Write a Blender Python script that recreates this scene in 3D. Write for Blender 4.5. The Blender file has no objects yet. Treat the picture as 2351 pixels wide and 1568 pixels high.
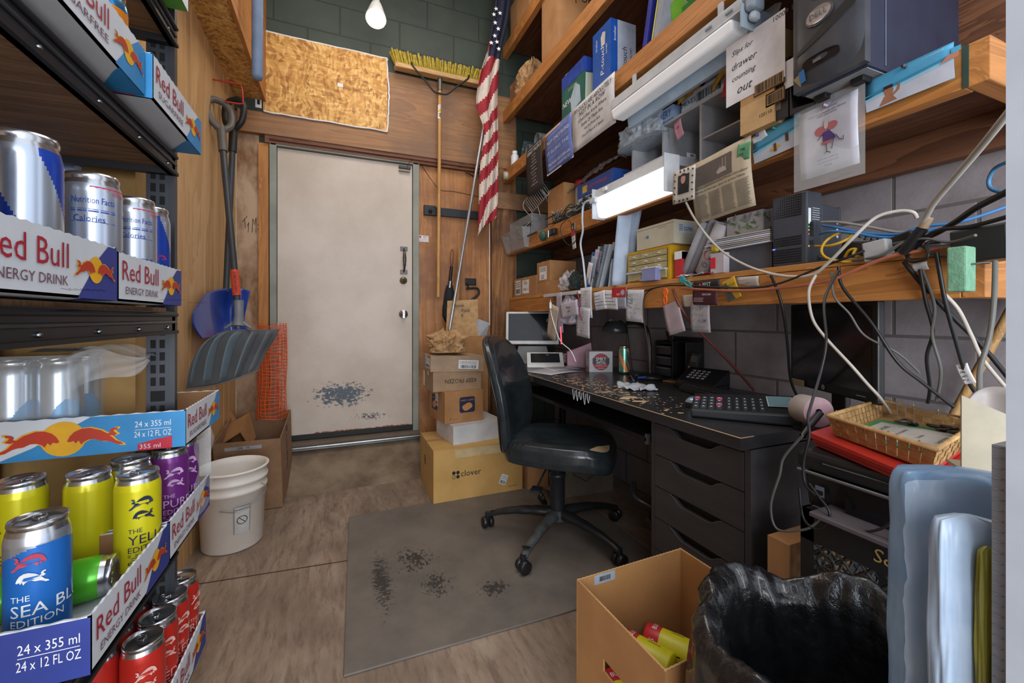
import bpy, bmesh, math, random
from mathutils import Vector, Matrix, Euler, noise
S = bpy.context.scene
COL = S.collection
rnd = random.Random(7)
# ---------------------------------------------------------------- camera, world, lights
F, CX, HY, H = 959.0, 1175.5, 730.0, 1.06       # focal length (px of 2351), axis column, horizon row, eye height
TH = math.radians(22.4); CO, SI = math.cos(TH), math.sin(TH)
cd = bpy.data.cameras.new('camera'); cam = bpy.data.objects.new('camera', cd); COL.objects.link(cam)
cam.location = (0, 0, H); cam.rotation_euler = (math.pi/2, 0, -TH)
cd.sensor_width = 36; cd.lens = F/2351*36; cd.shift_y = -(784-HY)/2351; cd.clip_start = .01
S.camera = cam
S.view_settings.view_transform = 'Standard'; S.view_settings.look = 'None'
S.view_settings.gamma = 1; S.view_settings.use_curve_mapping = False; S.view_settings.exposure = 0.0
W = bpy.data.worlds.new('world'); S.world = W; W.use_nodes = True
W.node_tree.nodes['Background'].inputs[0].default_value = (.86, .90, 1.0, 1)
W.node_tree.nodes['Background'].inputs[1].default_value = 1.55
def area(name, loc, target, sx, sy, power, col=(1, 1, 1)):
    l = bpy.data.lights.new(name, 'AREA'); l.shape = 'RECTANGLE'; l.size = sx; l.size_y = sy; l.energy = power; l.color = col
    o = bpy.data.objects.new(name, l); COL.objects.link(o); o.location = loc
    o.rotation_euler = (Vector(target)-Vector(loc)).to_track_quat('-Z', 'Y').to_euler(); return o
area('overhead_fill_light', (.5, 1.5, 3.62), (.5, 1.6, 0), 1.3, 1.6, 32, (1, .95, .88))  # unseen soft overhead light, added to brighten the room
area('rear_fill_light', (-.1, -1.7, 1.35), (.9, 2.2, .9), 2.0, 2.2, 105, (.93, .96, 1))  # added frontal fill from behind the camera, no window there; reaches under the shelves
def P(px, py, X=None, Y=None, Z=None):
    t = (px-CX)/F; s = (HY-py)/F
    d = Vector((SI+CO*t, CO-SI*t, s))
    k = X/d.x if X is not None else Y/d.y if Y is not None else (Z-H)/d.z
    return Vector((d.x*k, d.y*k, H+d.z*k))
# ---------------------------------------------------------------- materials
def lin(c):
    if isinstance(c, str): c = tuple(int(c[i:i+2], 16) for i in (0, 2, 4))
    r = [(v/255)/12.92 if v/255 <= .04045 else ((v/255+.055)/1.055)**2.4 for v in c]
    return (*r, 1)
MATS = {}
def _new(name):
    m = bpy.data.materials.new(name); m.use_nodes = True
    return m, m.node_tree, m.node_tree.nodes['Principled BSDF']
def coord(nt, scale=(1, 1, 1), swz=None, rot=(0, 0, 0)):
    tc = nt.nodes.new('ShaderNodeTexCoord'); out = tc.outputs['Object']
    if swz:
        sp = nt.nodes.new('ShaderNodeSeparateXYZ'); cb = nt.nodes.new('ShaderNodeCombineXYZ'); nt.links.new(out, sp.inputs[0])
        for i, ch in enumerate(swz): nt.links.new(sp.outputs['xyz'.index(ch)], cb.inputs[i])
        out = cb.outputs[0]
    mp = nt.nodes.new('ShaderNodeMapping'); nt.links.new(out, mp.inputs[0]); mp.inputs['Scale'].default_value = scale
    mp.inputs['Rotation'].default_value = rot
    return mp.outputs[0]
def ramp(nt, src, stops):
    r = nt.nodes.new('ShaderNodeValToRGB'); nt.links.new(src, r.inputs[0])
    e = r.color_ramp.elements
    while len(e) < len(stops): e.new(.5)
    for i, (p, c) in enumerate(stops): e[i].position = p; e[i].color = c
    return r.outputs[0]
def nz(nt, vec, scale, detail=6, rough=.6, dist=0):
    n = nt.nodes.new('ShaderNodeTexNoise'); nt.links.new(vec, n.inputs['Vector'])
    n.inputs['Scale'].default_value = scale; n.inputs['Detail'].default_value = detail
    n.inputs['Roughness'].default_value = rough; n.inputs['Distortion'].default_value = dist
    return n.outputs['Fac']
def mix(nt, fac, a, b, mode='MIX'):
    m = nt.nodes.new('ShaderNodeMix'); m.data_type = 'RGBA'; m.blend_type = mode
    for sock, v in ((0, fac), (6, a), (7, b)):
        if isinstance(v, (tuple, float, int)): m.inputs[sock].default_value = v
        else: nt.links.new(v, m.inputs[sock])
    return m.outputs[2]
def mth(nt, op, a, b=0.0, c=0.0):
    m = nt.nodes.new('ShaderNodeMath'); m.operation = op
    for i, v in enumerate((a, b, c)):
        if isinstance(v, (float, int)): m.inputs[i].default_value = v
        else: nt.links.new(v, m.inputs[i])
    return m.outputs[0]
def bump(nt, b, h, strength, dist=.01):
    n = nt.nodes.new('ShaderNodeBump'); n.inputs['Strength'].default_value = strength; n.inputs['Distance'].default_value = dist
    nt.links.new(h, n.inputs['Height']); nt.links.new(n.outputs[0], b.inputs['Normal'])
def M(c, rough=.55, metal=0, c2=None, sc=12, st=(1, 1, 1), bmp=0, coat=0, tr=0, al=1, em=0, det=5, lo=.35, hi=.65, ior=1.45):
    key = (str(c), rough, metal, str(c2), sc, st, bmp, coat, tr, al, em, det, lo, hi)
    if key in MATS: return MATS[key]
    m, nt, b = _new('mat_%d' % len(MATS)); MATS[key] = m
    b.inputs['Base Color'].default_value = lin(c); b.inputs['Roughness'].default_value = rough; b.inputs['Metallic'].default_value = metal
    b.inputs['Coat Weight'].default_value = coat; b.inputs['Transmission Weight'].default_value = tr; b.inputs['Alpha'].default_value = al
    b.inputs['IOR'].default_value = ior
    if em:
        b.inputs['Emission Color'].default_value = lin(c); b.inputs['Emission Strength'].default_value = em
    if c2 is None and not em and not tr:
        r_, g_, b_ = (tuple(int(c[i:i+2], 16) for i in (0, 2, 4)) if isinstance(c, str) else c)
        c2 = (int(r_*.9), int(g_*.9), int(b_*.9))
    if c2 is not None:
        v = coord(nt, st); f = nz(nt, v, sc, det)
        nt.links.new(ramp(nt, f, [(lo, lin(c)), (hi, lin(c2))]), b.inputs['Base Color'])
        if bmp: bump(nt, b, f, bmp)
    elif bmp:
        bump(nt, b, nz(nt, coord(nt, st), sc, det), bmp)
    return m
def wood(c, c2, axis='y', sc=9, rough=.6, knots=True, c3=None):
    key = ('wood', c, c2, axis, sc, c3)
    if key in MATS: return MATS[key]
    m, nt, b = _new('wood_%d' % len(MATS)); MATS[key] = m; b.inputs['Roughness'].default_value = rough
    st = {'x': (.09, 1, 1), 'y': (1, .09, 1), 'z': (1, 1, .09)}[axis]
    v = coord(nt, st)
    f = nz(nt, v, sc, 4, .6, 1.8); g = nz(nt, v, sc*9, 3)
    f2 = mth(nt, 'FRACT', mth(nt, 'MULTIPLY', f, 7.0))
    f3 = mth(nt, 'ADD', mth(nt, 'MULTIPLY', f2, .65), mth(nt, 'MULTIPLY', g, .35))
    col = ramp(nt, f3, [(.15, lin(c)), (.8, lin(c2))])
    if c3: col = mix(nt, ramp(nt, nz(nt, coord(nt), 2.3, 6), [(.45, (0, 0, 0, 1)), (.62, (.85, .85, .85, 1))]), col, lin(c3))
    nt.links.new(col, b.inputs['Base Color']); bump(nt, b, f3, .15, .004)
    return m
def block(name, c, c2, mortar, swz):
    m, nt, b = _new(name); v = coord(nt, (1, 1, 1), swz)
    br = nt.nodes.new('ShaderNodeTexBrick'); nt.links.new(v, br.inputs['Vector'])
    br.inputs['Scale'].default_value = 1; br.inputs['Brick Width'].default_value = .40; br.inputs['Row Height'].default_value = .20
    br.inputs['Mortar Size'].default_value = .006; br.inputs['Mortar Smooth'].default_value = .4
    br.inputs['Color1'].default_value = (0, 0, 0, 1); br.inputs['Color2'].default_value = (.25, .25, .25, 1); br.inputs['Mortar'].default_value = (1, 1, 1, 1)
    n1 = nz(nt, v, 4, 8, .65); n2 = nz(nt, v, 90, 4)
    base = mix(nt, ramp(nt, n1, [(.35, (0, 0, 0, 1)), (.65, (1, 1, 1, 1))]), lin(c), lin(c2))
    nt.links.new(mix(nt, br.outputs['Fac'], base, lin(mortar)), b.inputs['Base Color'])
    b.inputs['Roughness'].default_value = .6
    h = mth(nt, 'ADD', mth(nt, 'MULTIPLY', br.outputs['Fac'], -1.0), mth(nt, 'MULTIPLY', n2, .35)); bump(nt, b, h, .5, .004)
    return m
def patch(nt, ctr, rad, scale, thr, st=(1, 1, 1), soft=.03):
    """mask 0..1: flakes scattered round ctr within rad (object coordinates)"""
    v = coord(nt, st); n = nz(nt, v, scale, 6, .7)
    tc = nt.nodes.new('ShaderNodeTexCoord'); mp = nt.nodes.new('ShaderNodeMapping'); mp.vector_type = 'TEXTURE'
    nt.links.new(tc.outputs['Object'], mp.inputs[0]); mp.inputs['Location'].default_value = ctr; mp.inputs['Scale'].default_value = rad
    ln = nt.nodes.new('ShaderNodeVectorMath'); ln.operation = 'LENGTH'; nt.links.new(mp.outputs[0], ln.inputs[0])
    g = mth(nt, 'SUBTRACT', 1.0, ln.outputs['Value'])
    g = mth(nt, 'MAXIMUM', g, -3.0)
    h = mth(nt, 'ADD', n, mth(nt, 'MULTIPLY', g, .28))
    return ramp(nt, h, [(thr, (0, 0, 0, 1)), (thr+soft, (1, 1, 1, 1))])
def osb(name='osb'):
    m, nt, b = _new(name); tc = coord(nt, (1, 1, 1)); nn = nt.nodes.new('ShaderNodeTexNoise'); nt.links.new(tc, nn.inputs['Vector']); nn.inputs['Scale'].default_value = 5
    v = mix(nt, .12, tc, nn.outputs['Color']); mp = nt.nodes.new('ShaderNodeMapping'); nt.links.new(v, mp.inputs[0]); mp.inputs['Scale'].default_value = (62, 62, 17); mp.inputs['Rotation'].default_value = (0, .35, 0)
    vo = nt.nodes.new('ShaderNodeTexVoronoi'); nt.links.new(mp.outputs[0], vo.inputs['Vector']); vo.inputs['Scale'].default_value = 1.4
    mp2 = nt.nodes.new('ShaderNodeMapping'); nt.links.new(v, mp2.inputs[0]); mp2.inputs['Scale'].default_value = (20, 20, 66); mp2.inputs['Rotation'].default_value = (0, -.5, 0)
    vo2 = nt.nodes.new('ShaderNodeTexVoronoi'); nt.links.new(mp2.outputs[0], vo2.inputs['Vector']); vo2.inputs['Scale'].default_value = 1.1
    sp = nt.nodes.new('ShaderNodeSeparateColor'); nt.links.new(vo.outputs['Color'], sp.inputs[0])
    sp2 = nt.nodes.new('ShaderNodeSeparateColor'); nt.links.new(vo2.outputs['Color'], sp2.inputs[0])
    f = mth(nt, 'ADD', mth(nt, 'MULTIPLY', sp.outputs[0], .6), mth(nt, 'MULTIPLY', sp2.outputs[1], .4))
    nt.links.new(ramp(nt, f, [(.12, lin('8f5f26')), (.4, lin('b8853f')), (.62, lin('c9984f')), (.9, lin('dcb473'))]), b.inputs['Base Color'])
    b.inputs['Roughness'].default_value = .6; bump(nt, b, f, .35, .003); return m
# ---------------------------------------------------------------- mesh builder
TXT = {}
def txtmesh(s):
    if s not in TXT:
        c = bpy.data.curves.new('t', 'FONT'); c.body = s; c.size = 1; c.resolution_u = 2
        o = bpy.data.objects.new('t', c); me = bpy.data.meshes.new_from_object(o)
        vs = [v.co.copy() for v in me.vertices]; fs = [tuple(p.vertices) for p in me.polygons]
        bpy.data.objects.remove(o); bpy.data.curves.remove(c); bpy.data.meshes.remove(me)
        x0 = min(v.x for v in vs); x1 = max(v.x for v in vs); y0 = min(v.y for v in vs); y1 = max(v.y for v in vs)
        TXT[s] = (vs, fs, x0, x1, y0, y1)
    return TXT[s]
def frame(o, xd, up):
    x = Vector(xd).normalized(); u = Vector(up); n = x.cross(u).normalized(); u = n.cross(x)
    return Matrix(((x.x, u.x, n.x, o[0]), (x.y, u.y, n.y, o[1]), (x.z, u.z, n.z, o[2]), (0, 0, 0, 1)))
def RZ(a): return Matrix.Rotation(a, 4, 'Z')
def TR(*a): return Matrix.Translation(Vector(a if len(a) > 1 else a[0]))
def smooth_pts(pts, n=6):
    pts = [Vector(p) for p in pts]
    if len(pts) < 3: return pts
    out = []
    for i in range(len(pts)-1):
        p0 = pts[max(i-1, 0)]; p1 = pts[i]; p2 = pts[i+1]; p3 = pts[min(i+2, len(pts)-1)]
        for k in range(n):
            t = k/n
            out.append(.5*((2*p1)+(p2-p0)*t+(2*p0-5*p1+4*p2-p3)*t*t+(3*p1-p0-3*p2+p3)*t**3))
    out.append(pts[-1]); return out
class MB:
    def __init__(s, T=None): s.v = []; s.f = []; s.m = []; s.sm = []; s.mats = []; s.T = T or Matrix()
    def mi(s, m):
        if m not in s.mats: s.mats.append(m)
        return s.mats.index(m)
    def add(s, vs, fs, m, sm=False):
        k = len(s.v); s.v += [s.T @ Vector(v) for v in vs]; i = s.mi(m)
        for f in fs: s.f.append([a+k for a in f]); s.m.append(i); s.sm.append(sm)
        return s
    def hexa(s, c, m):  # 8 corners: bottom 4 ccw then top 4
        return s.add(c, [(3, 2, 1, 0), (4, 5, 6, 7), (0, 1, 5, 4), (1, 2, 6, 5), (2, 3, 7, 6), (3, 0, 4, 7)], m)
    def box(s, a, b, m):
        (x0, y0, z0), (x1, y1, z1) = a, b
        x0, x1 = min(x0, x1), max(x0, x1); y0, y1 = min(y0, y1), max(y0, y1); z0, z1 = min(z0, z1), max(z0, z1)
        return s.hexa([(x0, y0, z0), (x1, y0, z0), (x1, y1, z0), (x0, y1, z0), (x0, y0, z1), (x1, y0, z1), (x1, y1, z1), (x0, y1, z1)], m)
    def cbox(s, c, sz, m): return s.box([c[i]-sz[i]/2 for i in range(3)], [c[i]+sz[i]/2 for i in range(3)], m)
    def tube(s, pts, r, m, n=8, sm=True, smooth=0, cap=True, flat=1):
        pts = smooth_pts(pts, smooth) if smooth else [Vector(p) for p in pts]
        rr = r if isinstance(r, (list, tuple)) else [r]*len(pts)
        if len(rr) != len(pts): rr = [rr[min(int(i*len(rr)/len(pts)), len(rr)-1)] for i in range(len(pts))]
        vs = []; fs = []; N = None
        for i, p in enumerate(pts):
            t = (pts[min(i+1, len(pts)-1)]-pts[max(i-1, 0)])
            t = t.normalized() if t.length > 1e-9 else Vector((0, 0, 1))
            if N is None:
                N = t.orthogonal().normalized()
                if abs(t.z) < .9: N = t.cross(Vector((0, 0, 1))).normalized()
            else:
                N = (N-t*N.dot(t)); N = N.normalized() if N.length > 1e-6 else t.orthogonal().normalized()
            B = t.cross(N)
            for k in range(n):
                a = 2*math.pi*k/n; vs.append(p+(N*math.cos(a)+B*math.sin(a)*flat)*rr[i])
        for i in range(len(pts)-1):
            for k in range(n):
                a = i*n+k; b = i*n+(k+1) % n; fs.append((a, b, b+n, a+n))
        s.add(vs, fs, m, sm)
        if cap:
            q = len(pts)-1; s.add(vs[:n], [tuple(range(n))[::-1]], m); s.add(vs[q*n:], [tuple(range(n))], m)
        return s
    def lathe(s, prof, m, n=32, sm=True, fn=None, mf=None):
        vs = []; fs = []; ms = []
        for r, z in prof:
            for k in range(n):
                a = 2*math.pi*k/n; v = Vector((r*math.cos(a), r*math.sin(a), z)); vs.append(fn(v) if fn else v)
        for i in range(len(prof)-1):
            for k in range(n):
                a = i*n+k; b = i*n+(k+1) % n; fs.append((a, b, b+n, a+n)); ms.append(mf(i, k) if mf else m)
        k0 = len(s.v); s.v += [s.T @ v for v in vs]
        for f, mm in zip(fs, ms): s.f.append([a+k0 for a in f]); s.m.append(s.mi(mm)); s.sm.append(sm)
        return s
    def disc(s, r, z, m, n=32, c=(0, 0), ry=None):
        return s.add([(c[0]+r*math.cos(2*math.pi*k/n), c[1]+(ry or r)*math.sin(2*math.pi*k/n), z) for k in range(n)], [tuple(range(n))], m)
    def poly(s, pts, m, z=0, fn=None):
        vs = [Vector((p[0], p[1], z)) for p in pts]
        if fn: vs = [fn(v) for v in vs]
        return s.add(vs, [tuple(range(len(pts)))], m)
    def rect(s, x0, y0, x1, y1, m, z=0, fn=None): return s.poly([(x0, y0), (x1, y0), (x1, y1), (x0, y1)], m, z, fn)
    def prism(s, pts, z0, z1, m):
        n = len(pts); vs = [(p[0], p[1], z0) for p in pts]+[(p[0], p[1], z1) for p in pts]
        return s.add(vs, [tuple(range(n))[::-1], tuple(range(n, 2*n))]+[(i, (i+1) % n, n+(i+1) % n, n+i) for i in range(n)], m)
    def grid(s, fn, nu, nv, m, sm=True, mf=None, wrap=False):
        vs = [fn(i/nu, j/nv) for j in range(nv+1) for i in range(nu+1)]; k0 = len(s.v); s.v += [s.T @ Vector(v) for v in vs]
        for j in range(nv):
            for i in range(nu):
                a = j*(nu+1)+i; s.f.append([k0+a, k0+a+1, k0+a+nu+2, k0+a+nu+1]); s.m.append(s.mi(mf(i/nu, j/nv) if mf else m)); s.sm.append(sm)
        return s
    def text(s, t, x, y, h, m, w=None, z=.0006, al='c', fn=None, slant=0, maxw=None):
        vs, fs, x0, x1, y0, y1 = txtmesh(t); k = h/(y1-y0) if y1 > y0 else h
        kx = k if w is None else w/(x1-x0)
        if maxw and kx*(x1-x0) > maxw: kx = maxw/(x1-x0)
        wd = (x1-x0)*kx; ox = x-(wd/2 if al == 'c' else 0 if al == 'l' else wd)
        out = []
        for v in vs:
            yy = (v.y-y0)*k; p = Vector((ox+(v.x-x0)*kx+yy*slant, y+yy, z)); out.append(fn(p) if fn else p)
        return s.add(out, fs, m)
    def ball(s, c, r, m, n=12, sc=(1, 1, 1), fn=None):
        nu, nv = n*2, n
        def f(u, v):
            a = 2*math.pi*u; b = math.pi*(v-.5)
            d = Vector((math.cos(a)*math.cos(b), math.sin(a)*math.cos(b), math.sin(b)))
            k = fn(d) if fn else 1
            return Vector(c)+Vector((d.x*sc[0], d.y*sc[1], d.z*sc[2]))*r*k
        return s.grid(f, nu, nv, m)
    def build(s, name, parent=None, bevel=0, sub=0, solid=0, kind=None):
        me = bpy.data.meshes.new(name)
        if parent is not None: inv = parent['_w'].inverted(); org = None
        else:
            xs = [v.x for v in s.v]; ys = [v.y for v in s.v]; zs = [v.z for v in s.v]
            org = Vector(((min(xs)+max(xs))/2, (min(ys)+max(ys))/2, min(zs))) if kind != 'world' else Vector((0, 0, 0)); inv = Matrix.Translation(-org)
        me.from_pydata([inv @ v for v in s.v], [], s.f)
        for m in s.mats: me.materials.append(m)
        for p, mi_, sm in zip(me.polygons, s.m, s.sm): p.material_index = mi_; p.use_smooth = sm
        me.update()
        o = bpy.data.objects.new(name, me); COL.objects.link(o)
        if bevel or sub or solid:
            bm = bmesh.new(); bm.from_mesh(me); bmesh.ops.remove_doubles(bm, verts=bm.verts, dist=1e-5); bmesh.ops.recalc_face_normals(bm, faces=bm.faces) if bevel else None; bm.to_mesh(me); bm.free()
        if solid:
            q = o.modifiers.new('solid', 'SOLIDIFY'); q.thickness = solid; q.offset = 0
        if bevel:
            q = o.modifiers.new('bevel', 'BEVEL'); q.width = bevel; q.segments = 2; q.limit_method = 'ANGLE'; q.angle_limit = .8
        if sub:
            q = o.modifiers.new('sub', 'SUBSURF'); q.levels = sub; q.render_levels = sub
        if parent is not None:
            o.parent = parent['_o']; W_[o.name] = parent['_w']
        else: o.location = org; W_[o.name] = Matrix.Translation(org)
        return {'_o': o, '_w': W_[o.name]}
W_ = {}
def thing(name, label, cat, loc=(0, 0, 0), rot=0, group=None):
    o = bpy.data.objects.new(name, None); COL.objects.link(o); o.empty_display_size = .05
    Mx = TR(*loc) @ (rot if isinstance(rot, Matrix) else RZ(rot)); o.matrix_world = Mx
    o['label'] = label; o['category'] = cat
    if group: o['group'] = group
    return {'_o': o, '_w': Mx}
def tag(h, label, cat, group=None, kind=None):
    o = h['_o']; o['label'] = label; o['category'] = cat
    if group: o['group'] = group
    if kind: o['kind'] = kind
    return h
def struct(h): h['_o']['kind'] = 'structure'; return h
CACHE = {}
def inst(key, fn, name, label, cat, loc, rot=None, group=None):
    """one kind built once; later ones copy every object of it"""
    Mx = TR(*loc) @ (rot if isinstance(rot, Matrix) else RZ(rot or 0))
    if key not in CACHE:
        t = thing(name, label, cat, loc, rot if rot is not None else 0, group); fn(t); CACHE[key] = t['_o']; return t
    src = CACHE[key]; r = src.copy(); COL.objects.link(r); r.matrix_world = Mx; r['label'] = label; r['category'] = cat
    if group: r['group'] = group
    elif 'group' in r: del r['group']
    for ch in list(src.children):
        c = ch.copy(); COL.objects.link(c); c.parent = r
        for g in ch.children: d = g.copy(); COL.objects.link(d); d.parent = c
    return {'_o': r, '_w': Mx}
def part(t, name, mb, label=None, **k):
    h = mb.build(name, t, **k)
    if label: h['_o']['label'] = label
    return h
def L(t): return MB(t['_w'])          # builder in a thing's own frame
# ---------------------------------------------------------------- shared materials
WHITE = M('e2e4e6', .5); PAPER = M('dcdde2', .8); BLACK = M('17181a', .45); DARK = M('2a2c2f', .5); CARD = M('a87c52', .85, c2='94693f', sc=6); CARDIN = M('9a7350', .9, c2='8b6544', sc=6)
CARDY = M('c09a5c', .85, c2='b38c50', sc=5); INK = M('1b1c22', .7); INKB = M('20283f', .7); RED = M('b3121f', .5); STEEL = M('9aa0a5', .3, 1); CHROME = M('c8cace', .18, 1)
PINE = wood('b67a3e', '95602c', 'y', 8); PINEX = wood('b67a3e', '95602c', 'x', 8); PINEZ = wood('c08a50', 'a0662f', 'z', 8); DWOOD = wood('7a5036', '573522', 'y', 7); DWOODX = wood('7a5036', '573522', 'x', 7)
BROWNINK = M('55391f', .8); RACKM = M('26282c', .45, .3); BLKPL = M('1b1c1f', .35); CLEARM = M('e8eef2', .12, al=.28, c2='dfe6ea'); GREYPL = M('5e656b', .5)
# ---------------------------------------------------------------- setting
YB, YU, XR, XL = 3.16, 3.10, 1.70, -.615
m, nt, b = _new('worn_floor')
v = coord(nt, (1, .28, 1), rot=(0, 0, 1.1)); f = nz(nt, v, 7, 8, .68, 1.2); g = nz(nt, coord(nt), 2.2, 7, .6); k = nz(nt, coord(nt, (1, .2, 1), rot=(0, 0, 1.1)), 40, 4, .7)
c = ramp(nt, f, [(.28, lin('6f5e50')), (.5, lin('8f7c6b')), (.72, lin('a99885'))]); c = mix(nt, ramp(nt, g, [(.4, (0, 0, 0, 1)), (.66, (.6, .6, .6, 1))]), c, lin('66564a'))
c = mix(nt, ramp(nt, k, [(.36, (.55, .55, .55, 1)), (.5, (0, 0, 0, 1))]), c, lin('5b4a3e'))
nt.links.new(c, b.inputs['Base Color']); b.inputs['Roughness'].default_value = .62; bump(nt, b, k, .25, .003)
FLOORM = m
mb = MB(); mb.box((-.7, -2.2, -.05), (1.78, YB, 0), FLOORM)
for (x0, y0, x1, y1) in ((-.615, 2.02, .62, 1.9), (-.3, .92, 1.2, .62)):   # seams between the floor sheets
    mb.add([(x0, y0, .0008), (x1, y1, .0008), (x1, y1+.006, .0008), (x0, y0+.006, .0008)], [(0, 1, 2, 3)], M('3a2e26', .9))
struct(mb.build('floor', kind='world'))
GREEN = block('green_block', '364138', '2c362f', '242c27', 'xzy'); GREYB = block('grey_block', '8f898c', '756d6e', '5f5857', 'yzx')
struct(MB().box((-.7, YB, 0), (1.78, YB+.1, 3.7), GREEN).build('wall_back', kind='world'))
m, nt, b = _new('right_wall_block')
struct(MB().box((XR, .2, 0), (XR+.1, YB, 3.7), GREYB).build('wall_right', kind='world'))
PANEL = wood('cfa878', 'bb9160', 'z', 4, .5)
mb = MB(); y = -.4; bw = [.21, .17, .19, .12, .2]; i = 0
mb.box((XL-.1, -.4, 0), (XL-.006, YB, 3.7), M('5b3d24', .8))
while y < YB:
    w = bw[i % 5]; i += 1; y1 = min(y+w, YB); mb.box((XL-.006, y+.0045, 0), (XL, y1-.0045, 2.47), PANEL); y = y1
mb.box((XL-.006, YB-.02, 0), (XL+.004, YB, 2.46), M('cdbba5', .7))
struct(mb.build('wall_left', kind='world'))
struct(MB().box((-.72, .1, 3.7), (1.8, 3.3, 3.78), M('b7b2a8', .8)).build('ceiling', kind='world'))
OSB = osb()
PLY = wood('b98350', '9c6635', 'z', 4, .55, c3='7c5030'); PLYX = wood('9a7048', '80593a', 'x', 4, .6, c3='745843')
# soffit of oriented-strand board over the left wall
mb = MB(); mb.box((XL, .9, 2.46), (-.455, YU, 2.475), OSB); mb.box((-.455, .9, 2.45), (-.44, YU, 3.7), PINE)
struct(mb.build('trim_1', kind='world'))
# upper timber-and-plywood band above the door
a = P(893, 165, Y=YU); zt = a.z
mb = MB(); mb.box((-.60, YU, 2.25), (1.3, YB, 2.385), PLYX); mb.box((.28, YU, 2.385), (1.3, YB, zt), PLYX); mb.box((XL, YU, 2.385), (.28, YB, 3.0), GREEN); mb.box((-.62, YU-.0, 3.0), (1.7, YB, 3.7), GREEN); mb.box((.28, YU, zt), (1.7, YB, 3.0), GREEN)
mb.box((-.45, YU+.01, 2.20), (1.28, YB-.002, 2.25), DWOODX)
for z_, y_ in ((2.225, YU+.005), (2.205, YU+.022)): mb.tube([(-.42, y_, z_), (1.1, y_, z_)], .008, M('6b3a22', .4), 8)
struct(mb.build('trim_2', kind='world'))
# osb sheet screwed over the opening, with a bead of white filler round it
q = [P(605, 72, Y=YU), P(889, 137, Y=YU), P(888, 303, Y=YU), P(603, 258, Y=YU)]
x0, x1, z0, z1 = q[0].x, q[1].x, q[2].z, q[0].z
mb = MB(); mb.box((x0, YU-.012, z0), (x1, YU, z1), OSB)
pts = [(x0, z0), (x1, z0), (x1+.012, (z0+z1)/2), (x1-.004, z1-.03), (x1, z1), (x0, z1)]; rr = random.Random(2)
for (u0, v0), (u1, v1) in zip(pts[:-1], pts[1:]):
    n = 14; mb.tube([(u0+(u1-u0)*k/n+rr.uniform(-.003, .003), YU-.008, v0+(v1-v0)*k/n+rr.uniform(-.003, .003)) for k in range(n+1)], .006, WHITE, 6)
mb.box((x0-.045, YU-.004, z0+.02), (x0-.01, YU, z0+.08), WHITE); mb.box((x0-.035, YU-.006, z0+.04), (x0-.02, YU, z0+.075), INK)
mb.box((x0+.44, YU-.014, z0+.25), (x0+.475, YU-.012, z0+.275), WHITE)
struct(mb.build('trim_3', kind='world'))
# plywood right of the door, stained board and post left of it, rough post in the corner
dl = P(620, 500, Y=YB).x; dr = P(960, 500, Y=YB).x
struct(MB().box((dr, YB-.012, 0), (1.11, YB, 2.25), PLY).build('trim_4', kind='world'))
STAIN = M('b39a80', .8, c2='7d5a3c', sc=7, st=(1, 1, .5), det=8, lo=.42, hi=.62)
mb = MB(); mb.box((XL, YB-.012, 0), (dl-.062, YB, 2.26), STAIN)
c0 = P(575, 520, Y=YB-.013)
mb.T = frame(c0, (1, 0, 0), (0, 0, 1))
for st in ([(-.05, .02), (-.02, .05)], [(-.037, .037), (-.03, -.01)], [(-.02, .0), (-.01, .02)], [(-.01, .02), (-.014, -.03)], [(.01, -.03), (.015, .04), (.025, .01), (.035, .045), (.035, -.03)], [(.055, .02), (.045, .01), (.055, 0), (.045, -.01), (.055, -.02)]):
    mb.tube([(x*.9, y*1.3, 0) for x, y in st], .0016, INK, 5)
struct(mb.build('trim_5', kind='world'))
struct(MB().box((dl-.062, YB-.03, 0), (dl-.004, YB, 2.2), wood('b87c3e', '9a632c', 'z', 6)).build('trim_6', kind='world'))
ROUGH = wood('a47444', '6a4324', 'z', 3.2, .75, c3='4d3120')
mb = MB()
def fpost(u, v):
    x = 1.11+.21*u; z = 3.0*v; return Vector((x, YB-.045+.022*noise.noise(Vector((x*9, 1, z*3)))+.006*noise.noise(Vector((x*60, 3, z*5))), z))
mb.grid(fpost, 24, 90, ROUGH, sm=True); mb.box((1.115, YB-.03, 0), (1.32, YB, 3.0), ROUGH)
struct(mb.build('trim_7', kind='world'))
struct(MB().box((1.1, YB-.018, 1.0), (1.106, YB-.012, 2.2), WHITE).build('trim_8', kind='world'))
# ramp up to the sill
RAMP = M('84735f', .8, c2='5c4b3c', sc=5, det=8)
mb = MB(); xa, xb = P(656, 1100, Y=2.95).x, P(975, 1080, Y=2.95).x
mb.add([(xa-.1, 2.78, 0), (xb, 2.78, 0), (xb, 3.10, .19), (xa-.1, 3.10, .19), (xa-.1, 3.10, 0), (xb, 3.10, 0)], [(0, 1, 2, 3), (0, 3, 4), (1, 5, 2), (3, 2, 5, 4), (0, 4, 5, 1)], RAMP)
mb.box((xa-.1, 3.10, 0), (xb+.03, YB, .20), RAMP)
struct(mb.build('trim_9', kind='world'))
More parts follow.
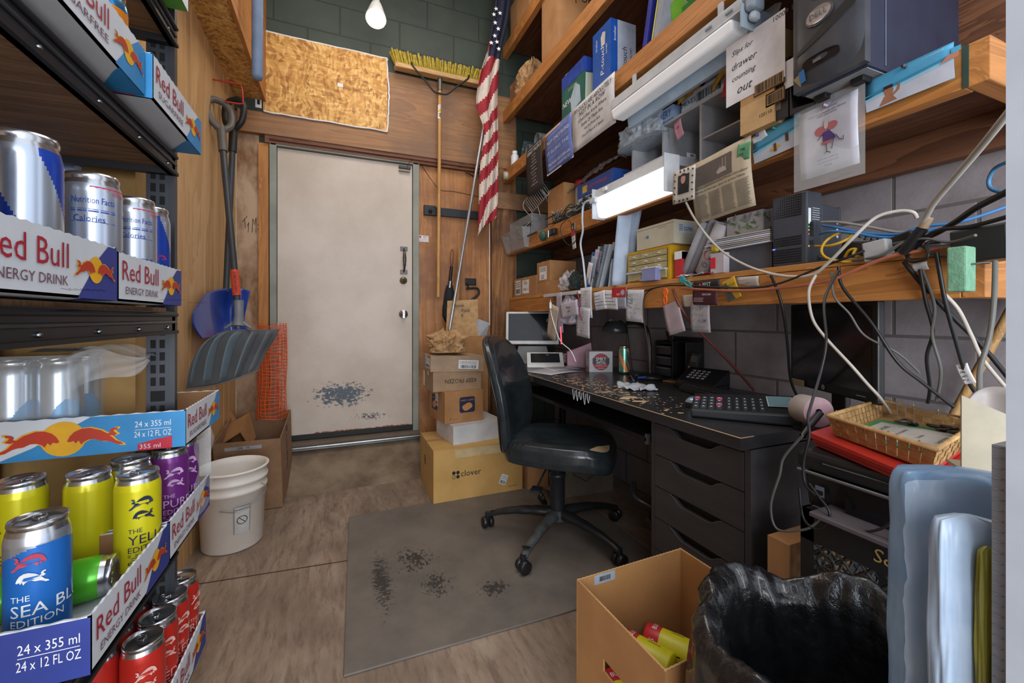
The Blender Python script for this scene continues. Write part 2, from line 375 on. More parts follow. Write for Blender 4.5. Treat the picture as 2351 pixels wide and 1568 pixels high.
# ---------------------------------------------------------------- door
m, nt, b = _new('scuffed_door'); n1 = nz(nt, coord(nt), 3, 6)
c = ramp(nt, n1, [(.35, lin('c2b6aa')), (.65, lin('b3a698'))])
dc = P(790, 905, Y=YB-.02)
mk = patch(nt, (dc.x, YB, dc.z), (.22, 1, .1), 38, .60, (1, 1, 1.6)); c = mix(nt, mk, c, lin('454f5a'))
dc2 = P(850, 980, Y=YB-.02); mk2 = patch(nt, (dc2.x, YB, .27), (.42, 1, .012), 30, .52); c = mix(nt, mk2, c, lin('8a4a22'))
dc3 = P(850, 955, Y=YB-.02); mk3 = patch(nt, (dc3.x, YB, dc3.z), (.2, 1, .05), 70, .70); c = mix(nt, mk3, c, lin('4b4a4c'))
nt.links.new(c, b.inputs['Base Color']); b.inputs['Roughness'].default_value = .42; bump(nt, b, nz(nt, coord(nt), 14, 3), .12, .01)
d0 = P(637, 341, Y=YB-.02); d1 = P(946, 980, Y=YB-.02); zt = P(800, 361, Y=YB-.02).z; zb = d1.z
t = MB(); t.box((d0.x, YB-.02, zb+.02), (d1.x, YB+.02, zt), m); door = t.build('door_1', kind='world'); struct(door)
FR = M('8d9187', .5, c2='7b7f76', sc=5)
mb = MB(); fx0, fx1 = P(620, 600, Y=YB-.04).x, P(961, 600, Y=YB-.04).x; fz = zt+.055
mb.box((fx0, YB-.045, zb-.06), (d0.x-.003, YB, fz), FR); mb.box((d1.x+.003, YB-.045, zb-.06), (fx1, YB, fz), FR); mb.box((fx0, YB-.045, zt+.004), (fx1, YB, fz), FR)
part(door, 'door_frame', mb, bevel=.003)
mb = MB()
rr = random.Random(5)
up = []; lo = []
n = 30
for k in range(n+1):
    x = fx0+(fx1-fx0)*k/n*.93; up.append((x, fz+.012)); lo.append((x, fz+.005-.035*max(0, math.sin(3.14*k/n))*(.5+.5*rr.random())))
for k in range(n): mb.add([(lo[k][0], YB-.047, lo[k][1]), (lo[k+1][0], YB-.047, lo[k+1][1]), (up[k+1][0], YB-.047, up[k+1][1]), (up[k][0], YB-.047, up[k][1])], [(0, 1, 2, 3)], M('8c4a26', .7))
part(door, 'peeling_edge', mb, 'torn brown paint along the frame head')
part(door, 'door_sweep', MB().box((d0.x, YB-.026, zb-.012), (d1.x, YB-.0, zb+.02), BLACK))
mb = MB(); mb.box((fx0, YB-.12, zb-.06), (fx1, YB, zb-.045), STEEL); mb.tube([(fx0, YB-.115, zb-.045), (fx1, YB-.115, zb-.045)], .008, STEEL); mb.box((fx0, YB-.075, zb-.045), (fx1, YB, zb-.02), M('6e6052', .8)); part(door, 'threshold', mb)
h1 = P(927, 598, Y=YB-.02); OLD = M('5d5a56', .35, .8)
mb = MB(); yy = YB-.022
for dz in (-.085, .085): mb.box((h1.x-.026, yy-.005, h1.z+dz-.016), (h1.x+.026, yy, h1.z+dz+.016), OLD)
mb.tube([(h1.x, yy-.004, h1.z-.085), (h1.x, yy-.035, h1.z-.055), (h1.x, yy-.045, h1.z), (h1.x, yy-.035, h1.z+.055), (h1.x, yy-.004, h1.z+.085)], [.006, .007, .01, .012, .01, .007, .006], OLD, 10, smooth=6)
part(door, 'pull_handle', mb, bevel=.001)
for nm, (px, py), r_, mm in (('key_cylinder', (926, 644), .027, M('857a63', .4, .7)), ('deadbolt_knob', (926, 721), .033, CHROME)):
    c = P(px, py, Y=YB-.02); mb = MB(frame((c.x, YB-.02, c.z), (1, 0, 0), (0, 0, 1))); mb.lathe([(r_, 0), (r_, .006), (r_*.8, .012), (r_*.45, .013), (r_*.42, .02), (0, .021)], mm, 24)
    mb.rect(-.004, -.012, .004, .012, INK, .0215) if nm[0] == 'k' else mb.box((-.008, -.03, .014), (.008, .03, .03), CHROME); part(door, nm, mb)
c = P(930, 385, Y=YB-.03); mb = MB(); mb.box((c.x-.045, YB-.04, c.z-.008), (c.x+.04, YB-.02, c.z+.012), M('4c4a48', .6)); mb.box((c.x-.045, YB-.04, c.z-.03), (c.x+.035, YB-.02, c.z-.018), M('8b8378', .5)); part(door, 'contact_sensor', mb, bevel=.002)
# ---------------------------------------------------------------- cartons
class Carton:
    FACES = {'front': lambda w, d, h: frame((0, -d/2, h/2), (1, 0, 0), (0, 0, 1)), 'left': lambda w, d, h: frame((-w/2, 0, h/2), (0, -1, 0), (0, 0, 1)),
             'right': lambda w, d, h: frame((w/2, 0, h/2), (0, 1, 0), (0, 0, 1)), 'top': lambda w, d, h: frame((0, 0, h), (1, 0, 0), (0, 1, 0)),
             'bottom': lambda w, d, h: frame((0, 0, 0), (1, 0, 0), (0, -1, 0)), 'back': lambda w, d, h: frame((0, d/2, h/2), (-1, 0, 0), (0, 0, 1))}
    def __init__(s, name, label, cat, loc, w, d, h, rot=0, mat=None, inner=None, open=False, group=None, flaps=0, th=.004, tape=True, at='c', top=None):
        """loc = base centre, or base front-left corner with at='fl'"""
        R = rot if isinstance(rot, Matrix) else RZ(rot)
        if at == 'fl': loc = Vector(loc)+(R @ Vector((w/2, d/2, 0)))
        s.t = thing(name, label, cat, loc, R, group); s.w, s.d, s.h = w, d, h; s.mat = mat or CARD; inner = inner or CARDIN
        s.b = L(s.t); s.B = s.t['_w']
        if open:
            s.b.box((-w/2, -d/2, 0), (w/2, d/2, th), s.mat)
            for a, b in (((-w/2, -d/2), (w/2, -d/2+th)), ((-w/2, d/2-th), (w/2, d/2)), ((-w/2, -d/2+th), (-w/2+th, d/2-th)), ((w/2-th, -d/2+th), (w/2, d/2-th))):
                s.b.box((a[0], a[1], th), (b[0], b[1], h), s.mat)
            for sg in (-1, 1):
                s.b.box((-w/2, sg*(d/2-th)-.0003, h), (w/2, sg*(d/2)+.0, h+.0005), inner)
        else:
            s.b.box((-w/2, -d/2, 0), (w/2, d/2, h), s.mat)
            if tape:
                q = L(s.t); q.box((-w/2-.001, -.022, h-.03), (w/2+.001, .022, h+.0008), M('b58a5a', .3)); part(s.t, 'tape_strip', q)
    def face(s, f, x=0, y=0, flip=False):
        s.b.T = s.B @ s.FACES[f](s.w, s.d, s.h) @ TR(x, y, .0008) @ (RZ(math.pi) if flip else Matrix()); return s.b
    def done(s, bevel=.0015): return part(s.t, 'body', s.b, bevel=0)
    def sticker(s, f, x, y, w, h, fn=None, mat=None, rot=0, name='sticker'):
        q = MB(s.B @ s.FACES[f](s.w, s.d, s.h) @ TR(x, y, .001) @ RZ(rot)); q.rect(-w/2, -h/2, w/2, h/2, mat or WHITE)
        if fn: fn(q, w, h)
        part(s.t, name, q)
def barcode(q, x0, y0, w, h, m=INK, z=.0006, seed=1):
    r = random.Random(seed); x = x0
    while x < x0+w: b_ = r.choice((1, 1, 2, 3))*w/70; q.rect(x, y0, min(x+b_, x0+w), y0+h, m, z); x += b_+r.choice((1, 1, 2))*w/70
def lines(q, x0, y0, w, h, n, m=INK, z=.0006, seed=1, th=.35):
    r = random.Random(seed)
    for i in range(n):
        y = y0+h-(i+.5)*h/n; x = x0
        while x < x0+w*.95:
            l = w*r.uniform(.05, .16); l = min(l, x0+w-x); q.rect(x, y-h/n*th/2, x+l, y+h/n*th/2, m, z); x += l+w*.025
def shiplabel(q, w, h):
    lines(q, -w*.45, 0, w*.9, h*.42, 3, th=.3); barcode(q, -w*.4, -h*.42, w*.8, h*.34)
def scribble(q, x0, y0, w, h, n, m=INKB, seed=1, r_=.0007, z=.0008):
    r = random.Random(seed)
    for i in range(n):
        y = y0+h-(i+.6)*h/n; x = x0; pts = []
        wd = w*r.uniform(.6, 1)
        while x < x0+wd:
            pts.append((x, y+r.uniform(-.28, .32)*h/n, z)); x += w*r.uniform(.015, .04)
            if r.random() < .14:
                if len(pts) > 2: q.tube(pts, r_, m, 4)
                pts = []; x += w*.04
        if len(pts) > 2: q.tube(pts, r_, m, 4)
# stack of boxes by the door
c = Carton('cardboard_box', 'large tan carton printed clover on the floor, bottom of the stack by the door', 'box', (.49, 2.355, .001), .55, .41, .305, 0, CARDY, at='fl')
b = c.face('front', -.03, .0)
for dx, dy in ((-.012, .012), (.012, .012), (.012, -.012), (-.012, -.012)):
    if dx < 0 and dy < 0: b.T = b.T; b.tube([(-.115+dx+.0095*math.cos(a), dy+.0095*math.sin(a), 0) for a in [k*.4 for k in range(17)]], .0012, INK, 4)
    else: b.add([(-.115+dx+.0105*math.cos(k*.5), dy+.0105*math.sin(k*.5), .0004) for k in range(13)], [tuple(range(13))], INK)
b.text('clover', -.085, -.014, .034, INK, al='l')
b.text('EASY PACK', .24, -.12, .008, INK)
b = c.face('left', -.04, .03); b.text('8', 0, -.03, .06, INK); c.done()
c.sticker('front', .15, -.07, .045, .06, shiplabel, rot=-.4)
c.sticker('front', .0, .12, .3, .05, mat=M('c9b287', .15), name='clear_tape')
c = Carton('wrapped_box', 'low white box wrapped in clear plastic on the clover carton', 'box', (.62, 2.415, .307), .34, .30, .11, .12, M('c9c7c6', .4), at='fl', tape=False)
c.done(); q = L(c.t); rr = random.Random(3)
q.grid(lambda u, v: Vector((-.17+.34*u+rr.uniform(-.003, .003), -.152-.004*rr.random()-.01*math.sin(9*u)**2*(1-v), -.0+.11*v)), 26, 9, CLEARM); part(c.t, 'plastic_wrap', q, 'clear wrinkled plastic with tape')
c = Carton('cardboard_box', 'brown snack carton with a navy emblem, in the stack by the door', 'box', (.584, 2.48, .419), .255, .28, .19, .13, CARD, at='fl')
NAVY = M('23284a', .6)
for f, x in (('front', .02), ('left', -.04)):
    b = c.face(f, x, .01)
    pts = []; w_, h_, r_ = .052, .048, .014
    for cx, cy, a0 in ((w_-r_, h_-r_, 0), (-w_+r_, h_-r_, 90), (-w_+r_, -h_+r_, 180), (w_-r_, -h_+r_, 270)):
        pts += [(cx+r_*math.cos(math.radians(a0+k*18)), cy+r_*math.sin(math.radians(a0+k*18))) for k in range(6)]
    b.poly(pts, NAVY); b.text('ANDY CAPP\'S', 0, .022, .012, M('c08550', .7), w=.09, z=.0012)
    b.add([(.035*math.cos(k*.52), -.012+.022*math.sin(k*.52)*(1+.3*math.sin(k)), .0012) for k in range(12)], [tuple(range(12))], M('c08550', .7))
b = c.face('front', -.09, -.075); b.text('*', 0, 0, .012, INK); b.text('KEEP DRY', .03, 0, .005, INK); c.done()
c.sticker('left', .0, .03, .05, .07, shiplabel)
c = Carton('cardboard_box', 'flat carton printed keep frozen upside down, above the snack carton', 'box', (.522, 2.52, .61), .31, .25, .12, .05, M('a08568', .85), at='fl')
b = c.face('front', .02, -.0, flip=True); b.text('KEEP FROZEN', 0, -.012, .026, INK, w=.2); c.done(); c.sticker('left', -.1, 0, .05, .1, mat=M('c7b08d', .3), name='clear_tape')
c = Carton('cardboard_box', 'thin grey brown carton with white shipping labels, top of the stack by the door', 'box', (.505, 2.52, .733), .34, .25, .095, RZ(.02) @ Matrix.Rotation(.03, 4, 'Y'), M('a18a72', .85, c2='8e7862'), at='fl')
c.done(); c.sticker('front', .07, -.005, .13, .055, shiplabel, rot=-.04); c.sticker('left', .05, 0, .12, .06, shiplabel)
c = Carton('cardboard_box', 'tall plain carton standing behind the stack by the door', 'box', (.86, 2.90, .001), .22, .20, .93, 0, CARD); c.done()
KRAFT = M('b08e66', .85, c2='9a7850', sc=30, bmp=.3)
def bag(name, label, loc, sx, sy, sz, seed, mat_, lean=0, rough=.16, top=True, n=26, cat='paper bag', group=None, base=None):
    r = random.Random(seed); off = Vector((seed*3.1, seed*1.7, 0))
    def f(u, v):
        a = 2*math.pi*u; ca, sa = math.cos(a), math.sin(a); k = (abs(ca)**4+abs(sa)**4)**-.25
        t_ = v; rad = min(1, t_*14)**.5 if t_ < .07 else 1
        if top: rad *= 1-.75*max(0, t_-.72)/.28
        p = Vector((ca*k*sx/2*rad, sa*k*sy/2*rad, sz*t_)); w = noise.noise(Vector((ca*1.7, sa*1.7, t_*2.6))*1.4+off); w2 = noise.noise(Vector((ca*5, sa*5, t_*7))+off); w3 = abs(noise.noise(Vector((ca*3, sa*3, t_*4))*1.3+off))
        s_ = 1+rough*(w*1.1+w2*.5-w3*1.2)*(min(1, t_*5))
        return Vector((p.x*s_+lean*t_*sz, p.y*s_, max(0, p.z*(1+rough*w2*.5)) if t_ > .02 else 0))
    mb = MB(TR(*loc)); mb.grid(f, n*2, n, mat_, sm=False)
    return mb
b = bag('', '', (.64, 2.66, .832), .22, .2, .15, 4, KRAFT, 0, .35); tag(b.build('paper_bag'), 'crumpled round kraft paper bag on top of the box stack', 'paper bag')
t = thing('paper_bag', 'tall standing kraft paper bag with handwriting behind the crumpled bag', 'paper bag', (.81, 2.90, .932), RZ(-.25))
q = L(t); q.hexa([(-.115, -.05, 0), (.115, -.05, 0), (.115, .05, 0), (-.115, .05, 0), (-.105, -.012, .25), (.11, -.016, .262), (.11, -.008, .262), (-.105, -.004, .25)], KRAFT); q.T = t['_w'] @ frame((-.0, -.034, .17), (1, 0, 0), (0, .16, 1)); q.T = q.T @ TR(0, 0, .004)
q.text('Month', -.03, .035, .022, INKB, slant=.2); q.text('Field', .02, .0, .022, INKB, slant=.2); q.text('B', .0, -.035, .02, INKB); part(t, 'body', q, bevel=.004)
t = thing('folded_carton', 'small crumpled white box next to the tall paper bag', 'box', (.935, 2.88, .932), RZ(.5)); q = L(t)
q.hexa([(-.05, -.04, 0), (.04, -.03, 0), (.05, .05, 0), (-.04, .04, 0), (-.06, -.05, .11), (.05, -.05, .09), (.04, .04, .12), (-.05, .04, .13)], M('bfc3cb', .6)); part(t, 'body', q)
# ---------------------------------------------------------------- big box with scrap cartons, bucket
R = RZ(-.03) @ Matrix.Rotation(math.radians(11), 4, 'X')
c = Carton('cardboard_box', 'big open brown carton holding scrap cardboard left of the door', 'box', (-.605, 2.66, .004), .31, .40, .41, R, M('96755a', .85, c2='866549'), open=True, at='fl')
b = c.face('right', .02, .02); b.T = b.T @ RZ(math.pi/2); b.text('OAKEN', 0, 0, .035, INKB, w=.22); b.tube([(.15+.018*math.cos(k*.4), .012+.018*math.sin(k*.4), 0) for k in range(17)], .002, INKB, 4)
c.done(); c.sticker('front', -.02, .17, .17, .02, lambda q, w, h: q.text('208   79', 0, -.006, .012, INK), M('a9abb0', .6))
q = Carton('cardboard_box', 'small brown carton marked in pen standing tilted in the big open carton', 'box', (-.51, 2.86, .16), .19, .02, .36, RZ(-.1) @ Matrix.Rotation(-.55, 4, 'Y') @ Matrix.Rotation(-.2, 4, 'X'), CARD, tape=False)
b = q.face('front', 0, .09, flip=True); b.text('38200', -.04, -.03, .018, INK); b.text('Bucks', .02, .04, .03, INKB, slant=.2)
b.tube([(-.07, 0, 0), (.05, 0, 0), (.05, .022, 0), (-.07, .022, 0), (-.07, 0, 0)], .0012, INK, 4); b.text('OVAL', -.03, .13, .016, INK); q.done(); q.sticker('front', -.08, .15, .05, .04, shiplabel)
t = thing('cardboard_scrap', 'bent piece of brown cardboard at the left in the big open carton', 'cardboard', (-.545, 2.84, .3)); q = L(t)
q.add([(-.06, -.09, .06), (.03, -.1, .12), (.05, .04, .2), (-.05, .05, .14), (.03, -.1, .12), (.07, -.07, .02), (.08, .05, .05)], [(0, 1, 2, 3), (4, 5, 6, 2)], CARD); part(t, 'body', q, solid=.004)
t = thing('plastic_bucket', 'white plastic bucket with a wire bail standing on the floor', 'bucket', (-.468, 2.33, .001)); BK = M('ece8e1', .4, c2='ddd7cc', sc=4)
q = L(t); q.lathe([(0, 0), (.118, 0), (.123, .006), (.134, .255), (.141, .257), (.143, .268), (.138, .275), (.138, .30), (.144, .302), (.145, .314), (.139, .32), (.141, .352), (.148, .354), (.149, .362), (.143, .364), (.136, .362), (.134, .33), (.118, .01), (0, .008)], BK, 56)
part(t, 'pail', q)
q = L(t); ang = math.radians(-30); pv = Vector((math.cos(ang)*.147, math.sin(ang)*.147, .285)); q.tube([pv, pv+Vector((.02, -.01, -.01)), pv+Vector((.012, -.03, -.04)), (.06, -.155, .20), (-.02, -.15, .21)], .0018, STEEL, 6, smooth=4); part(t, 'bail_wire', q)
def cyl(R0, a0, ta=0):  # wraps x,y onto a cylinder (or slight cone) standing on z
    return lambda p: Vector(((R0+p.z+ta*p.y)*math.cos(a0+p.x/R0), (R0+p.z+ta*p.y)*math.sin(a0+p.x/R0), p.y))
q = L(t); fn = cyl(.1305, math.radians(-64), .045)
for k in range(6): q.rect(-.03+.01*k, .09, -.02+.01*k, .21, M('c9c9c6', .5), .002, fn)
for (x0, y0, x1, y1) in ((-.03, .09, -.0285, .21), (.0285, .09, .03, .21), (-.03, .09, .03, .0915), (-.03, .2085, .03, .21), (-.03, .175, .03, .176), (-.03, .125, .03, .126)): q.rect(x0, y0, x1, y1, INK, .0025, fn)
q.text('WARNING', 0, .195, .008, INK, fn=fn, z=.003); lines(q, -.026, .178, .052, .014, 3, M('6a6a68'), .003); 
q.add([fn(Vector((.02*math.cos(k*.3), .15+.02*math.sin(k*.3)*.95, .003))) for k in range(21)]+[fn(Vector((.017*math.cos(k*.3), .15+.017*math.sin(k*.3)*.95, .003))) for k in range(21)], [(k, (k+1) % 21, 21+(k+1) % 21, 21+k) for k in range(21)], INK)
q.add([fn(Vector(p)) for p in ((-.014, .163, .003), (-.012, .165, .003), (.014, .137, .003), (.012, .135, .003))], [(0, 1, 2, 3)], INK); part(t, 'warning_label', q)
# floor mat
mt, nt, b = _new('rubber_mat'); c0 = ramp(nt, nz(nt, coord(nt), 3.5, 8, .65), [(.3, lin('58534e')), (.7, lin('786f66'))])
for ctr, rad, thr, sc_, stx in (((.17, 1.62, 0), (.12, .13, 1), .66, 45, (1.8, 1, 1)), ((-.5, -.1, 0), (.05, .25, 1), .62, 60, (1, 2, 1)), ((-.3, -.2, 0), (.09, .12, 1), .66, 50, (1.8, 1, 1)), ((-.1, -.32, 0), (.1, .08, 1), .68, 50, (1.8, 1, 1))):
    if ctr[0] > 0: ctr = (-.35, 0, 0)
    c0 = mix(nt, patch(nt, ctr, rad, sc_, thr, stx, .02), c0, lin('35312e'))
nt.links.new(c0, b.inputs['Base Color']); b.inputs['Roughness'].default_value = .6; bump(nt, b, nz(nt, coord(nt), 60, 5), .2, .002)
mb = MB(); mb.hexa([(.01, 1.325, .001), (1.30, 1.30, .001), (1.30, 2.4, .001), (.045, 2.375, .001), (.01, 1.325, .008), (1.30, 1.30, .008), (1.30, 2.4, .008), (.045, 2.375, .008)], mt)
tag(mb.build('floor_mat', bevel=.002), 'worn dark grey rubber mat under the office chair', 'mat')
# ---------------------------------------------------------------- shovels, hook, orange mesh
SH = M('33373c', .4); GRIP = M('5b5652', .5)
def shovel(name, label, top, bot, gripm, gripside, shaftm, r_=.0155):
    t = thing(name, label, 'shovel', bot); q = L(t); w = t['_w'].inverted()
    q.tube([w @ top, w @ (top*.4+bot*.6), (0, 0, 0)], r_, shaftm, 16, smooth=6); hs_ = part(t, 'shaft', q); t['_shaft'] = hs_
    q = L(t); d_ = (top-bot).normalized(); a = w @ top; s_ = Vector(gripside).normalized()
    q.tube([a-d_*.12, a+d_*.02], r_*1.35, gripm, 16)
    q.tube([a, a-s_*.05+d_*.05, a-s_*.058+d_*.13, a-s_*.03+d_*.17, a+s_*.03+d_*.17, a+s_*.058+d_*.13, a+s_*.05+d_*.05, a], .0165, gripm, 12, smooth=5); part(t, 'd_grip', q)
    return t
gt, gb = P(508, 300, Y=2.58), P(548, 725, Y=2.36)
t = shovel('snow_shovel', 'grey snow shovel with a ribbed scoop hanging in front of the blue shovel', gt, gb, GRIP, (.75, .6, 0), SH)
t['_o'].rotation_euler = (0, 0, 0)
w = t['_w'].inverted(); q = L(t); q.tube([(0, 0, .075), (0, 0, 0), (0, -.012, -.05)], [.021, .02, .026], M('7a7e84', .45), 16)
for dx in (-.045, 0, .045): q.tube([(0, -.008, -.02), (dx*1.2, -.012-.0, -.06)], [.012, .006], M('7a7e84', .45), 8)
part(t, 'socket', q)
d_ = (gt-gb).normalized(); q = L(t); o = Vector((0, 0, 0)); q.tube([o+d_*.1, o+d_*.23], .0178, M('c8452c', .5), 20); fn0 = frame(o+d_*.165, d_, (0, -1, .1)); 
hb_ = part(t['_shaft'], 'brand_sticker', q); q = L(t); q.T = t['_w'] @ frame(o+d_*.165+Vector((.004, -.0195, 0)), d_, Vector((-1, -.1, 0))); q.text('YARDWORKS', 0, -.006, .012, INK, w=.11, slant=.2); part(t, 'printed_text', q)
# scoop: picture-space control rows placed at their own depth
BL = M('54585c', .5, c2='464a4e', sc=8); RIB = M('586a74', .45)
top = [(515, 752, 2.30), (545, 748, 2.33), (600, 750, 2.42), (642, 755, 2.5)]
rows = [[(500, 765, 2.22), (540, 757, 2.30), (592, 757, 2.40), (642, 755, 2.48)],
        [(465, 790, 2.13), (515, 775, 2.24), (580, 780, 2.36), (632, 775, 2.46)],
        [(440, 835, 2.08), (500, 818, 2.20), (562, 822, 2.32), (612, 808, 2.42)],
        [(428, 893, 2.06), (490, 885, 2.17), (545, 868, 2.27), (592, 850, 2.36)]]
def netpt(R_, u, v):
    def cr(p, t_):
        n = len(p)-1; x = t_*n; i = min(int(x), n-1); f = x-i; p0 = p[max(i-1, 0)]; p1 = p[i]; p2 = p[i+1]; p3 = p[min(i+2, n)]
        return .5*((2*p1)+(p2-p0)*f+(2*p0-5*p1+4*p2-p3)*f*f+(3*p1-p0-3*p2+p3)*f**3)
    return cr([cr(r_, u) for r_ in R_], v)
RW = [[w @ P(x, y, Y=Y_) for x, y, Y_ in r_] for r_ in rows]
q = L(t)
def sc(u, v):
    p = netpt(RW, u, v); k = max(0, math.sin(u*math.pi*10))**.5 if .1 < v < .92 and .05 < u < .97 else 0; return p+Vector((0, -.010*k, 0))
q.grid(sc, 110, 20, BL, mf=lambda u, v: RIB if (.14 < v < .9 and u < .62 and math.sin((u+.004)*math.pi*10) > .25) else BL); part(t, 'scoop', q, solid=.004)
q = L(t); q.tube([netpt(RW, k/12, 1) for k in range(13)], .006, M('85878a', .4, .5), 8, flat=.5); part(t, 'wear_strip', q)
bt, bb = P(536, 300, Y=2.72), P(519, 670, Y=2.68)
t = shovel('snow_shovel', 'blue plastic snow shovel hanging behind the grey scoop', bt, bb, M('1d1c1c', .5), (.8, -.5, 0), M('3b4046', .4))
w = t['_w'].inverted()
rows = [[(455, 700, 2.26), (478, 672, 2.40), (520, 662, 2.66), (560, 664, 2.72), (574, 668, 2.76)],
        [(443, 722, 2.22), (480, 700, 2.40), (515, 700, 2.68), (550, 698, 2.72), (566, 705, 2.74)],
        [(445, 750, 2.22), (482, 738, 2.40), (518, 736, 2.68), (548, 732, 2.71), (562, 735, 2.74)],
        [(464, 778, 2.28), (490, 775, 2.42), (522, 772, 2.64), (550, 768, 2.68), (570, 760, 2.72)]]
RB = [[w @ P(x, y, Y=Y_) for x, y, Y_ in r_] for r_ in rows]; q = L(t)
BLU = M('1c3f9e', .3, coat=.3); q.grid(lambda u, v: netpt(RB, u, v)+Vector((0, -.012*math.sin(u*9)*math.sin(v*3), 0)), 40, 16, BLU); part(t, 'scoop', q, solid=.004)
rk = P(530, 190, Y=2.62)
mb = MB(); mb.tube([(XL+.0, 2.62, rk.z), (-.49, 2.62, rk.z), (-.483, 2.62, rk.z-.03), (-.478, 2.62, rk.z-.1), (-.50, 2.62, rk.z-.105), (-.60, 2.62, rk.z-.105), (XL, 2.62, rk.z-.105)], .0045, M('b3322a', .4), 10); tag(mb.build('utility_hook'), 'red coated steel hook above the shovel grips on the panelled wall', 'hook')
# orange safety mesh rolled upright
OR = M('e2602c', .45); mb = MB(); rr = random.Random(9); cx, cy, R_ = -.385, 2.93, .078
def mp(a, z): k = 1+.10*noise.noise(Vector((math.cos(a)*1.5, math.sin(a)*1.5, z*5))); return Vector((cx+R_*k*math.cos(a), cy+R_*k*math.sin(a)*.8, z))
mz0, mz1 = .45, P(600, 742, Y=2.93).z
n = 20; nzr = 26
for i in range(n):
    a = 2*math.pi*i/n; mb.tube([mp(a+.05*math.sin(z*20), z) for z in [mz0+(mz1-mz0)*k/22 for k in range(23)]], .0019, OR, 5, sm=True)
for j in range(nzr):
    z = mz0+(mz1-mz0)*j/nzr; mb.tube([mp(2*math.pi*k/28, z+.006*math.sin(k*.45+j)) for k in range(29)], .0021, OR, 5)
R2 = .05
for i in range(7):
    a = 2*math.pi*i/7; mb.tube([(cx+R2*math.cos(a), cy+R2*math.sin(a), z) for z in (mz0, (mz0+mz1)/2, mz1-.02)], .0022, OR, 4)
for j in range(10):
    z = mz0+(mz1-.02-mz0)*j/10; mb.tube([(cx+R2*math.cos(.4*k), cy+R2*math.sin(.4*k), z) for k in range(17)], .002, OR, 4)
tag(mb.build('safety_mesh_roll'), 'roll of orange plastic safety mesh standing beside the door', 'safety mesh')
mb = MB(); a = P(591, 184, Y=2.35); mb.lathe([(0, a.z), (.018, a.z+.004), (.0245, a.z+.018), (.0245, 3.699)], M('71839f', .6, c2='62748f'), 24, fn=lambda v: v+Vector((a.x, a.y, 0))); tag(mb.build('foam_tube'), 'blue grey foam covered tube hanging from the ceiling', 'foam tube')
# ---------------------------------------------------------------- broom
a0, a1 = P(906, 157, Y=3.04), P(1106, 200, Y=3.04)
t = thing('push_broom', 'push broom hanging head up with yellow bristles on the plywood wall', 'broom', ((a0.x+a1.x)/2, 3.04, a0.z)); w = t['_w'].inverted()
L_ = a1.x-a0.x; q = L(t); q.box((-L_/2, -.035, 0), (L_/2, .03, .034), wood('c09a68', 'a17c4c', 'x', 9)); part(t, 'broom_head', q, bevel=.006)
q = L(t); rr = random.Random(11); YEL = M('b9a23a', .6, c2='8f7d28', sc=40)
for i in range(62):
    for j in range(3):
        x = -L_/2+.008+(L_-.016)*i/61; y = -.022+.022*j; e = (x/(L_/2))*.03+rr.uniform(-.012, .012)
        p0 = Vector((x, y, .034)); p1 = Vector((x+e, y+rr.uniform(-.01, .01), .034+.082+rr.uniform(-.008, .012)))
        q.tube([p0, p1], [.0035, .0075], YEL, 5)
part(t, 'bristles', q)
q = L(t); q.tube([(0, 0, .03), (0, 0, -.09)], .017, M('6b6762', .4, .6), 14); part(t, 'socket', q)
q = L(t)
for sg in (-1, 1): q.tube([(sg*.21, -.03, .05), (sg*.2, -.04, .02), (sg*.12, -.03, -.05), (sg*.05, -.02, -.115), (0, -.018, -.12)], .006, BLACK, 8, smooth=4)
part(t, 'brace', q)
hz = P(1005, 682, Y=3.04).z-a0.z; q = L(t); q.tube([(0, 0, -.06), (-.012, 0, hz)], .0125, wood('c2945a', 'a87a42', 'z', 9), 14); hh_ = part(t, 'handle', q)
q = L(t); q.tube([(-.002, 0, -.2), (-.004, 0, -.30)], .0129, WHITE, 16); q.tube([(-.002, 0, -.235), (-.003, 0, -.255)], .0132, M('d9b514', .5), 16); q.T = t['_w'] @ frame((-.003, -.0135, -.25), (0, 0, -1), (1, 0, 0)); barcode(q, .01, -.006, .03, .012); q.text('BROOM', -.025, -.004, .008, INK); part(hh_, 'price_label', q)
# ---------------------------------------------------------------- flag on a leaning pole
p0, p1 = P(1029, 775, Y=2.86), P(1119, 240, Y=2.92); dirp = (p1-p0).normalized()
t = thing('flag', 'american flag furled on a silver pole leaning in the corner', 'flag', (p0.x, p0.y, .94)); w = t['_w'].inverted()
base = p0-dirp*((p0.z-.94)/dirp.z); q = L(t); topz = 3.30; q.tube([w @ base, w @ (base+dirp*((topz-.94)/dirp.z))], .0105, M('a9adb2', .3, .7), 14); part(t, 'pole', q)
FR_, FW, FN, = M('97232f', .8), M('cbbfb3', .8), M('1d2138', .8)
FL = [[(1142, -60), (1152, -60), (1166, -60), (1176, -60)], [(1130, 40), (1143, 40), (1156, 40), (1165, 38)], [(1118, 110), (1128, 110), (1142, 110), (1150, 110)], [(1100, 170), (1116, 178), (1130, 175), (1143, 170)],
      [(1090, 240), (1112, 250), (1126, 246), (1141, 240)], [(1108, 300), (1120, 300), (1132, 300), (1142, 305)], [(1102, 370), (1115, 370), (1130, 375), (1142, 370)], [(1099, 440), (1112, 445), (1126, 450), (1141, 455)], [(1097, 545), (1106, 525), (1120, 515), (1137, 500)]]
RF = [[w @ P(x, y, Y=2.86) for x, y in r_] for r_ in FL]
q = L(t)
def ff(u, v): return netpt(RF, u, v)+Vector((.006*math.sin(u*13+v*3), -.014*math.sin(u*15+v*5)-.01, 0))
q.grid(ff, 30, 110, FR_, mf=lambda u, v: (FN if v < .27+.04*u-(.05 if u < .25 else 0) else (FR_ if int(v*17+u*2.2+.5*math.sin(v*9)) % 2 == 0 else FW)))
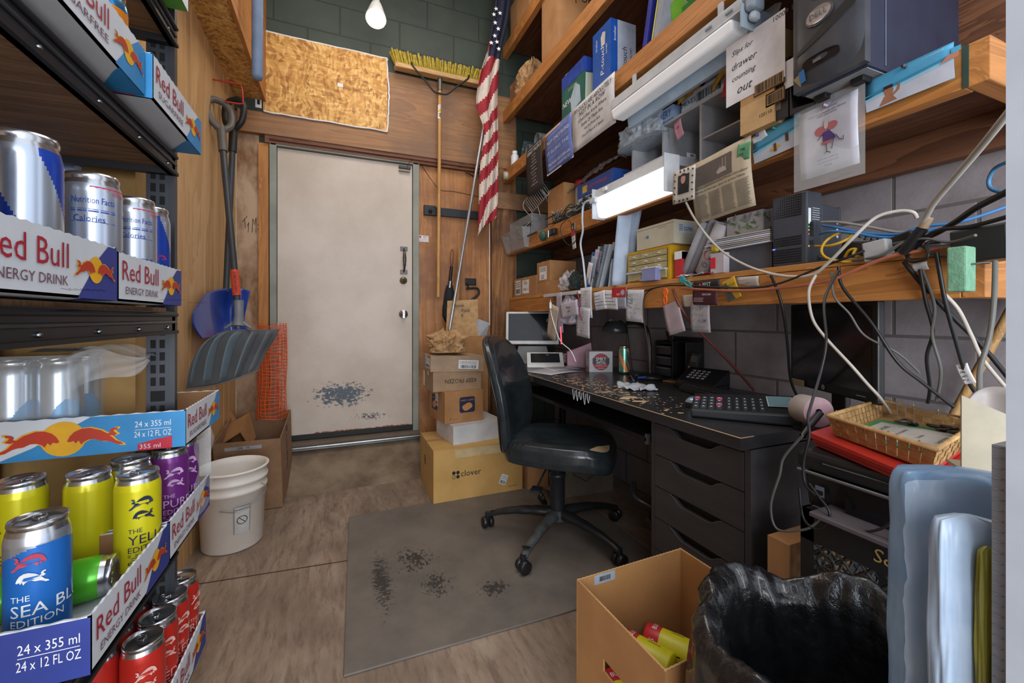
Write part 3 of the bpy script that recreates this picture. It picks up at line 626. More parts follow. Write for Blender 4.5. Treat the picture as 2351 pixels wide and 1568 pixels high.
q.grid(lambda u, v: netpt(RF, .55+.45*u, .25+.72*v)+Vector((.004+.004*math.sin(v*9), .016, 0)), 10, 70, FR_, mf=lambda u, v: FR_ if int(v*15+u*3) % 2 else FW)
part(t, 'cloth', q, 'red white and blue furled cloth', solid=.0012)
def star(q, c, r, m, T):
    pts = [(r*(1 if k % 2 == 0 else .42)*math.sin(k*math.pi/5), r*(1 if k % 2 == 0 else .42)*math.cos(k*math.pi/5)) for k in range(10)]; q.T = T; q.poly(pts, m)
q = MB()
for k, (x, y) in enumerate([(1139, 20), (1137, 52), (1136, 82), (1128, 98), (1134, 33), (1144, 66), (1141, 96), (1145, 112), (1148, 30)]):
    c = P(x, y, Y=2.82); star(q, c, .017, WHITE, frame(c, (1, -.2, .15), (0, 0, 1)))
part(t, 'stars', q)
# ---------------------------------------------------------------- small things on the back wall
yy = YB-.014
a, b_ = P(972, 475, Y=yy), P(1098, 505, Y=yy)
t = thing('tool_rail', 'black tool rail screwed across the plywood right of the door', 'rail', (a.x, yy, b_.z)); q = MB(); q.box((a.x+.08, yy-.02, b_.z), (b_.x+.08, yy, b_.z+.062), M('23282e', .5)); part(t, 'rail', q, bevel=.003)
q = MB(); q.box((a.x, yy-.028, b_.z-.004), (a.x+.09, yy, b_.z+.07), M('23282e', .5)); q.tube([(a.x+.045, yy-.03, b_.z+.03), (a.x+.045, yy-.05, b_.z+.02)], .014, BLACK); part(t, 'clamp', q, bevel=.003)
a = P(972, 548, Y=yy); q = MB(frame((a.x, yy-.001, a.z), (1, 0, 0), (0, 0, 1))); q.rect(-.038, -.024, .038, .024, WHITE); q.text('A  PEST', .004, .006, .014, INK, w=.06); q.text('MANAGEMENT', 0, -.006, .007, RED); q.disc(.008, .0008, RED, 12, (-.024, .012)); lines(q, -.034, -.02, .068, .012, 2, RED)
tag(q.build('wall_sticker'), 'small white pest control sticker beside the door frame', 'sticker')
a = P(1032, 640, Y=yy-.03)
t = thing('umbrella', 'folded black umbrella hanging on a cord from a nail', 'umbrella', (a.x, yy-.035, P(1032, 742, Y=yy-.03).z)); z0 = t['_w'].translation.z; ht = P(1040, 612, Y=yy-.03).z-z0; bz = P(1034, 655, Y=yy-.03).z-z0
q = L(t); q.lathe([(0, 0), (.03, .01), (.052, .06), (.05, .12), (.034, bz-.06), (.02, bz)], M('1f2125', .8), 26, fn=lambda v: Vector((v.x*(1+.18*math.sin(7*math.atan2(v.y, v.x)+v.z*18)), v.y*.55*(1+.18*math.sin(7*math.atan2(v.y, v.x)+v.z*18)), v.z))); part(t, 'canopy', q)
q = L(t); q.tube([(.0, 0, bz), (.015, 0, ht)], [.012, .012], BLACK, 12); q.tube([(.0, 0, bz-.02), (.005, 0, bz+.03)], .016, STEEL, 12); hg_ = part(t, 'grip', q)
q = L(t); q.tube([(.015, 0, ht), (.005, 0, ht+.05), (.018, .01, ht+.13), (.035, .02, ht+.1), (.02, 0, ht)], .002, M('57231d', .6), 5, smooth=5); part(hg_, 'wrist_cord', q)
a, b_ = P(1056, 570, Y=3.06), P(1048, 760, Y=3.0); mb = MB(); mb.tube([b_-Vector((0, 0, .0)), a], [.019, .013], wood('a8804c', '8a6236', 'z', 9), 14); mb.tube([(b_.x, b_.y, .3), b_], .019, wood('a8804c', '8a6236', 'z', 9), 14); mb.tube([(b_.x, b_.y, .0), (b_.x, b_.y, .31)], .019, wood('a8804c', '8a6236', 'z', 9), 14); tag(mb.build('wooden_pole'), 'bare wooden pole standing behind the box stack near the umbrella', 'pole')
a = P(1080, 648, Y=yy); t = thing('wall_bracket', 'black metal bracket with an arm under the tool rail', 'bracket', (a.x, yy, a.z-.1)); q = MB(); q.box((a.x-.045, yy-.012, a.z-.025), (a.x+.045, yy, a.z+.03), BLACK); part(t, 'plate', q, bevel=.006)
q = MB(); q.tube([(a.x-.05, yy-.06, a.z-.055), (a.x+.02, yy-.06, a.z-.05), (a.x+.045, yy-.06, a.z-.06), (a.x+.045, yy-.06, a.z-.1), (a.x-.03, yy-.04, a.z-.16)], .009, BLACK, 8, smooth=4); q.tube([(a.x-.03, yy, a.z), (a.x-.03, yy-.06, a.z-.055)], .006, BLACK); part(t, 'arm', q)
mb = MB(); mb.tube([P(935, 383, Y=YB-.045), P(945, 368, Y=YB-.05), P(965, 376, Y=YB-.03), P(985, 405, Y=yy), P(1010, 435, Y=yy), P(1045, 440, Y=yy), P(1100, 452, Y=yy)], .0022, BROWNINK, 5, smooth=5); tag(mb.build('sensor_wire'), 'thin brown wire running from the door sensor across the plywood', 'wire')
mb = MB(); a = P(1080, 408, Y=yy); mb.tube([(a.x-.03, yy-.06, a.z+.01), (a.x+.05, yy, a.z-.0)], .004, INK, 6); mb.tube([(a.x-.06, yy-.06, a.z+.012), (a.x-.02, yy-.06, a.z+.008)], .004, INK, 6); tag(mb.build('peg'), 'thin black metal peg sticking out of the wall by the flag', 'peg')
# ---------------------------------------------------------------- lamp on the ceiling
a = P(863, 44, Y=2.62); nrm = Vector((-.05, -.42, -.91)).normalized()
t = thing('ceiling_lamp', 'white spot lamp with a glowing lens hanging from the ceiling', 'lamp', (a.x, a.y, 3.69)); w = t['_w'].inverted(); ac = w @ a
q = L(t); q.tube([(0.01, .05, 0), (.01, .05, ac.z+.12)], .016, M('c9c9c6', .5), 12); part(t, 'stem', q)
q = L(t); q.T = t['_w'] @ (TR(ac) @ nrm.to_track_quat('Z', 'Y').to_matrix().to_4x4()); q.lathe([(.057, 0), (.061, -.004), (.057, -.02), (.04, -.1), (.03, -.14), (0, -.14)], M('d2d2cf', .5), 32); part(t, 'lamp_shade', q)
q = L(t); q.T = t['_w'] @ (TR(ac) @ nrm.to_track_quat('Z', 'Y').to_matrix().to_4x4()); q.lathe([(0, .003), (.04, .002), (.055, -.002)], M('fffaf0', .5, em=5), 32); part(t, 'lens', q, 'glowing white lens')
l = bpy.data.lights.new('lamp_bulb', 'POINT'); l.energy = 5; l.shadow_soft_size = .06; l.color = (1, .9, .76); o = bpy.data.objects.new('lamp_bulb', l); COL.objects.link(o); o.location = a+nrm*.09
# ---------------------------------------------------------------- storage rack on the left
XF = -.292
t = thing('storage_rack', 'black steel storage rack with wooden shelf boards along the left wall', 'rack', (-.45, .4, .001))
BOARD = wood('8c6a4a', '6b4c33', 'x', 9)
for px_, py_, yd in ((-.341, 1.0, 1), (-.598, 1.0, 1), (-.341, -.22, 1), (-.598, -.22, 1)):
    q = MB(); q.box((px_, py_, .001), (px_+.038, py_+.003, 2.35), M('3c4048', .45, .3)); q.box((px_+.035, py_+.003, .001), (px_+.038, py_+.035, 2.35), RACKM); q.box((px_+.036, py_-.002, .001), (px_+.045, py_+.012, 2.35), M('3a3d43', .4, .3))
    z = .03
    while z < 2.3:
        for dx in (.007, .021):
            q.box((px_+dx, py_-.0008, z), (px_+dx+.008, py_-.0001, z+.016), M('050607', .8))
        z += .024
        if int(z*1000) % 5 == 0: q.box((px_+.007, py_-.0008, z), (px_+.029, py_-.0001, z+.02), M('050607', .8)); z += .03
    part(t, 'upright', q)
for zb_, bw_ in ((1.585, 1), (1.335, 1), (1.03, 1), (.60, 1), (.315, 1)):
    q = MB(); q.box((XF-.012, -.22, zb_), (XF-.004, 1.0, zb_+.042), M('32353a', .35, .4)); q.box((XF-.012, -.22, zb_), (XF+.002, 1.0, zb_+.006), RACKM)
    q.tube([(XF-.002, -.22, zb_+.036), (XF-.002, 1.0, zb_+.036)], .004, RACKM, 8); q.tube([(XF-.003, -.22, zb_+.022), (XF-.003, 1.0, zb_+.022)], .003, M('43464b', .3, .4), 8); q.box((-.6, .985, zb_), (XF-.004, .998, zb_+.04), RACKM)
    for k in range(9): q.ball((XF-.003, .96-.12*k, zb_+.012), .0035, STEEL, 5)
    part(t, 'shelf_beam', q)
    q = MB(); q.box((-.602, -.22, zb_+.012 if zb_ > 1.2 else zb_+.042), (XF-.013, .984, zb_+.049), BOARD); part(t, 'shelf_board', q)
# bull logo: two charging bulls over a disc
BULL = [(150, 288), (175, 290), (190, 302), (186, 318), (200, 322), (232, 298), (285, 278), (325, 280), (358, 296), (380, 322), (393, 352), (380, 358), (362, 352), (352, 368), (338, 352), (326, 378), (312, 362), (290, 350), (262, 350), (232, 366), (205, 368), (182, 376), (150, 396), (122, 398), (128, 386), (160, 368), (178, 346), (190, 334), (168, 338), (150, 328), (165, 316), (170, 304), (152, 300)]
BULL = [((x-410)/560, -(y-335)/560) for x, y in BULL]
def fan(q, pts, m, z, T):  # triangulate concave outline
    from mathutils.geometry import tessellate_polygon
    tr_ = tessellate_polygon([[Vector((p[0], p[1], 0)) for p in pts]]); q.add([T(Vector((p[0], p[1], z))) for p in pts], [tuple(f) for f in tr_], m)
YL = M('e0a821', .55); RB_ = M('b8371f', .55)
def bulls(q, cx, cy, w, z=.0006, both=True, fn=None, m=None, dm=None):
    T0 = fn or (lambda p: p)
    q.add([T0(Vector((cx+.19*w*math.cos(k*.262), cy+.19*w*math.sin(k*.262), z))) for k in range(24)], [tuple(range(24))], dm or YL)
    for sx in ((1, -1) if both else (1,)):
        fan(q, [(cx+sx*(x*w*1.04-.006*w), cy+y*w*1.10) for x, y in BULL], dm or YL, z+.0002, T0)
        fan(q, [(cx+sx*x*w, cy+y*w) for x, y in BULL], m or RB_, z+.0004, T0)
TW = M('c9ced4', .5, c2='bfc5cc'); TNAVY = M('2b3a86', .5); TSKY = M('2f86c0', .5)
def tray(label, loc, kind, group='printed can trays on the rack', rot=0, w=.34, d=.232, h=.068, marks=True):
    t = thing('can_tray', label, 'can tray', loc, rot, group); th = .003; hue = TNAVY if kind == 'navy' else TSKY
    base = t['_w']; q = L(t); q.box((-w/2, -d/2, 0), (w/2, d/2, th), TW)
    for f, W_2 in (('front', w), ('back', w), ('left', d), ('right', d)):
        T = base @ Carton.FACES[f](w, d, h); n = 28
        out = [(-W_2/2, -h/2), (W_2/2, -h/2)]+[(W_2/2-W_2*k/n, h/2-.0016*(k % 2)) for k in range(n+1)]
        bot = TW
        m_ = MB(T); m_.prism(out, -th, 0, TW); m_.rect(-W_2/2, -h/2, W_2/2, h/2-.002, CARDIN, -th-.0004)
        m_.f[-1] = m_.f[-1][::-1]
        for k, fc in enumerate(m_.f): q.f.append([a+len(q.v) for a in fc]); q.m.append(q.mi(m_.mats[m_.m[k]])); q.sm.append(False)
        q.v += m_.v
    part(t, 'body', q)
    q = L(t); q.T = base @ Carton.FACES['right'](w, d, h); z = .0006
    q.poly([(.03, -h/2), (d/2, -h/2), (d/2, h/2-.002), (.095, h/2-.002), (.07, .012), (.05, -.012)], hue, z)
    q.text('Red Bull', -.046, -.004, .026, M('a51f35', .5), w=.118, z=.001); q.text('ENERGY DRINK' if kind == 'navy' else 'SUGARFREE', -.042, -.022, .010, M('6d4a5a', .6), w=.108, z=.001)
    bulls(q, .066, .0, .082, .0012); part(t, 'end_print', q)
    q = L(t); q.T = base @ Carton.FACES['front'](w, d, h)
    if kind == 'sky':
        q.poly([(-.085, -h/2), (w/2, -h/2), (w/2, h/2-.002), (.035, h/2-.002), (.0, .01), (-.04, -.014)], hue, z)
        bulls(q, .0, -.002, .155, .001); q.text('24 x 355 ml', .122, .008, .0105, WHITE, w=.052, z=.001); q.rect(.096, .003, .148, .0038, WHITE, .001); q.text('24 x 12 FL OZ', .122, -.010, .0105, WHITE, w=.054, z=.001)
        q.text('Red Bull', -.125, .0, .03, M('a51f35', .5), w=.085, z=.001); q.text('SUGARFREE', -.12, -.024, .011, M('5d4350', .6), w=.08, z=.001)
        q.poly([(.10, -h/2), (.15, -h/2), (.15, -.012), (.125, -.016), (.10, -.022)], M('b8283e', .35), .0014); q.text('355 ml', .118, -.031, .008, TW, w=.03, z=.0018)
    else:
        q.poly([(-w/2+.13, -h/2), (w/2, -h/2), (w/2, h/2-.002), (-w/2+.18, h/2-.002)], hue, z); bulls(q, 0.02, 0, .12, .001)
        q.text('24 x 355 ml', .135, .006, .011, WHITE, w=.052, z=.001); q.rect(.109, .002, .161, .0028, WHITE, .001); q.text('24 x 12 FL OZ', .135, -.012, .011, WHITE, w=.054, z=.001)
    part(t, 'side_print', q)
    q = L(t); q.T = base @ Carton.FACES['bottom'](w, d, h); q.poly([(w/2-.05, -d/2), (w/2, -d/2), (w/2, -d/2+.075), (w/2-.012, -d/2+.06)], hue, .0006); part(t, 'base_print', q); q = MB(base @ Carton.FACES['bottom'](w, d, h)); q.text('LD06EZ', w/2-.09, d/2-.02, .008, M('3f6b94', .6), z=.0006); part(t, 'lot_code', q)
    return t
C = (XF+.027-.17)
tray('printed can tray with navy corner nearest the camera on the middle shelf', (C, .572, 1.082), 'navy')
tray('printed can tray with navy corner at the far end of the middle shelf', (C, .808, 1.082), 'navy', h=.064)
tray('light blue and white can tray nearest the camera on the upper shelf', (C, .655, 1.386), 'sky')
tray('light blue and white can tray at the far end of the upper shelf', (C+.008, .893, 1.386), 'sky')
tray('navy can tray low on the rack holding the blue and yellow cans', (C, .745, .65), 'navy')
tray('navy can tray under the purple cans at the far end of the rack', (C, .985, .65), 'navy')
tray('light blue sugarfree can tray stacked on top of the yellow cans', (C, 1.065, .822), 'sky')
tray('navy can tray holding the red cans at the bottom of the rack', (C, .957, .368), 'navy')
# cans
HC, RC = .162, .0292
ALU = M('c3c7cc', .22, .95); ALUD = M('9a9ea4', .3, .9)
def vcyl(a0, R0=RC): return lambda p: Vector(((R0+p.z)*math.cos(a0-p.y/R0), (R0+p.z)*math.sin(a0-p.y/R0), p.x))   # text running up the can
def can_builder(kind):
    cols = {'sea': ('2468b8', 'b9c2cf'), 'yellow': ('c9c21c', 'c9c21c'), 'red': ('b52a22', 'b52a22'), 'green': ('52b52c', 'b5bcc2'), 'silver': ('b9c3d3', 'b9c3d3'), 'classic': ('1b3c9a', 'b8c4d4'),
            'sky': ('3c8fc4', 'b8c4d0'), 'purple': ('6a2a78', '6a2a78'), 'orange': ('cf7a1c', '3a8cc4'), 'peach': ('e8985c', '7cc0b0')}
    c1, c2 = cols[kind]; m1 = M(c1, .28, .25 if kind not in ('silver',) else .8, c2=c1); m2 = M(c2, .25, .8, c2=c2)
    def fn(t):
        q = L(t); prof = [(.0, .006), (.021, .004), (.0235, 0), (.0255, .003)]+[(RC, .012+.125*j/60) for j in range(61)]+[(.0275, .146), (.0258, .152)]
        def mf(i, k):
            if i < 4 or i >= 65: return ALU
            if kind == 'classic': return m1 if ((k+(i-4)*.5) % 48) < 24 else m2
            if kind == 'sky': return m1 if i < 30+12*math.sin(k*.131) else m2
            if kind == 'sea': return m2 if i >= 56+7*math.sin(k*.0655+1) else m1
            if kind == 'orange': return m2 if i > 61 else m1
            if kind == 'peach': return m1 if math.sin(k*.1309+i*.1)+math.sin(k*.1963*2+i*.17) > .2 else m2
            return m1
        q.lathe(prof, m1, 96, mf=mf)
        fn1 = cyl(RC, 0); PR = {'sea': WHITE, 'yellow': M('222c44', .4), 'red': M('d8a9a0', .3), 'purple': M('c9a8cf', .4), 'silver': M('2a4a9c', .4), 'classic': M('c32c45', .4), 'sky': M('b3283c', .4), 'green': M('bfc6c0', .3), 'orange': WHITE, 'peach': M('c4466a', .4)}[kind]
        if kind in ('sea', 'yellow', 'red', 'purple', 'green'):
            nm = {'sea': ('SEA BLUE', 'THE'), 'yellow': ('YELLOW', 'THE'), 'red': ('RED', 'THE'), 'purple': ('PURPLE', 'THE'), 'green': ('GREEN', 'THE')}[kind]
            sh = -.012
            q.text('THE', sh-.008, .072, .0065, PR, fn=fn1, z=.0005, al='l'); q.text(nm[0], sh-.008, .054, .014, PR, fn=fn1, z=.0005, al='l'); q.text('EDITION', sh-.008, .042, .0085, PR, fn=fn1, z=.0005, al='l')
            q.text('Red Bull', .003, .0, .012, PR, fn=vcyl(-.28), z=.0005, al='l', w=.036)
            fan(q, [(x*.06+.012, y*.085+.118) for x, y in BULL], M('b8465a', .4) if kind == 'sea' else PR, .0016, fn1)
            fan(q, [(-x*.055-.016, y*.075+.098) for x, y in BULL], PR, .0016, fn1)
        elif kind in ('silver',):
            for a0 in (0, 2.1, 4.2):
                f2 = cyl(RC, a0); q.text('Nutrition Facts', 0, .120, .008, PR, w=.042, fn=f2, z=.0006); q.text('Calories', -.004, .0965, .008, PR, w=.03, fn=f2, z=.0006)
                for k, y in enumerate((.114, .111, .098, .066, .05, .03)): 
                    for j in range(4): q.rect(-.022+.011*j, y-.002, -.011+.011*j, y-.002+(.0018 if k in (1, 3) else .0008), PR, .0005, f2)
                lines(q, -.02, .068, .04, .028, 7, PR, .0005, 3); q.v, q.v
            # curved print rows
            q.text('RED BULL', 0, .134, .004, M('c32c45', .4), w=.02, fn=cyl(RC, 1.0), z=.0006)
            for k in range(9): q.rect(-.03+.0065*k, .1375, -.0235+.0065*k, .1425, M('b8323f', .4), -.0006, cyl(RC, .9))
        else:
            for a0 in (0, 3.14): q.text({'classic': 'Red Bull', 'sky': 'Red Bull', 'orange': 'Red Bull', 'peach': 'Alani'}[kind], 0, .04 if kind != 'peach' else .07, .013, PR, w=.04, fn=cyl(RC, a0), z=.0006)
            if kind == 'classic': fan(q, [(x*.05, y*.05+.075) for x, y in BULL], PR, .0006, fn1); lines(q, -.012, .11, .02, .02, 4, WHITE, .0006, 5)
        part(t, 'body', q)
        q = L(t); q.lathe([(.0258, .152), (.0268, .156), (.0262, .1605), (.0252, .1605), (.0245, .156), (.0225, .1545), (0, .155)], ALU, 40)
        hr_ = part(t, 'rim', q, 'silver rolled rim and lid')
        q = L(t); q.add([(.004+.009*math.cos(k*.4), .007*math.sin(k*.4), .1558) for k in range(16)], [tuple(range(16))], ALUD); q.tube([(-.010+.0085*math.cos(k*.45), .006*math.sin(k*.45), .1568) for k in range(15)], .0013, ALU, 6); q.ball((-.0, 0, .1566), .002, ALU, 5); part(hr_, 'pull_tab', q)
    return fn
NICE = {'sea': 'sea blue edition', 'yellow': 'yellow edition', 'red': 'red', 'green': 'green', 'silver': 'silver nutrition side', 'classic': 'blue and silver', 'sky': 'light blue and silver', 'purple': 'purple', 'orange': 'orange'}
def can(kind, label, x, y, z, yaw=None, group=None, rot=None):
    yaw = -1.05 if yaw is None else yaw
    return inst('can_'+kind, can_builder(kind), 'drink_can', label, 'drink can', (x, y, z), rot if rot is not None else RZ(yaw), group)
zf = 1.086
can('silver', 'silver drink can cut by the left photo edge on the middle shelf', -.302, .497, zf, -1.3)
can('classic', 'blue and silver drink can second from the left on the middle shelf', -.302, .590, zf, -1.9)
can('silver', 'silver drink can in the second row between two middle shelf cans', -.352, .66, zf, -.6)
can('silver', 'large silver drink can with nutrition panel facing out on the middle shelf', -.302, .722, zf, -1.15)
can('silver', 'silver drink can right behind the large nutrition panel can', -.302, .838, zf, -1.1)
can('classic', 'mostly blue drink can at the far end of the middle shelf', -.302, .896, zf, -.3)
can('silver', 'silver drink can in shadow behind the nutrition panel can', -.362, .80, zf, .4)
can('orange', 'orange drink can standing in a tray on the upper shelf', -.33, .765+.05, 1.39, -1.2)
can('sea', 'big blue drink can with white lettering nearest the camera', -.345, .702, .654, -1.25)
can('yellow', 'yellow drink can with navy bull print in the low navy tray', -.300, .850, .654, -.95)
can('yellow', 'yellow drink can showing its nutrition panel beside the printed one', -.372, .878, .654, 2.0)
can('yellow', 'yellow drink can behind the big blue can at the left', -.452, .90-.02, .654, -2.2)
can('yellow', 'yellow drink can half hidden in the second row under the tray', -.34, .935, .654, 1.0)
can('purple', 'purple drink can wrapped in film at the far end of the rack', -.300, 1.05, .654, -.75)
can('purple', 'purple drink can behind the yellow can under the light blue tray', -.300, .985, .654, -.9)
gx, gy = Vector((-.305, .795, .684)), Vector((-.463, .765, .684)); dv = (gx-gy).normalized(); Rg = dv.to_track_quat('Z', 'Y').to_matrix().to_4x4()
can('green', 'green drink can lying on its side in the low navy tray', gx.x-dv.x*HC, gx.y-dv.y*HC, .684, rot=Rg @ RZ(.6))
for i in range(3):
    for j in range(4):
        lab = {(0, 2): 'red drink can standing at the tray corner, front of the red ones', (0, 3): 'red drink can farthest from the camera at the outer tray edge'}.get((i, j), 'red drink can standing in the bottom tray among the others')
        can('red', lab, -.300-.0605*i, .869+.0595*j, .372, -1.0-.4*i+.3*j, 'red cans in the bottom tray')
for i in range(3):
    for j in range(2): can('sky', 'light blue and silver can inside the shrink wrapped pack', -.462-.0605*i, 1.0+.06*j, .826, -1.6+.4*i, 'cans in the shrink wrapped pack')
# shrink wrap round the pack
def wrap(u, v):
    x0, x1, y0, y1 = -.613, -.425, .962, 1.098; per = [(x0, y0), (x1, y0), (x1, y1), (x0, y1), (x0, y0)]; s_ = u*4; i = min(int(s_), 3); f = s_-i
    x = per[i][0]*(1-f)+per[i+1][0]*f; y = per[i][1]*(1-f)+per[i+1][1]*f; z = .83+.165*v; n_ = noise.noise(Vector((x*30, y*30, z*14)))*.004
    k = 1-.12*max(0, v-.9)*10; return Vector(((x+.52)*k-.52+n_, (y-1.03)*k+1.03+n_, z))
mb = MB(); mb.grid(wrap, 60, 14, CLEARM)
mb.grid(lambda u, v: Vector((-.44+.115*u, .965+.11*v+.02*u*v, .99+.012*math.sin(u*5)+.006*math.sin(v*14+u*6)+.01*u)), 18, 12, CLEARM)
mb.grid(lambda u, v: Vector((-.44+.115*u, .965+.006*math.sin(v*9+u*8), .99+.012*math.sin(u*5)+.01*u-(.055*(1-u)**.5+.01)*v)), 18, 8, CLEARM)
t = tag(mb.build('shrink_wrap'), 'clear crinkled shrink film round a pack of cans on the rack', 'plastic wrap')
q = MB(frame((-.45, .96, .998), (1, .1, .0), (0, 1, .1))); q.rect(-.035, 0, .035, .05, M('b7c3cf', .4), .004); lines(q, -.03, .005, .06, .04, 4, M('7a8894', .5), .0046); part(t, 'paper_label', q)
mb = MB(); mb.grid(lambda u, v: Vector((-.262+.004*math.sin(v*12+u*4), 1.0+.11*u, .665+.15*v)), 14, 14, CLEARM); mb.grid(lambda u, v: Vector((-.262-.03*math.sin(v*3), 1.10+.02*v, .72+.1*u)), 8, 8, CLEARM); tag(mb.build('shrink_wrap'), 'clear film hanging over the purple cans', 'plastic wrap')
c = Carton('cardboard_box', 'tall tan carton standing on the floor behind the rack end', 'box', (-.49, 1.125, .001), .22, .12, 1.45, 0, M('a5824f', .85), tape=False); c.done(); c.sticker('front', .06, -.44, .09, .03, mat=M('cfc8b8', .5))
c = Carton('storage_tote', 'pale blue plastic tote behind the cans on the rack', 'tote', (-.535, 1.048, 1.08), .15, .026, .27, 0, M('8b9dc0', .3, c2='a4b4d2', sc=40), tape=False); c.done()
t = thing('carton', 'green and white carton on the very top shelf of the rack', 'carton', (-.435, .86, 1.636)); q = L(t); GRN = M('5c9a3c', .5)
q.box((-.17, -.1, 0), (.17, .1, .12), GRN); q.T = t['_w'] @ Carton.FACES['right'](.34, .2, .12); q.poly([(.02, -.06), (.1, -.06), (.1, .06), (-.02, .06)], WHITE, .0008); q.T = t['_w'] @ Carton.FACES['bottom'](.34, .2, .12); q.rect(.06, -.08, .14, -.02, WHITE, .0008); q.rect(.065, -.075, .135, -.025, M('2e5a20'), .0012); barcode(q, .07, -.07, .06, .04, WHITE, .0016); part(t, 'body', q)
# ---------------------------------------------------------------- timber wall shelves on the right
struct(MB().box((XR-.012, .25, 1.72), (XR, 3.08, 3.7), DWOOD).build('trim_10', kind='world'))
FIR = wood('b5793f', '96612c', 'y', 7)
LV = {'low': (1.26, 1.104, 1.22, .472), 'mid': (1.24, 1.553, 1.645, .458), 'up': (1.20, 2.128, 2.218, .42), 'up2': (1.20, 2.608, 2.70, .42), 'up3': (1.20, 3.12, 3.21, .42)}
nmz = {'low': 'lowest timber shelf with papers pinned along its front, above the desk', 'mid': 'timber shelf with the lit tube light on its front, second from the bottom', 'up': 'timber shelf with three joke posters, third from the bottom', 'up2': 'timber shelf holding the kraft bag, fourth from the bottom', 'up3': 'topmost timber shelf partly above the photo'}
for k_, (X0, z0, z1, ye) in LV.items():
    t = thing('wall_shelf', nmz[k_], 'shelf', (1.45, 1.8, z0)); q = MB()
    if k_ == 'low': q.box((X0, ye, z0), (X0+.038, 3.10, z1-.02), FIR); q.box((X0-.002, ye, z1-.019), (X0+.038, 3.10, z1), wood('c0894e', 'a87038', 'y', 7))
    else: q.box((X0, ye, z0), (X0+.038, 3.10, z1), FIR)
    part(t, 'front_beam', q, bevel=.002)
    q = MB(); q.box((X0+.039, ye+.041, z1-.022), (XR-.014, 3.09, z1), DWOOD); part(t, 'shelf_board', q)
    q = MB(); q.box((X0+.0, ye-.038, z0), (XR-.014, ye-.001, z1), wood('b5793f', '96612c', 'x', 7)); part(t, 'end_joist', q, bevel=.002)
    if k_ != 'low': q = MB(); q.box((XR-.055, ye+.041, z0-.03), (XR-.014, 3.09, z1-.023), DWOOD); part(t, 'wall_cleat', q)
    if k_ == 'mid': q = MB(); q.box((X0-.0015, ye-.006, z0), (X0, ye+.004, z1), M('2c4038', .6)); part(t, 'green_tape', q)
    if k_ == 'up3': pass
# the shelves' crosspiece on the back wall
struct(MB().box((1.13, 3.10, 1.93), (XR, 3.155, 2.06), PLYX).build('trim_11', kind='world'))
def YX(px, X): return P(px, 500, X=X).y
def SB(name, label, cat, pn, pf, X, zb, ytop, dx, mat=None, group=None, tape=True, rot=0, open=False, gap=.001):
    y0, y1 = YX(pn, X), YX(pf, X); zt_ = P(pn, ytop, X=X).z
    return Carton(name, label, cat, (X, y0, zb+gap), dx, y1-y0, zt_-zb, rot, mat, at='fl', tape=tape, open=open, group=group)
# lights on the shelves
t = thing('tube_light', 'lit white tube light fixed to the front of the second shelf', 'light fixture', (1.20, 1.52, 1.55)); HOUS = M('bfc4c9', .4)
y0, y1 = 1.275, 1.77; q = MB(); q.hexa([(1.175, y0, 1.655), (1.238, y0, 1.655), (1.238, y1, 1.655), (1.175, y1, 1.655), (1.185, y0, 1.70), (1.238, y0, 1.70), (1.238, y1, 1.70), (1.185, y1, 1.70)], HOUS); part(t, 'housing', q, bevel=.003)
q = MB(); q.hexa([(1.185, y0+.004, 1.556), (1.236, y0+.004, 1.556), (1.236, y1-.012, 1.556), (1.185, y1-.012, 1.556), (1.168, y0+.004, 1.654), (1.236, y0+.004, 1.654), (1.236, y1-.012, 1.654), (1.168, y1-.012, 1.654)], M('eef6ff', .5, em=1.05)); part(t, 'diffuser', q, 'glowing white diffuser', bevel=.01)
for yy_ in (y0-.006, y1): q = MB(); q.box((1.162, yy_, 1.553), (1.238, yy_+.006, 1.702), HOUS); part(t, 'end_cap', q, bevel=.002)
q = MB(); q.box((1.166, 1.665, 1.67), (1.178, 1.69, 1.685), WHITE); part(t, 'switch', q)
t = thing('tube_light', 'long white shop light with plastic end cap under the third shelf', 'light fixture', (1.20, 1.3, 1.93)); y0, y1 = .93, 1.60; q = MB()
q.box((1.155, y0, 2.018), (1.215, y1, 2.06), M('b3b8bd', .35)); q.box((1.15, y0, 2.014), (1.25, y1, 2.019), M('b3b8bd', .35)); q.box((1.19, y0+.1, 2.06), (1.2, y0+.12, 2.127), M('b3b8bd', .35)); q.box((1.19, y1-.12, 2.06), (1.2, y1-.1, 2.127), M('b3b8bd', .35)); part(t, 'housing', q, bevel=.002)
q = MB(); q.hexa([(1.16, y0+.03, 1.972), (1.22, y0+.03, 1.972), (1.22, y1, 1.972), (1.16, y1, 1.972), (1.148, y0+.03, 2.013), (1.235, y0+.03, 2.013), (1.235, y1, 2.013), (1.148, y1, 2.013)], M('e6eaee', .35, em=.12)); part(t, 'diffuser', q, bevel=.008)
q = MB(); q.box((1.14, y0-.012, 1.955), (1.27, y0-.008, 2.03), M('93a1ad', .4)); q.hexa([(1.25, y0, 1.945), (1.265, y0, 1.945), (1.265, y1, 1.945), (1.25, y1, 1.945), (1.24, y0, 2.014), (1.255, y0, 2.014), (1.255, y1, 2.014), (1.24, y1, 2.014)], M('a9c0d4', .3)); part(t, 'reflector', q)
q = MB(); q.box((1.15, y0-.045, 2.0), (1.205, y0-.013, 2.062), M('8d9aa6', .4)); q.box((1.16, y0-.04, 1.972), (1.195, y0-.016, 2.0), M('b4c2cd', .3)); part(t, 'end_cap', q, bevel=.01)
q = MB()
for yy_ in (y0+.03, y0+.11): q.box((1.150, yy_, 2.036), (1.156, yy_+.025, 2.043), M('7b848c', .4))
part(t, 'clip', q)
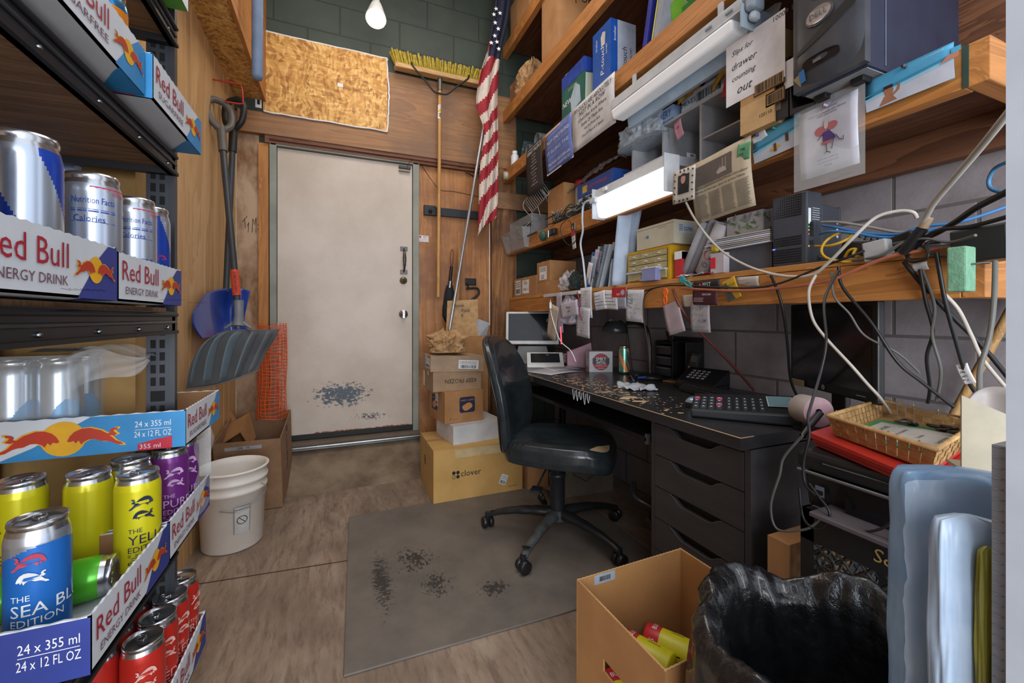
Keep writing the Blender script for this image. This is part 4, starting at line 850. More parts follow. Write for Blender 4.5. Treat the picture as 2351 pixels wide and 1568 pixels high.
# ------- third shelf (z 2.218)
zu = LV['up'][2]
c = SB('packaged_box', 'blue and green retail box torn open at the top on the third shelf', 'box', 1341, 1290, 1.215, zu, 128, .12, M('1f5f55', .5, c2='15463f', sc=9), tape=False)
b = c.face('left', 0, 0); w_, h_ = c.d, c.h; b.rect(-w_/2, .05, w_/2, h_/2, M('2b49a6', .35, c2='20398a', sc=25, bmp=.3)); b.text('NEW', -.06, -.06, .03, WHITE, slant=.2); b.poly([(-.01, -.12), (.09, -.10), (.08, -.01), (.03, .03), (-.02, -.04)], M('a7bfce', .4)); b.text('TOWELS', 0, .01, .018, M('a8b894', .4), slant=.1)
b = c.face('front', 0, 0); b.rect(-.06, .05, .06, c.h/2, M('2b49a6', .35)); b.poly([(-.055, -.13), (.0, -.12), (.02, .05), (-.05, .04)], M('c3c8b8', .4)); b.text('TOWELS', .01, .02, .013, WHITE); c.done(); BL2 = M('1c4fa3', .4)
q = L(c.t); q.tube([(-.06, .08, c.h), (-.03, .03, c.h+.03), (-.03, -.06, c.h+.025), (-.05, -.1, c.h)], .002, WHITE, 5, smooth=4); part(c.t, 'string_handle', q)
c = SB('packaged_box', 'blue and white label maker box standing on the third shelf', 'box', 1402, 1361, 1.215, zu, 40, .15, BL2, tape=False)
b = c.face('left'); b.T = b.T @ RZ(math.pi/2); b.text('P-touch', -.02, -.025, .03, WHITE, w=.15, slant=.15); b.text('D610BT', .02, -.05, .011, WHITE, w=.05); b.text('brother', .08, .035, .014, WHITE, w=.06)
b.poly([(.05, -.03), (.11, -.035), (.12, -.01), (.10, .005), (.05, 0)], M('c5c0b4', .5))
b = c.face('front'); b.rect(-.035, -c.h/2, .075, c.h/2, M('a9b2c4', .5)); b.T = b.T @ RZ(math.pi/2); b.text('brother', .08, .045, .013, WHITE, w=.07); b.text('P-touch', -.04, -.02, .028, INKB, w=.13, slant=.15); b.text('D610BT', .0, -.05, .012, INKB, w=.06); c.done()
y0 = YX(1470, 1.22)
t = thing('ring_binder', 'dark blue slip-case leaning beside the label maker box on the third shelf', 'binder', (1.29, y0-.02, zu+.002), Matrix.Rotation(.22, 4, 'X')); q = L(t); q.box((-.07, -.012, 0), (.16, .012, .5), M('2b2f86', .35)); part(t, 'cover', q, bevel=.002)
t = thing('flat_package', 'glossy pack with lime green geometric print leaning on the third shelf', 'package', (1.29, y0-.09, zu+.002), Matrix.Rotation(.24, 4, 'X')); q = L(t); q.box((-.07, -.02, 0), (.2, .02, .52), M('8c9198', .4)); q.T = t['_w'] @ frame((-.071, 0, .25), (0, -1, 0), (0, 0, 1)); q.rect(-.02, -.25, -.014, .27, M('d8d43a', .4), .001)
q.T = t['_w'] @ frame((.065, -.0205, .2), (1, 0, 0), (0, 0, 1)); r = random.Random(4)
for k in range(9):
    x, y = -.1+.06*(k % 3)+.02, -.12+.09*(k//3); q.poly([(x, y), (x+.06, y+.01), (x+.07, y+.08), (x+.02, y+.1), (x-.02, y+.06)], M(['6aa02c', '3f7d34', '9ab832'][k % 3], .4), .001+.0002*k)
part(t, 'body', q)
PIPE = M('5f646b', .5, c2='50555c')
for i, (px, py, r_, l_) in enumerate(((1240, 306, .043, .3), (1218, 328, .034, .28))):
    a = P(px, py, X=1.25); q = MB(frame((1.225, a.y, zu+r_+.001), (0, -1, 0), (0, 0, 1))); q.lathe([(r_, 0), (r_, -l_), (r_-.01, -l_), (r_-.01, 0), (r_, 0)], PIPE, 28); tag(q.build('foam_pipe_sleeve'), ['larger grey foam pipe end nearer the camera on the third shelf', 'smaller grey foam pipe end beside the larger one'][i], 'pipe insulation')
a = P(1203, 385, X=1.23)
t = thing('bottle', 'small white bottle with a brown lid at the far end of the third shelf', 'bottle', (1.245, YX(1182, 1.245), zu+.001)); q = L(t); q.lathe([(0, 0), (.028, 0), (.03, .005), (.03, .085), (.018, .1), (.018, .105)], WHITE, 24); part(t, 'body', q); q = L(t); q.lathe([(.02, .1), (.02, .122), (0, .124)], WHITE, 20); part(t, 'cap', q)
t = thing('packet', 'green packet leaning between the bottle and the grey foam pipes', 'packet', (1.26, YX(1205, 1.26), zu+.001), Matrix.Rotation(.5, 4, 'X')); q = L(t); q.box((-.03, -.02, 0), (.05, .02, .13), M('3b5b60', .5, c2='25413f', sc=40)); q.T = t['_w'] @ frame((-.031, 0, .07), (0, -1, 0), (0, 0, 1)); q.text('TOOL', 0, 0, .01, WHITE); part(t, 'body', q)
q = MB(TR(1.214, 3.02, 2.165) @ Matrix.Rotation(math.pi/2, 4, 'Y')); q.lathe([(0, -.04), (.03, -.04), (.03, -.0), (0, .0)], M('b9b4a8', .5), 20); tag(q.build('pipe_cap'), 'short white pipe stub at the far end of the third shelf', 'pipe')
# ------- fourth and top shelf
z2 = LV['up2'][2]
c = SB('cardboard_box', 'tall brown carton with an up arrow on the fourth shelf', 'box', 1281, 1244, 1.22, z2, -150, .35, CARD); b = c.face('front', .0, -.02); b.text('UP', .03, 0, .05, INK); b.tube([(-.05, -.02, 0), (-.05, .05, 0)], .003, INK, 4); b.tube([(-.07, .03, 0), (-.05, .06, 0), (-.03, .03, 0)], .003, INK, 4); c.done()
b = bag('', '', (1.30, YX(1216, 1.30), z2+.002), .16, .22, .26, 6, KRAFT, .05, .3); tag(b.build('paper_bag'), 'rolled down kraft paper bag on the fourth shelf by the tall carton', 'paper bag')
c = SB('cardboard_box', 'small brown box wrapped in a bag at the far end of the fourth shelf', 'box', 1187, 1160, 1.26, z2, 178, .16, M('9a6c4a', .7)); c.done()
b = bag('', '', (1.33, YX(1178, 1.33), z2+.245), .14, .1, .09, 3, M('b9b2ad', .35, c2='8e8784', sc=60), 0, .4, n=20); tag(b.build('plastic_bag'), 'white plastic bag knotted over the small brown box on the fourth shelf', 'plastic bag')
z3 = LV['up3'][2]
c = SB('cardboard_box', 'brown carton at the far end of the topmost shelf', 'box', 1215, 1172, 1.22, z3, -60, .3, CARD); c.done()
# ------- second shelf (z 1.645)
zm = LV['mid'][2]; BAGM = M('bcc9d4', .3, al=.75, c2='9fb0c0', sc=50); CLB = M('cdd6dc', .15, al=.35, c2='c0cad2')
ya, yb = YX(1720, 1.32), YX(1450, 1.32)
t = thing('desk_organizer', 'white melamine pigeonhole organizer on the second shelf', 'organizer', (1.45, (ya+yb)/2, zm+.001)); OW = M('a9aeb4', .5)
q = MB(); q.box((1.32, ya, zm+.001), (1.62, yb, zm+.013), OW); q.box((1.32, ya, zm+.26), (1.62, yb, zm+.272), OW); q.box((1.60, ya, zm+.012), (1.62, yb, zm+.26), OW); part(t, 'shell', q)
for k in range(4): q = MB(); y = ya+(yb-ya-.01)*k/3; q.box((1.321, y, zm+.013), (1.60, y+.01, zm+.26), OW); part(t, 'divider', q)
q = MB(); q.box((1.325, ya+.01, zm+.12), (1.60, ya+(yb-ya)/3, zm+.126), OW); part(t, 'inner_shelf', q)
ot = zm+.273
c = Carton('packaged_box', 'flat white box with a barcode on top of the organizer', 'box', (1.33, YX(1700, 1.33), ot+.001), .22, .28, .06, 0, M('a7b3c4', .5), at='fl', tape=False); b = c.face('left'); barcode(b, -.06, -.02, .12, .035); b.text('MIXES', -.10, -.01, .02, INKB); c.done()
y_ = YX(1690, 1.34); b = bag('', '', (1.43, y_+.05, ot+.062), .2, .26, .2, 8, CLB, -.1, .4, n=22); tag(b.build('plastic_bag'), 'loose clear plastic bag draped over the flat white box', 'plastic bag')
yk = YX(1575, 1.31)
mb = MB(); mb.grid(lambda u, v: Vector((1.315+.02*math.sin(u*5), yk+.05-.36*u, ot+.004+.055*abs(math.sin(u*6+.6))*(1-.5*u)+.0*v+.03*v)), 40, 4, M('c2962e', .5, c2='6c5220', sc=20)); tag(mb.build('strap', solid=.003), 'folded yellow strap lying on the organizer', 'strap')
c = Carton('packaged_box', 'pale blue box end printed bakery beside the yellow strap', 'box', (1.315, YX(1547, 1.32), ot+.001-.08+.08), .1, .12, .055, 0, M('8fabcf', .5), at='fl', tape=False); b = c.face('left'); b.text('BAKERY', 0, -.015, .03, M('23407c', .5), w=.1); c.done()
def note(label, px, py, X, w, h, mat=None, rot=0, fn=None, cat='note', name='paper_note', curl=.004, group=None, tilt=0, th=.0006, pin=None, Y=None):
    """sheet hanging in the shelf-front plane (faces the aisle); px,py is its centre; Y given: faces the camera side"""
    c_ = P(px, py, X=X) if Y is None else None
    if w > 2:   # size given as it measures in the photograph
        yl, yr = P(px-w/2, py, X=X).y, P(px+w/2, py, X=X).y; h = h*(c_.x*SI+c_.y*CO)/F; w = yl-yr; c_.y = (yl+yr)/2; curl = min(curl, w*.05)
    if Y is None: T = frame(c_, (0, -1, 0), (-tilt, 0, 1)) @ RZ(rot)
    else: c_ = P(px, py, Y=Y); T = frame(c_, (1, 0, 0), (0, 0, 1)) @ RZ(rot)
    t = thing(name, label, cat, c_, group=group); q = MB(T); cf = lambda x, y: curl*math.sin(y/h*3+1)-curl+curl*.6*math.sin(x/w*4)
    q.grid(lambda u, v: Vector((-w/2+w*u, h/2-h*v, cf(-w/2+w*u, h/2-h*v))), 8, 8, mat or PAPER); part(t, 'sheet', q, solid=th)
    if fn: q = MB(T); q._cf = cf; fn(q, w, h, lambda p: Vector((p.x, p.y, p.z+cf(p.x, p.y)+.0008))); part(t, 'printing', q)
    if pin: q = MB(T @ TR(0, h/2-.008, .001)); q.lathe([(.004, 0), (.003, .004), (.0025, .008), (.0045, .011), (0, .012)], pin, 12); part(t, 'push_pin', q)
    return t
def script_note(seed, n=6): return lambda q, w, h, f: scribble(q, -w*.42, -h*.42, w*.84, h*.84, n, M('4a4a58', .7), seed, .0004, .0015)
a = P(1557, 295, X=1.305); note('pink heart shaped sticky note on the organizer front', 1557, 296, 1.312, .045, .075, M('d69bb0', .6), .2, lambda q, w, h, f: q.text('CJK', 0, 0, .012, INKB, fn=f))
c = Carton('box', 'red and white card hanging off the organizer near the slips carton', 'card', (1.305, YX(1692, 1.30), 1.86), .008, .07, .14, Matrix.Rotation(.2, 4, 'X'), M('b83248', .5), at='fl', tape=False); b = c.face('left'); b.rect(-.035, .02, .035, .07, WHITE); b.text('M', 0, -.02, .016, WHITE); c.done(); c.t['_o'].name = 'hanging_card'
t = thing('power_drill_bit_case', 'small yellow tool lying at the far end of the organizer', 'tool', (1.40, YX(1468, 1.33)+.02, ot)); t['_o'].name = 'yellow_tool'; q = MB(TR(1.33, YX(1482, 1.33), ot+.001)); q.box((0, -.05, 0), (.05, .05, .03), M('9d9440', .5)); q.box((-.002, -.04, .004), (.0, -.02, .02), WHITE); part(t, 'body', q, bevel=.004)
c = SB('cardboard_box', 'tan carton with a handwritten slips sign on the second shelf', 'box', 1778, 1700, 1.195, zm, 55, .30, M('b38e60', .85, c2='a17c50'), tape=False); c_ = c
b = c.face('left'); b.rect(-c.d/2, -c.h/2, c.d/2, -c.h/2+.09, M('c4a272', .85)); 
for x0_, y0_, wq in ((-.01, -.045, .1), (.03, -.095, .06)): b.rect(x0_, y0_, x0_+wq, y0_+.04, BROWNINK); b.rect(x0_+.004, y0_+.004, x0_+wq-.004, y0_+.036, M('b38e60', .85), .0012); barcode(b, x0_+.006, y0_+.006, wq-.012, .028, INK, .0018)
b.text('120110', .03, -.115, .01, INK); b.text('10009 10', .09, .15, .014, INK); c.done()
def slips(q, w, h):
    for i, s_ in enumerate(('Slips for', 'drawer', 'counting', 'out')): q.text(s_, -w*.40+(.02 if i == 3 else 0), h*.26-i*h*.21, h*.105, INK, slant=.35, al='l', maxw=w*.8)
c.sticker('left', -.01, .07, .20, .2, slips, PAPER, rot=0, name='paper_sign')
# tower computer overhanging the shelf
CASE = M('3a3f4b', .4, .2); CASEF = M('34373d', .35, .1, c2='41454c'); SIL = M('a9adb3', .3, .7)
Xd = 1.13; ya_, yb_ = YX(1981, Xd), YX(1817, Xd)
t = thing('desktop_computer', 'black tower computer standing on the second shelf above the beach pictures', 'computer', (Xd+.2, (ya_+yb_)/2, zm+.002), RZ(0)); w_, h_ = yb_-ya_, .46
q = MB(); q.box((Xd+.03, ya_+.006, zm+.018), (Xd+.45, yb_-.006, zm+h_), M('2c3348', .4, .3)); q.box((Xd+.10, ya_+.004, zm+.03), (Xd+.104, ya_+.006, zm+h_), M('6b7484', .4, .5)); part(t, 'case', q, bevel=.004); q = MB(); q.box((Xd+.04, ya_+.012, zm+.0155), (Xd+.44, yb_-.012, zm+.0178), M('8d9094', .5)); part(t, 'underside', q)
q = MB(frame((Xd+.03, (ya_+yb_)/2, zm+.02), (0, -1, 0), (0, 0, 1)))
def bez(u, v): x = (-.5+u)*w_; return Vector((x, v*(h_-.02), .022+.020*max(0, math.sin(u*math.pi))**.6-.02*(1-max(0, min(1, v*6)))**2))
q.grid(bez, 16, 24, CASEF); q.box((-w_/2, .0, -.0), (w_/2, h_-.02, .022), CASEF); part(t, 'bezel', q)
q = MB(frame((Xd+.03, (ya_+yb_)/2, zm+.02), (0, -1, 0), (0, 0, 1)))
def onb(x, y, z): u = x/w_+.5; return bez(u, y/(h_-.02))+Vector((0, 0, z))
cx_, cy_ = -.005, .160
q.add([onb(cx_+.034*math.cos(k*.25), cy_+.024*math.sin(k*.25), .004) for k in range(25)], [tuple(range(25))], M('6f747b', .3, .6)); q.add([onb(cx_+.030*math.cos(k*.25), cy_+.02*math.sin(k*.25), .006) for k in range(25)], [tuple(range(25))], SIL)
q.text('DELL', cx_, cy_-.006, .014, M('3f4a58', .4), w=.042, fn=lambda p: onb(p.x, p.y, .0075)); part(t, 'logo_badge', q)
q = MB(frame((Xd+.03, (ya_+yb_)/2, zm+.02), (0, -1, 0), (0, 0, 1)))
for r0, m_, zz in ((.022, SIL, .003), (.017, CASEF, .0045), (.011, SIL, .006), (.007, CASEF, .007)): q.add([onb(-.01+r0*math.cos(k*.25), .228+r0*math.sin(k*.25), zz) for k in range(25)], [tuple(range(25))], m_)
part(t, 'power_button', q)
q = MB(frame((Xd+.03, (ya_+yb_)/2, zm+.02), (0, -1, 0), (0, 0, 1)))
q.add([onb(-w_*.42+w_*.84*k/14, .088+.055*(k/14)**1.8+.0, .002) for k in range(15)]+[onb(-w_*.42+w_*.84*k/14, .098+.075*(k/14)**1.5, .002) for k in range(15)][::-1], [(k, k+1, 28-k, 29-k) for k in range(14)], BLACK); part(t, 'air_vent', q)
q = MB(frame((Xd+.03, (ya_+yb_)/2, zm+.02), (0, -1, 0), (0, 0, 1)))
q.add([onb(-.005+.045*math.copysign(abs(math.cos(k*.25))**.5, math.cos(k*.25)), .05+.014*math.copysign(abs(math.sin(k*.25))**.6, math.sin(k*.25)), .003) for k in range(25)], [tuple(range(25))], M('12141c', .3)); q.add([onb(x, y, .005) for x, y in ((-.02, .045), (.0, .045), (.0, .053), (-.02, .053))], [(0, 1, 2, 3)], M('8a8f98', .3, .6)); part(t, 'port_recess', q)
q = MB(frame((Xd+.03, (ya_+yb_)/2, zm+.02), (0, -1, 0), (0, 0, 1))); q.add([onb(x, y, .004) for x, y in ((-.085, .012), (-.062, .012), (-.062, .04), (-.085, .04))], [(0, 1, 2, 3)], M('b4b38c', .4)); q.add([onb(x, y, .0045) for x, y in ((-.062, .016), (-.045, .018), (-.045, .046), (-.062, .044))], [(0, 1, 2, 3)], M('3f86c9', .4)); part(t, 'case_sticker', q)
for yy_ in (ya_+.03, yb_-.05):
    q = MB(); q.box((Xd+.06, yy_, zm+.001), (Xd+.10, yy_+.03, zm+.018), BLACK); part(t, 'foot', q, bevel=.003)
q = MB(); q.box((1.19, YX(1832, 1.19), zm+.001), (1.225, YX(1832, 1.19)+.002, zm+.005), BLACK)
t = thing('file_tray', 'black plastic file holder wedged beside the tower computer', 'file holder', (1.24, YX(1800, 1.2), zm+.001)); ym = YX(1800, 1.205); q = MB(frame((1.20, ym, zm), (0, -1, 0), (0, 0, 1)))
q.prism([(-.045, .05), (-.043, .10), (-.035, .155), (-.02, .17), (.02, .172), (.02, .12), (.028, .015), (.09, .006), (.09, .0), (-.02, .0), (-.038, .012)], -.004, .0, M('26282e', .4)); q.box((.016, .0, -.12), (.02, .17, 0), M('26282e', .4)); part(t, 'holder', q)
q = MB(frame((1.20, ym, zm), (0, -1, 0), (0, 0, 1))); q.rect(.005, .08, .035, .16, PAPER, .002); q.rect(-.03, .03, -.005, .06, M('5f574d', .5), .001); part(t, 'paper_slip', q)
# game box, small boxes, jar, bags at the far half of the second shelf
c = SB('game_box', 'blue board game box stacked on the second shelf', 'box', 1408, 1326, 1.30, zm+.115, 385, .2, M('2a4f9c', .4), tape=False, gap=.002); b = c.face('left'); b.text('MONTY PYTHON', .02, -.01, .02, M('c4562c', .5), w=.2); b.rect(-.12, -.02, -.07, .02, M('d0b040', .5)); c.done()
c = SB('packaged_box', 'white electronics box under the blue game box', 'box', 1410, 1328, 1.30, zm, 418, .2, M('a9b9cc', .5), tape=False); b = c.face('left'); b.text('Panasonic', -.06, .01, .022, INKB, w=.12); b.text('Panasonic', .12, .015, .018, M('2d6cb0', .5), w=.08); lines(b, -.1, -.03, .1, .02, 2); c.done()
c = SB('packaged_box', 'open white shoe box in front of the organizer', 'box', 1530, 1432, 1.255, zm+.06, 352, .2, M('b9bcc4', .5), tape=False, gap=.0); b = c.face('front', .03, .02); b.rect(-.02, 0, .03, .02, WHITE); barcode(b, 0, .004, .02, .012, INK, .001); c.done()
b = Carton('packaged_box', 'low white box under the open white shoe box', 'box', (1.262, YX(1525, 1.262)+.03, zm+.001), .2, .26, .057, 0, M('9aa0a8', .6), at='fl', tape=False); b.done()
yq = YX(1455, 1.29); b = bag('', '', (1.34, yq-.02, zm+.23), .15, .3, .13, 12, BAGM, 0, .22, n=26); tag(b.build('plastic_bag'), 'pale blue plastic shopping bag crumpled on the white box', 'plastic bag')
yq = YX(1350, 1.29); mb = MB()
mb.grid(lambda u, v: Vector((1.30+.05*math.sin(v*3.1)+.004*noise.noise(Vector((u*22, v*14, 0))), YX(1420, 1.3)+(YX(1294, 1.3)-YX(1420, 1.3))*u, zm+.235+.06*math.sin(u*3.1)**.5*(math.cos((v-.5)*3.1))+.02*noise.noise(Vector((u*13, v*9, 3)))-.05*u)), 40, 14, M('a9a3a8', .35, al=.8, c2='8d878c', sc=30)); tag(mb.build('plastic_sleeve'), 'long clear plastic sleeve lying over the blue game box', 'plastic sleeve')
t = thing('jar', 'clear jar with a red lid lying behind the blue poster', 'jar', (1.36, YX(1318, 1.30), zm+.001)); q = L(t); q.lathe([(0, 0), (.045, 0), (.046, .2), (.04, .215)], CLEARM, 28); part(t, 'glass', q); q = L(t); q.lathe([(.047, .21), (.048, .24), (0, .242)], M('a02a35', .5), 28); part(t, 'lid', q)
c = SB('cardboard_box', 'small open brown box among cords on the second shelf', 'box', 1294, 1258, 1.275, zm, 418, .12, CARD, tape=False); c.done()
WIRE = M('a9a9a6', .35, .5)
t = thing('wire_rack', 'small white wire rack tilted under the black poster', 'wire rack', (1.29, YX(1230, 1.25), zm)); q = MB(frame(P(1232, 452, X=1.25), (0, -1, .25), (-.5, 0, .8)))
for k in range(11): q.tube([(-.12+.024*k, -.05, 0), (-.12+.024*k, .05, 0)], .0022, WIRE, 5)
q.tube([(-.14, -.05, 0), (.14, -.05, 0), (.14, .05, 0), (-.14, .05, 0), (-.14, -.05, 0)], .0032, WIRE, 6); q.tube([(-.14, .05, 0), (-.15, .02, .03), (-.15, -.04, .03), (-.13, -.1, .02), (-.07, -.12, .02), (-.05, -.05, 0)], .003, WIRE, 6, smooth=4); q.tube([(.05, .05, 0), (.07, .07, .02), (.11, -.02, .02), (.08, -.08, .01)], .003, WIRE, 6, smooth=4); part(t, 'grid', q)
t = thing('plastic_bin', 'clear plastic bin of wires at the far end of the second shelf', 'bin', (1.30, YX(1190, 1.29), zm+.001)); ya_, yb_ = YX(1222, 1.25), YX(1172, 1.25); q = MB(); q.hexa([(1.205, ya_+.03, 1.56), (1.239, ya_+.03, 1.56), (1.239, yb_-.02, 1.56), (1.205, yb_-.02, 1.56), (1.17, ya_, 1.70), (1.239, ya_, 1.70), (1.239, yb_, 1.70), (1.17, yb_, 1.70)], M('b5b6b8', .2, al=.45, c2='a8a9ab')); q.box((1.242, ya_, zm+.002), (1.42, yb_, 1.80), M('b5b6b8', .2, al=.4, c2='a8a9ab')); part(t, 'shell', q, bevel=.004)
q = MB(); r = random.Random(12)
for k in range(16): y = r.uniform(ya_, yb_); q.tube([(1.23, y, 1.66), (1.21+r.uniform(-.03, .03), y+r.uniform(-.05, .05), 1.70), (1.23, y+r.uniform(-.15, .15), 1.73), (1.25, y+r.uniform(-.1, .1), 1.70)], .0025, M('3c3a3a', .5) if k % 3 else WIRE, 5, smooth=4)
part(t, 'loose_wires', q)
t = thing('paper_roll', 'rolled white paper sheet sticking out at the far end of the second shelf', 'paper', P(1158, 512, X=1.24)); q = L(t); q.T = t['_w'] @ Matrix.Rotation(-math.pi/2, 4, 'Y') @ RZ(.5)
q.grid(lambda u, v: Vector(((.018+.016*u)*math.cos(u*9), (.018+.016*u)*math.sin(u*9), -.05+.13*v)), 40, 2, PAPER); part(t, 'sheet', q, solid=.0008)
# tangled cords on the second shelf front
rr = random.Random(21); CORDS = [M('22262a', .5), M('30343a', .5), M('8c8c8c', .5), M('2c4038', .5)]
for k in range(14):
    px = 1262+8.3*k; c0 = P(px, 500-1.7*k, X=1.24); c0 = Vector((1.245, c0.y, zm+.03)); pts = []
    for j in range(9): pts.append(c0+Vector((rr.uniform(-.03, .06), rr.uniform(-.10, .10), rr.uniform(-.028+.0, .05)))); pts[-1].x = max(pts[-1].x, 1.19); pts[-1].z = max(pts[-1].z, zm+.006) if pts[-1].x > 1.235 else pts[-1].z
    mb = MB(); mb.tube(pts, rr.choice((.003, .004, .0025)), CORDS[k % 4], 6, smooth=6)
    tag(mb.build('tangled_cord'), 'loose cord in the tangle on the second shelf left of the lit tube light', 'cord', 'cords tangled on the second shelf')
mb = MB(); c0 = P(1246, 541, X=1.22); mb.ball(c0, .033, M('2d6157', .5, c2='214a43', sc=60), 10, (.6, 1, 1), fn=lambda d: 1+.15*noise.noise(d*4)); tag(mb.build('tape_bundle'), 'green tape bundle hanging over the second shelf edge', 'tape')
mb = MB(); c0 = P(1268, 533, X=1.215); mb.cbox(c0, (.03, .09, .035), BLACK); mb.cbox(c0+Vector((-.018, .02, -.01)), (.012, .02, .05), STEEL); tag(mb.build('power_adapter', bevel=.004), 'black power adapter hanging beside the green tape bundle', 'adapter')
mb = MB(); mb.tube([P(1192, 550, X=1.22), P(1232, 533, X=1.225)], .007, M('26354c', .4), 8); tag(mb.build('marker_pen'), 'dark blue pen lying along the far end of the second shelf', 'pen')
mb = MB(); mb.tube([P(x, y, X=X_) for x, y, X_ in ((1350, 470, 1.20), (1320, 490, 1.2), (1290, 515, 1.22), (1288, 535, 1.225), (1300, 558, 1.225), (1312, 562, 1.225), (1322, 550, 1.225), (1318, 525, 1.225), (1306, 505, 1.225))], .0022, CORDS[0], 5, smooth=6); tag(mb.build('thin_cord'), 'thin black cord looping over the red tag on the second shelf', 'cord')
def redtag(q, w, h, f):
    q.rect(-w/2, .0, w/2, h/2-.03, M('b5283a', .5), .001, f); q.rect(-w/2, h/2-.035, w/2, h/2, INK, .0012, f); q.add([f(Vector((.012*math.cos(k*.5), h/2-.02+.012*math.sin(k*.5), .002))) for k in range(13)], [tuple(range(13))], WHITE); q.text('A1', 0, h/2-.026, .01, RED, z=.003, fn=f); q.text('HOURS', 0, -.02, .008, INK, fn=f); q.text('AEB', 0, -.045, .014, INK, fn=f)
note('white and red tag with a black top hanging under the tangled cords', 1316, 542, 1.232, .045, .145, WHITE, .05, redtag, 'tag', 'hanging_tag')
CBL = M('c3ccd6', .4)
def cable(name, label, pts, r_, mat, cat='cable', group=None, parts=None):
    mb = MB(); mb.tube([P(x, y, X=X_) if X_ is not None else None for x, y, X_ in pts], r_, mat, 8, smooth=8); return tag(mb.build(name), label, cat, group)
t = thing('cable', 'white power cord dropping from the lit tube light down to the low shelf', 'cord', P(1338, 660, X=1.22)); q = MB(); q.tube([P(x, y, X=X_) for x, y, X_ in ((1352, 460, 1.17), (1340, 470, 1.17), (1337, 500, 1.17), (1338, 530, 1.18), (1333, 560, 1.19), (1339, 600, 1.20), (1344, 650, 1.21), (1346, 672, 1.23))], .0055, CBL, 8, smooth=8); part(t, 'cord', q)
q = MB(frame(P(1364, 460, X=1.165), (0, -1, 0), (0, 0, 1))); q.box((-.03, -.014, -.02), (.02, .014, .01), CBL); part(t, 'plug', q, bevel=.005)
# posters on the third shelf beam
def poster_duck(q, w, h, f):
    f2 = f
    q.text('MY DUCKS ARE ABSOLUTELY', 0, h*.33, h*.10, INK, w=w*.88, fn=f2, slant=.15); q.text('NOT IN A ROW', 0, h*.20, h*.10, INK, w=w*.62, fn=f2, slant=.15)
    for i, s_ in enumerate(("I Don't Even Know Where", 'Some Of Them Are', "And I'm Pretty Sure", 'One Of Them Is A Pigeon')): q.text(s_, 0, h*(.07-.13*i), h*.075, INK, fn=f2, slant=.15, maxw=w*(.88 if i in (0, 3) else .6))
def poster_zero(q, w, h, f):
    q.text('10 THINGS THAT REQUIRE', 0, h*.42, h*.035, WHITE, w=w*.85, fn=f); q.text('ZERO TALENT', 0, h*.34, h*.06, WHITE, w=w*.9, fn=f)
    for i, s_ in enumerate(('Being On Time', 'Making An Effort', 'Being High Energy', 'Having A Positive Attitude', 'Being Passionate', 'Using Good Body Language', 'Being Coachable', 'Doing A Little Extra', 'Being Prepared', 'Having A Strong Work Ethic')): q.text(s_, 0, h*(.26-.066*i), h*.03, WHITE, fn=f, maxw=w*.75)
def poster_blue(q, w, h, f):
    WB = M('c9d3ee', .6); q.rect(-w/2, -h/2, w/2, -h/2+.006, WHITE, .0004, f); q.rect(-w/2, h/2-.006, w/2, h/2, WHITE, .0004, f); q.rect(-w/2, -h/2, -w/2+.006, h/2, WHITE, .0004, f); q.rect(w/2-.006, -h/2, w/2, h/2, WHITE, .0004, f)
    for s_, y, m_, hh in (('COMPLAINING', .34, M('8d9fd6', .6), .09), ('NOT ONLY RUINS', .2, WHITE, .085), ("OTHER PEOPLE'S DAY", .08, M('8d9fd6', .6), .07), ('IT RUINS THE', -.06, WB, .08), ("COMPLAINER'S DAY TOO", -.18, M('8d9fd6', .6), .07), ('THE MORE WE COMPLAIN', -.32, WHITE, .06), ('THE MORE UNHAPPY WE GET', -.42, WB, .05)): q.text(s_, 0, h*y, h*hh, m_, fn=f, w=w*.84, z=.001)
def pquad(px0, px1, pt, pb, X):  # sheet size from its left/right columns and top/bottom rows
    a_ = P(px0, pt, X=X); b_ = P(px1, pb, X=X); return a_.y-b_.y
w_ = pquad(1311, 1409, 0, 0, 1.19); pc = P(1358, 265, X=1.19)
note('white joke poster about ducks not in a row', 1362, 262, 1.180, 100, 108, M('c2c2c4', .5), 0, poster_duck, 'poster', 'poster', .006)
note('blue poster about complaining between the black and the white poster', 1282, 333, 1.186, 64, 98, M('5b6fae', .5), 0, poster_blue, 'poster', 'poster', .010)
note('black poster listing ten things that require zero talent', 1226, 385, 1.186, 40, 112, M('2d2b2c', .5), -.03, poster_zero, 'poster', 'poster', .010)
# pictures on the second shelf beam
def news(q, w, h, f):
    q.rect(-w*.46, h*.08, w*.22, h*.40, M('5f5550', .7), .001, f); r = random.Random(2)
    for k in range(12): q.rect(-w*.44+.05*w*k, h*.12+r.uniform(0, .1)*h, -w*.42+.05*w*k, h*.36, M('8b8078', .7), .0014, f)
    q.poly([(-.05*w, h*.14), (.14*w, h*.15), (.13*w, h*.2), (.08*w, h*.23), (0, h*.22), (-.04*w, h*.18)], M('a9a096', .6), .0018, f)
    q.text('Pepsico products pulled from Carrefour', 0, h*.02, h*.045, INK, w=w*.92, fn=f); q.text('stores in Europe due to price hikes', -w*.02, -h*.04, h*.04, INK, w=w*.86, fn=f)
    for k in range(4):
        for j in range(24):
            x = -w*.45+k*w*.235; y = -h*.08-j*h*.016; l_ = w*.21*r.uniform(.8, 1)
            q.rect(x, y, x+l_, y+h*.007, M('6f6a62', .7), .001, f)
note('newspaper cutting about price hikes pinned to the second shelf', 1657, 418, 1.205, 142, 150, M('b7aa93', .7), .03, news, 'newspaper', 'newspaper_cutting', .012)
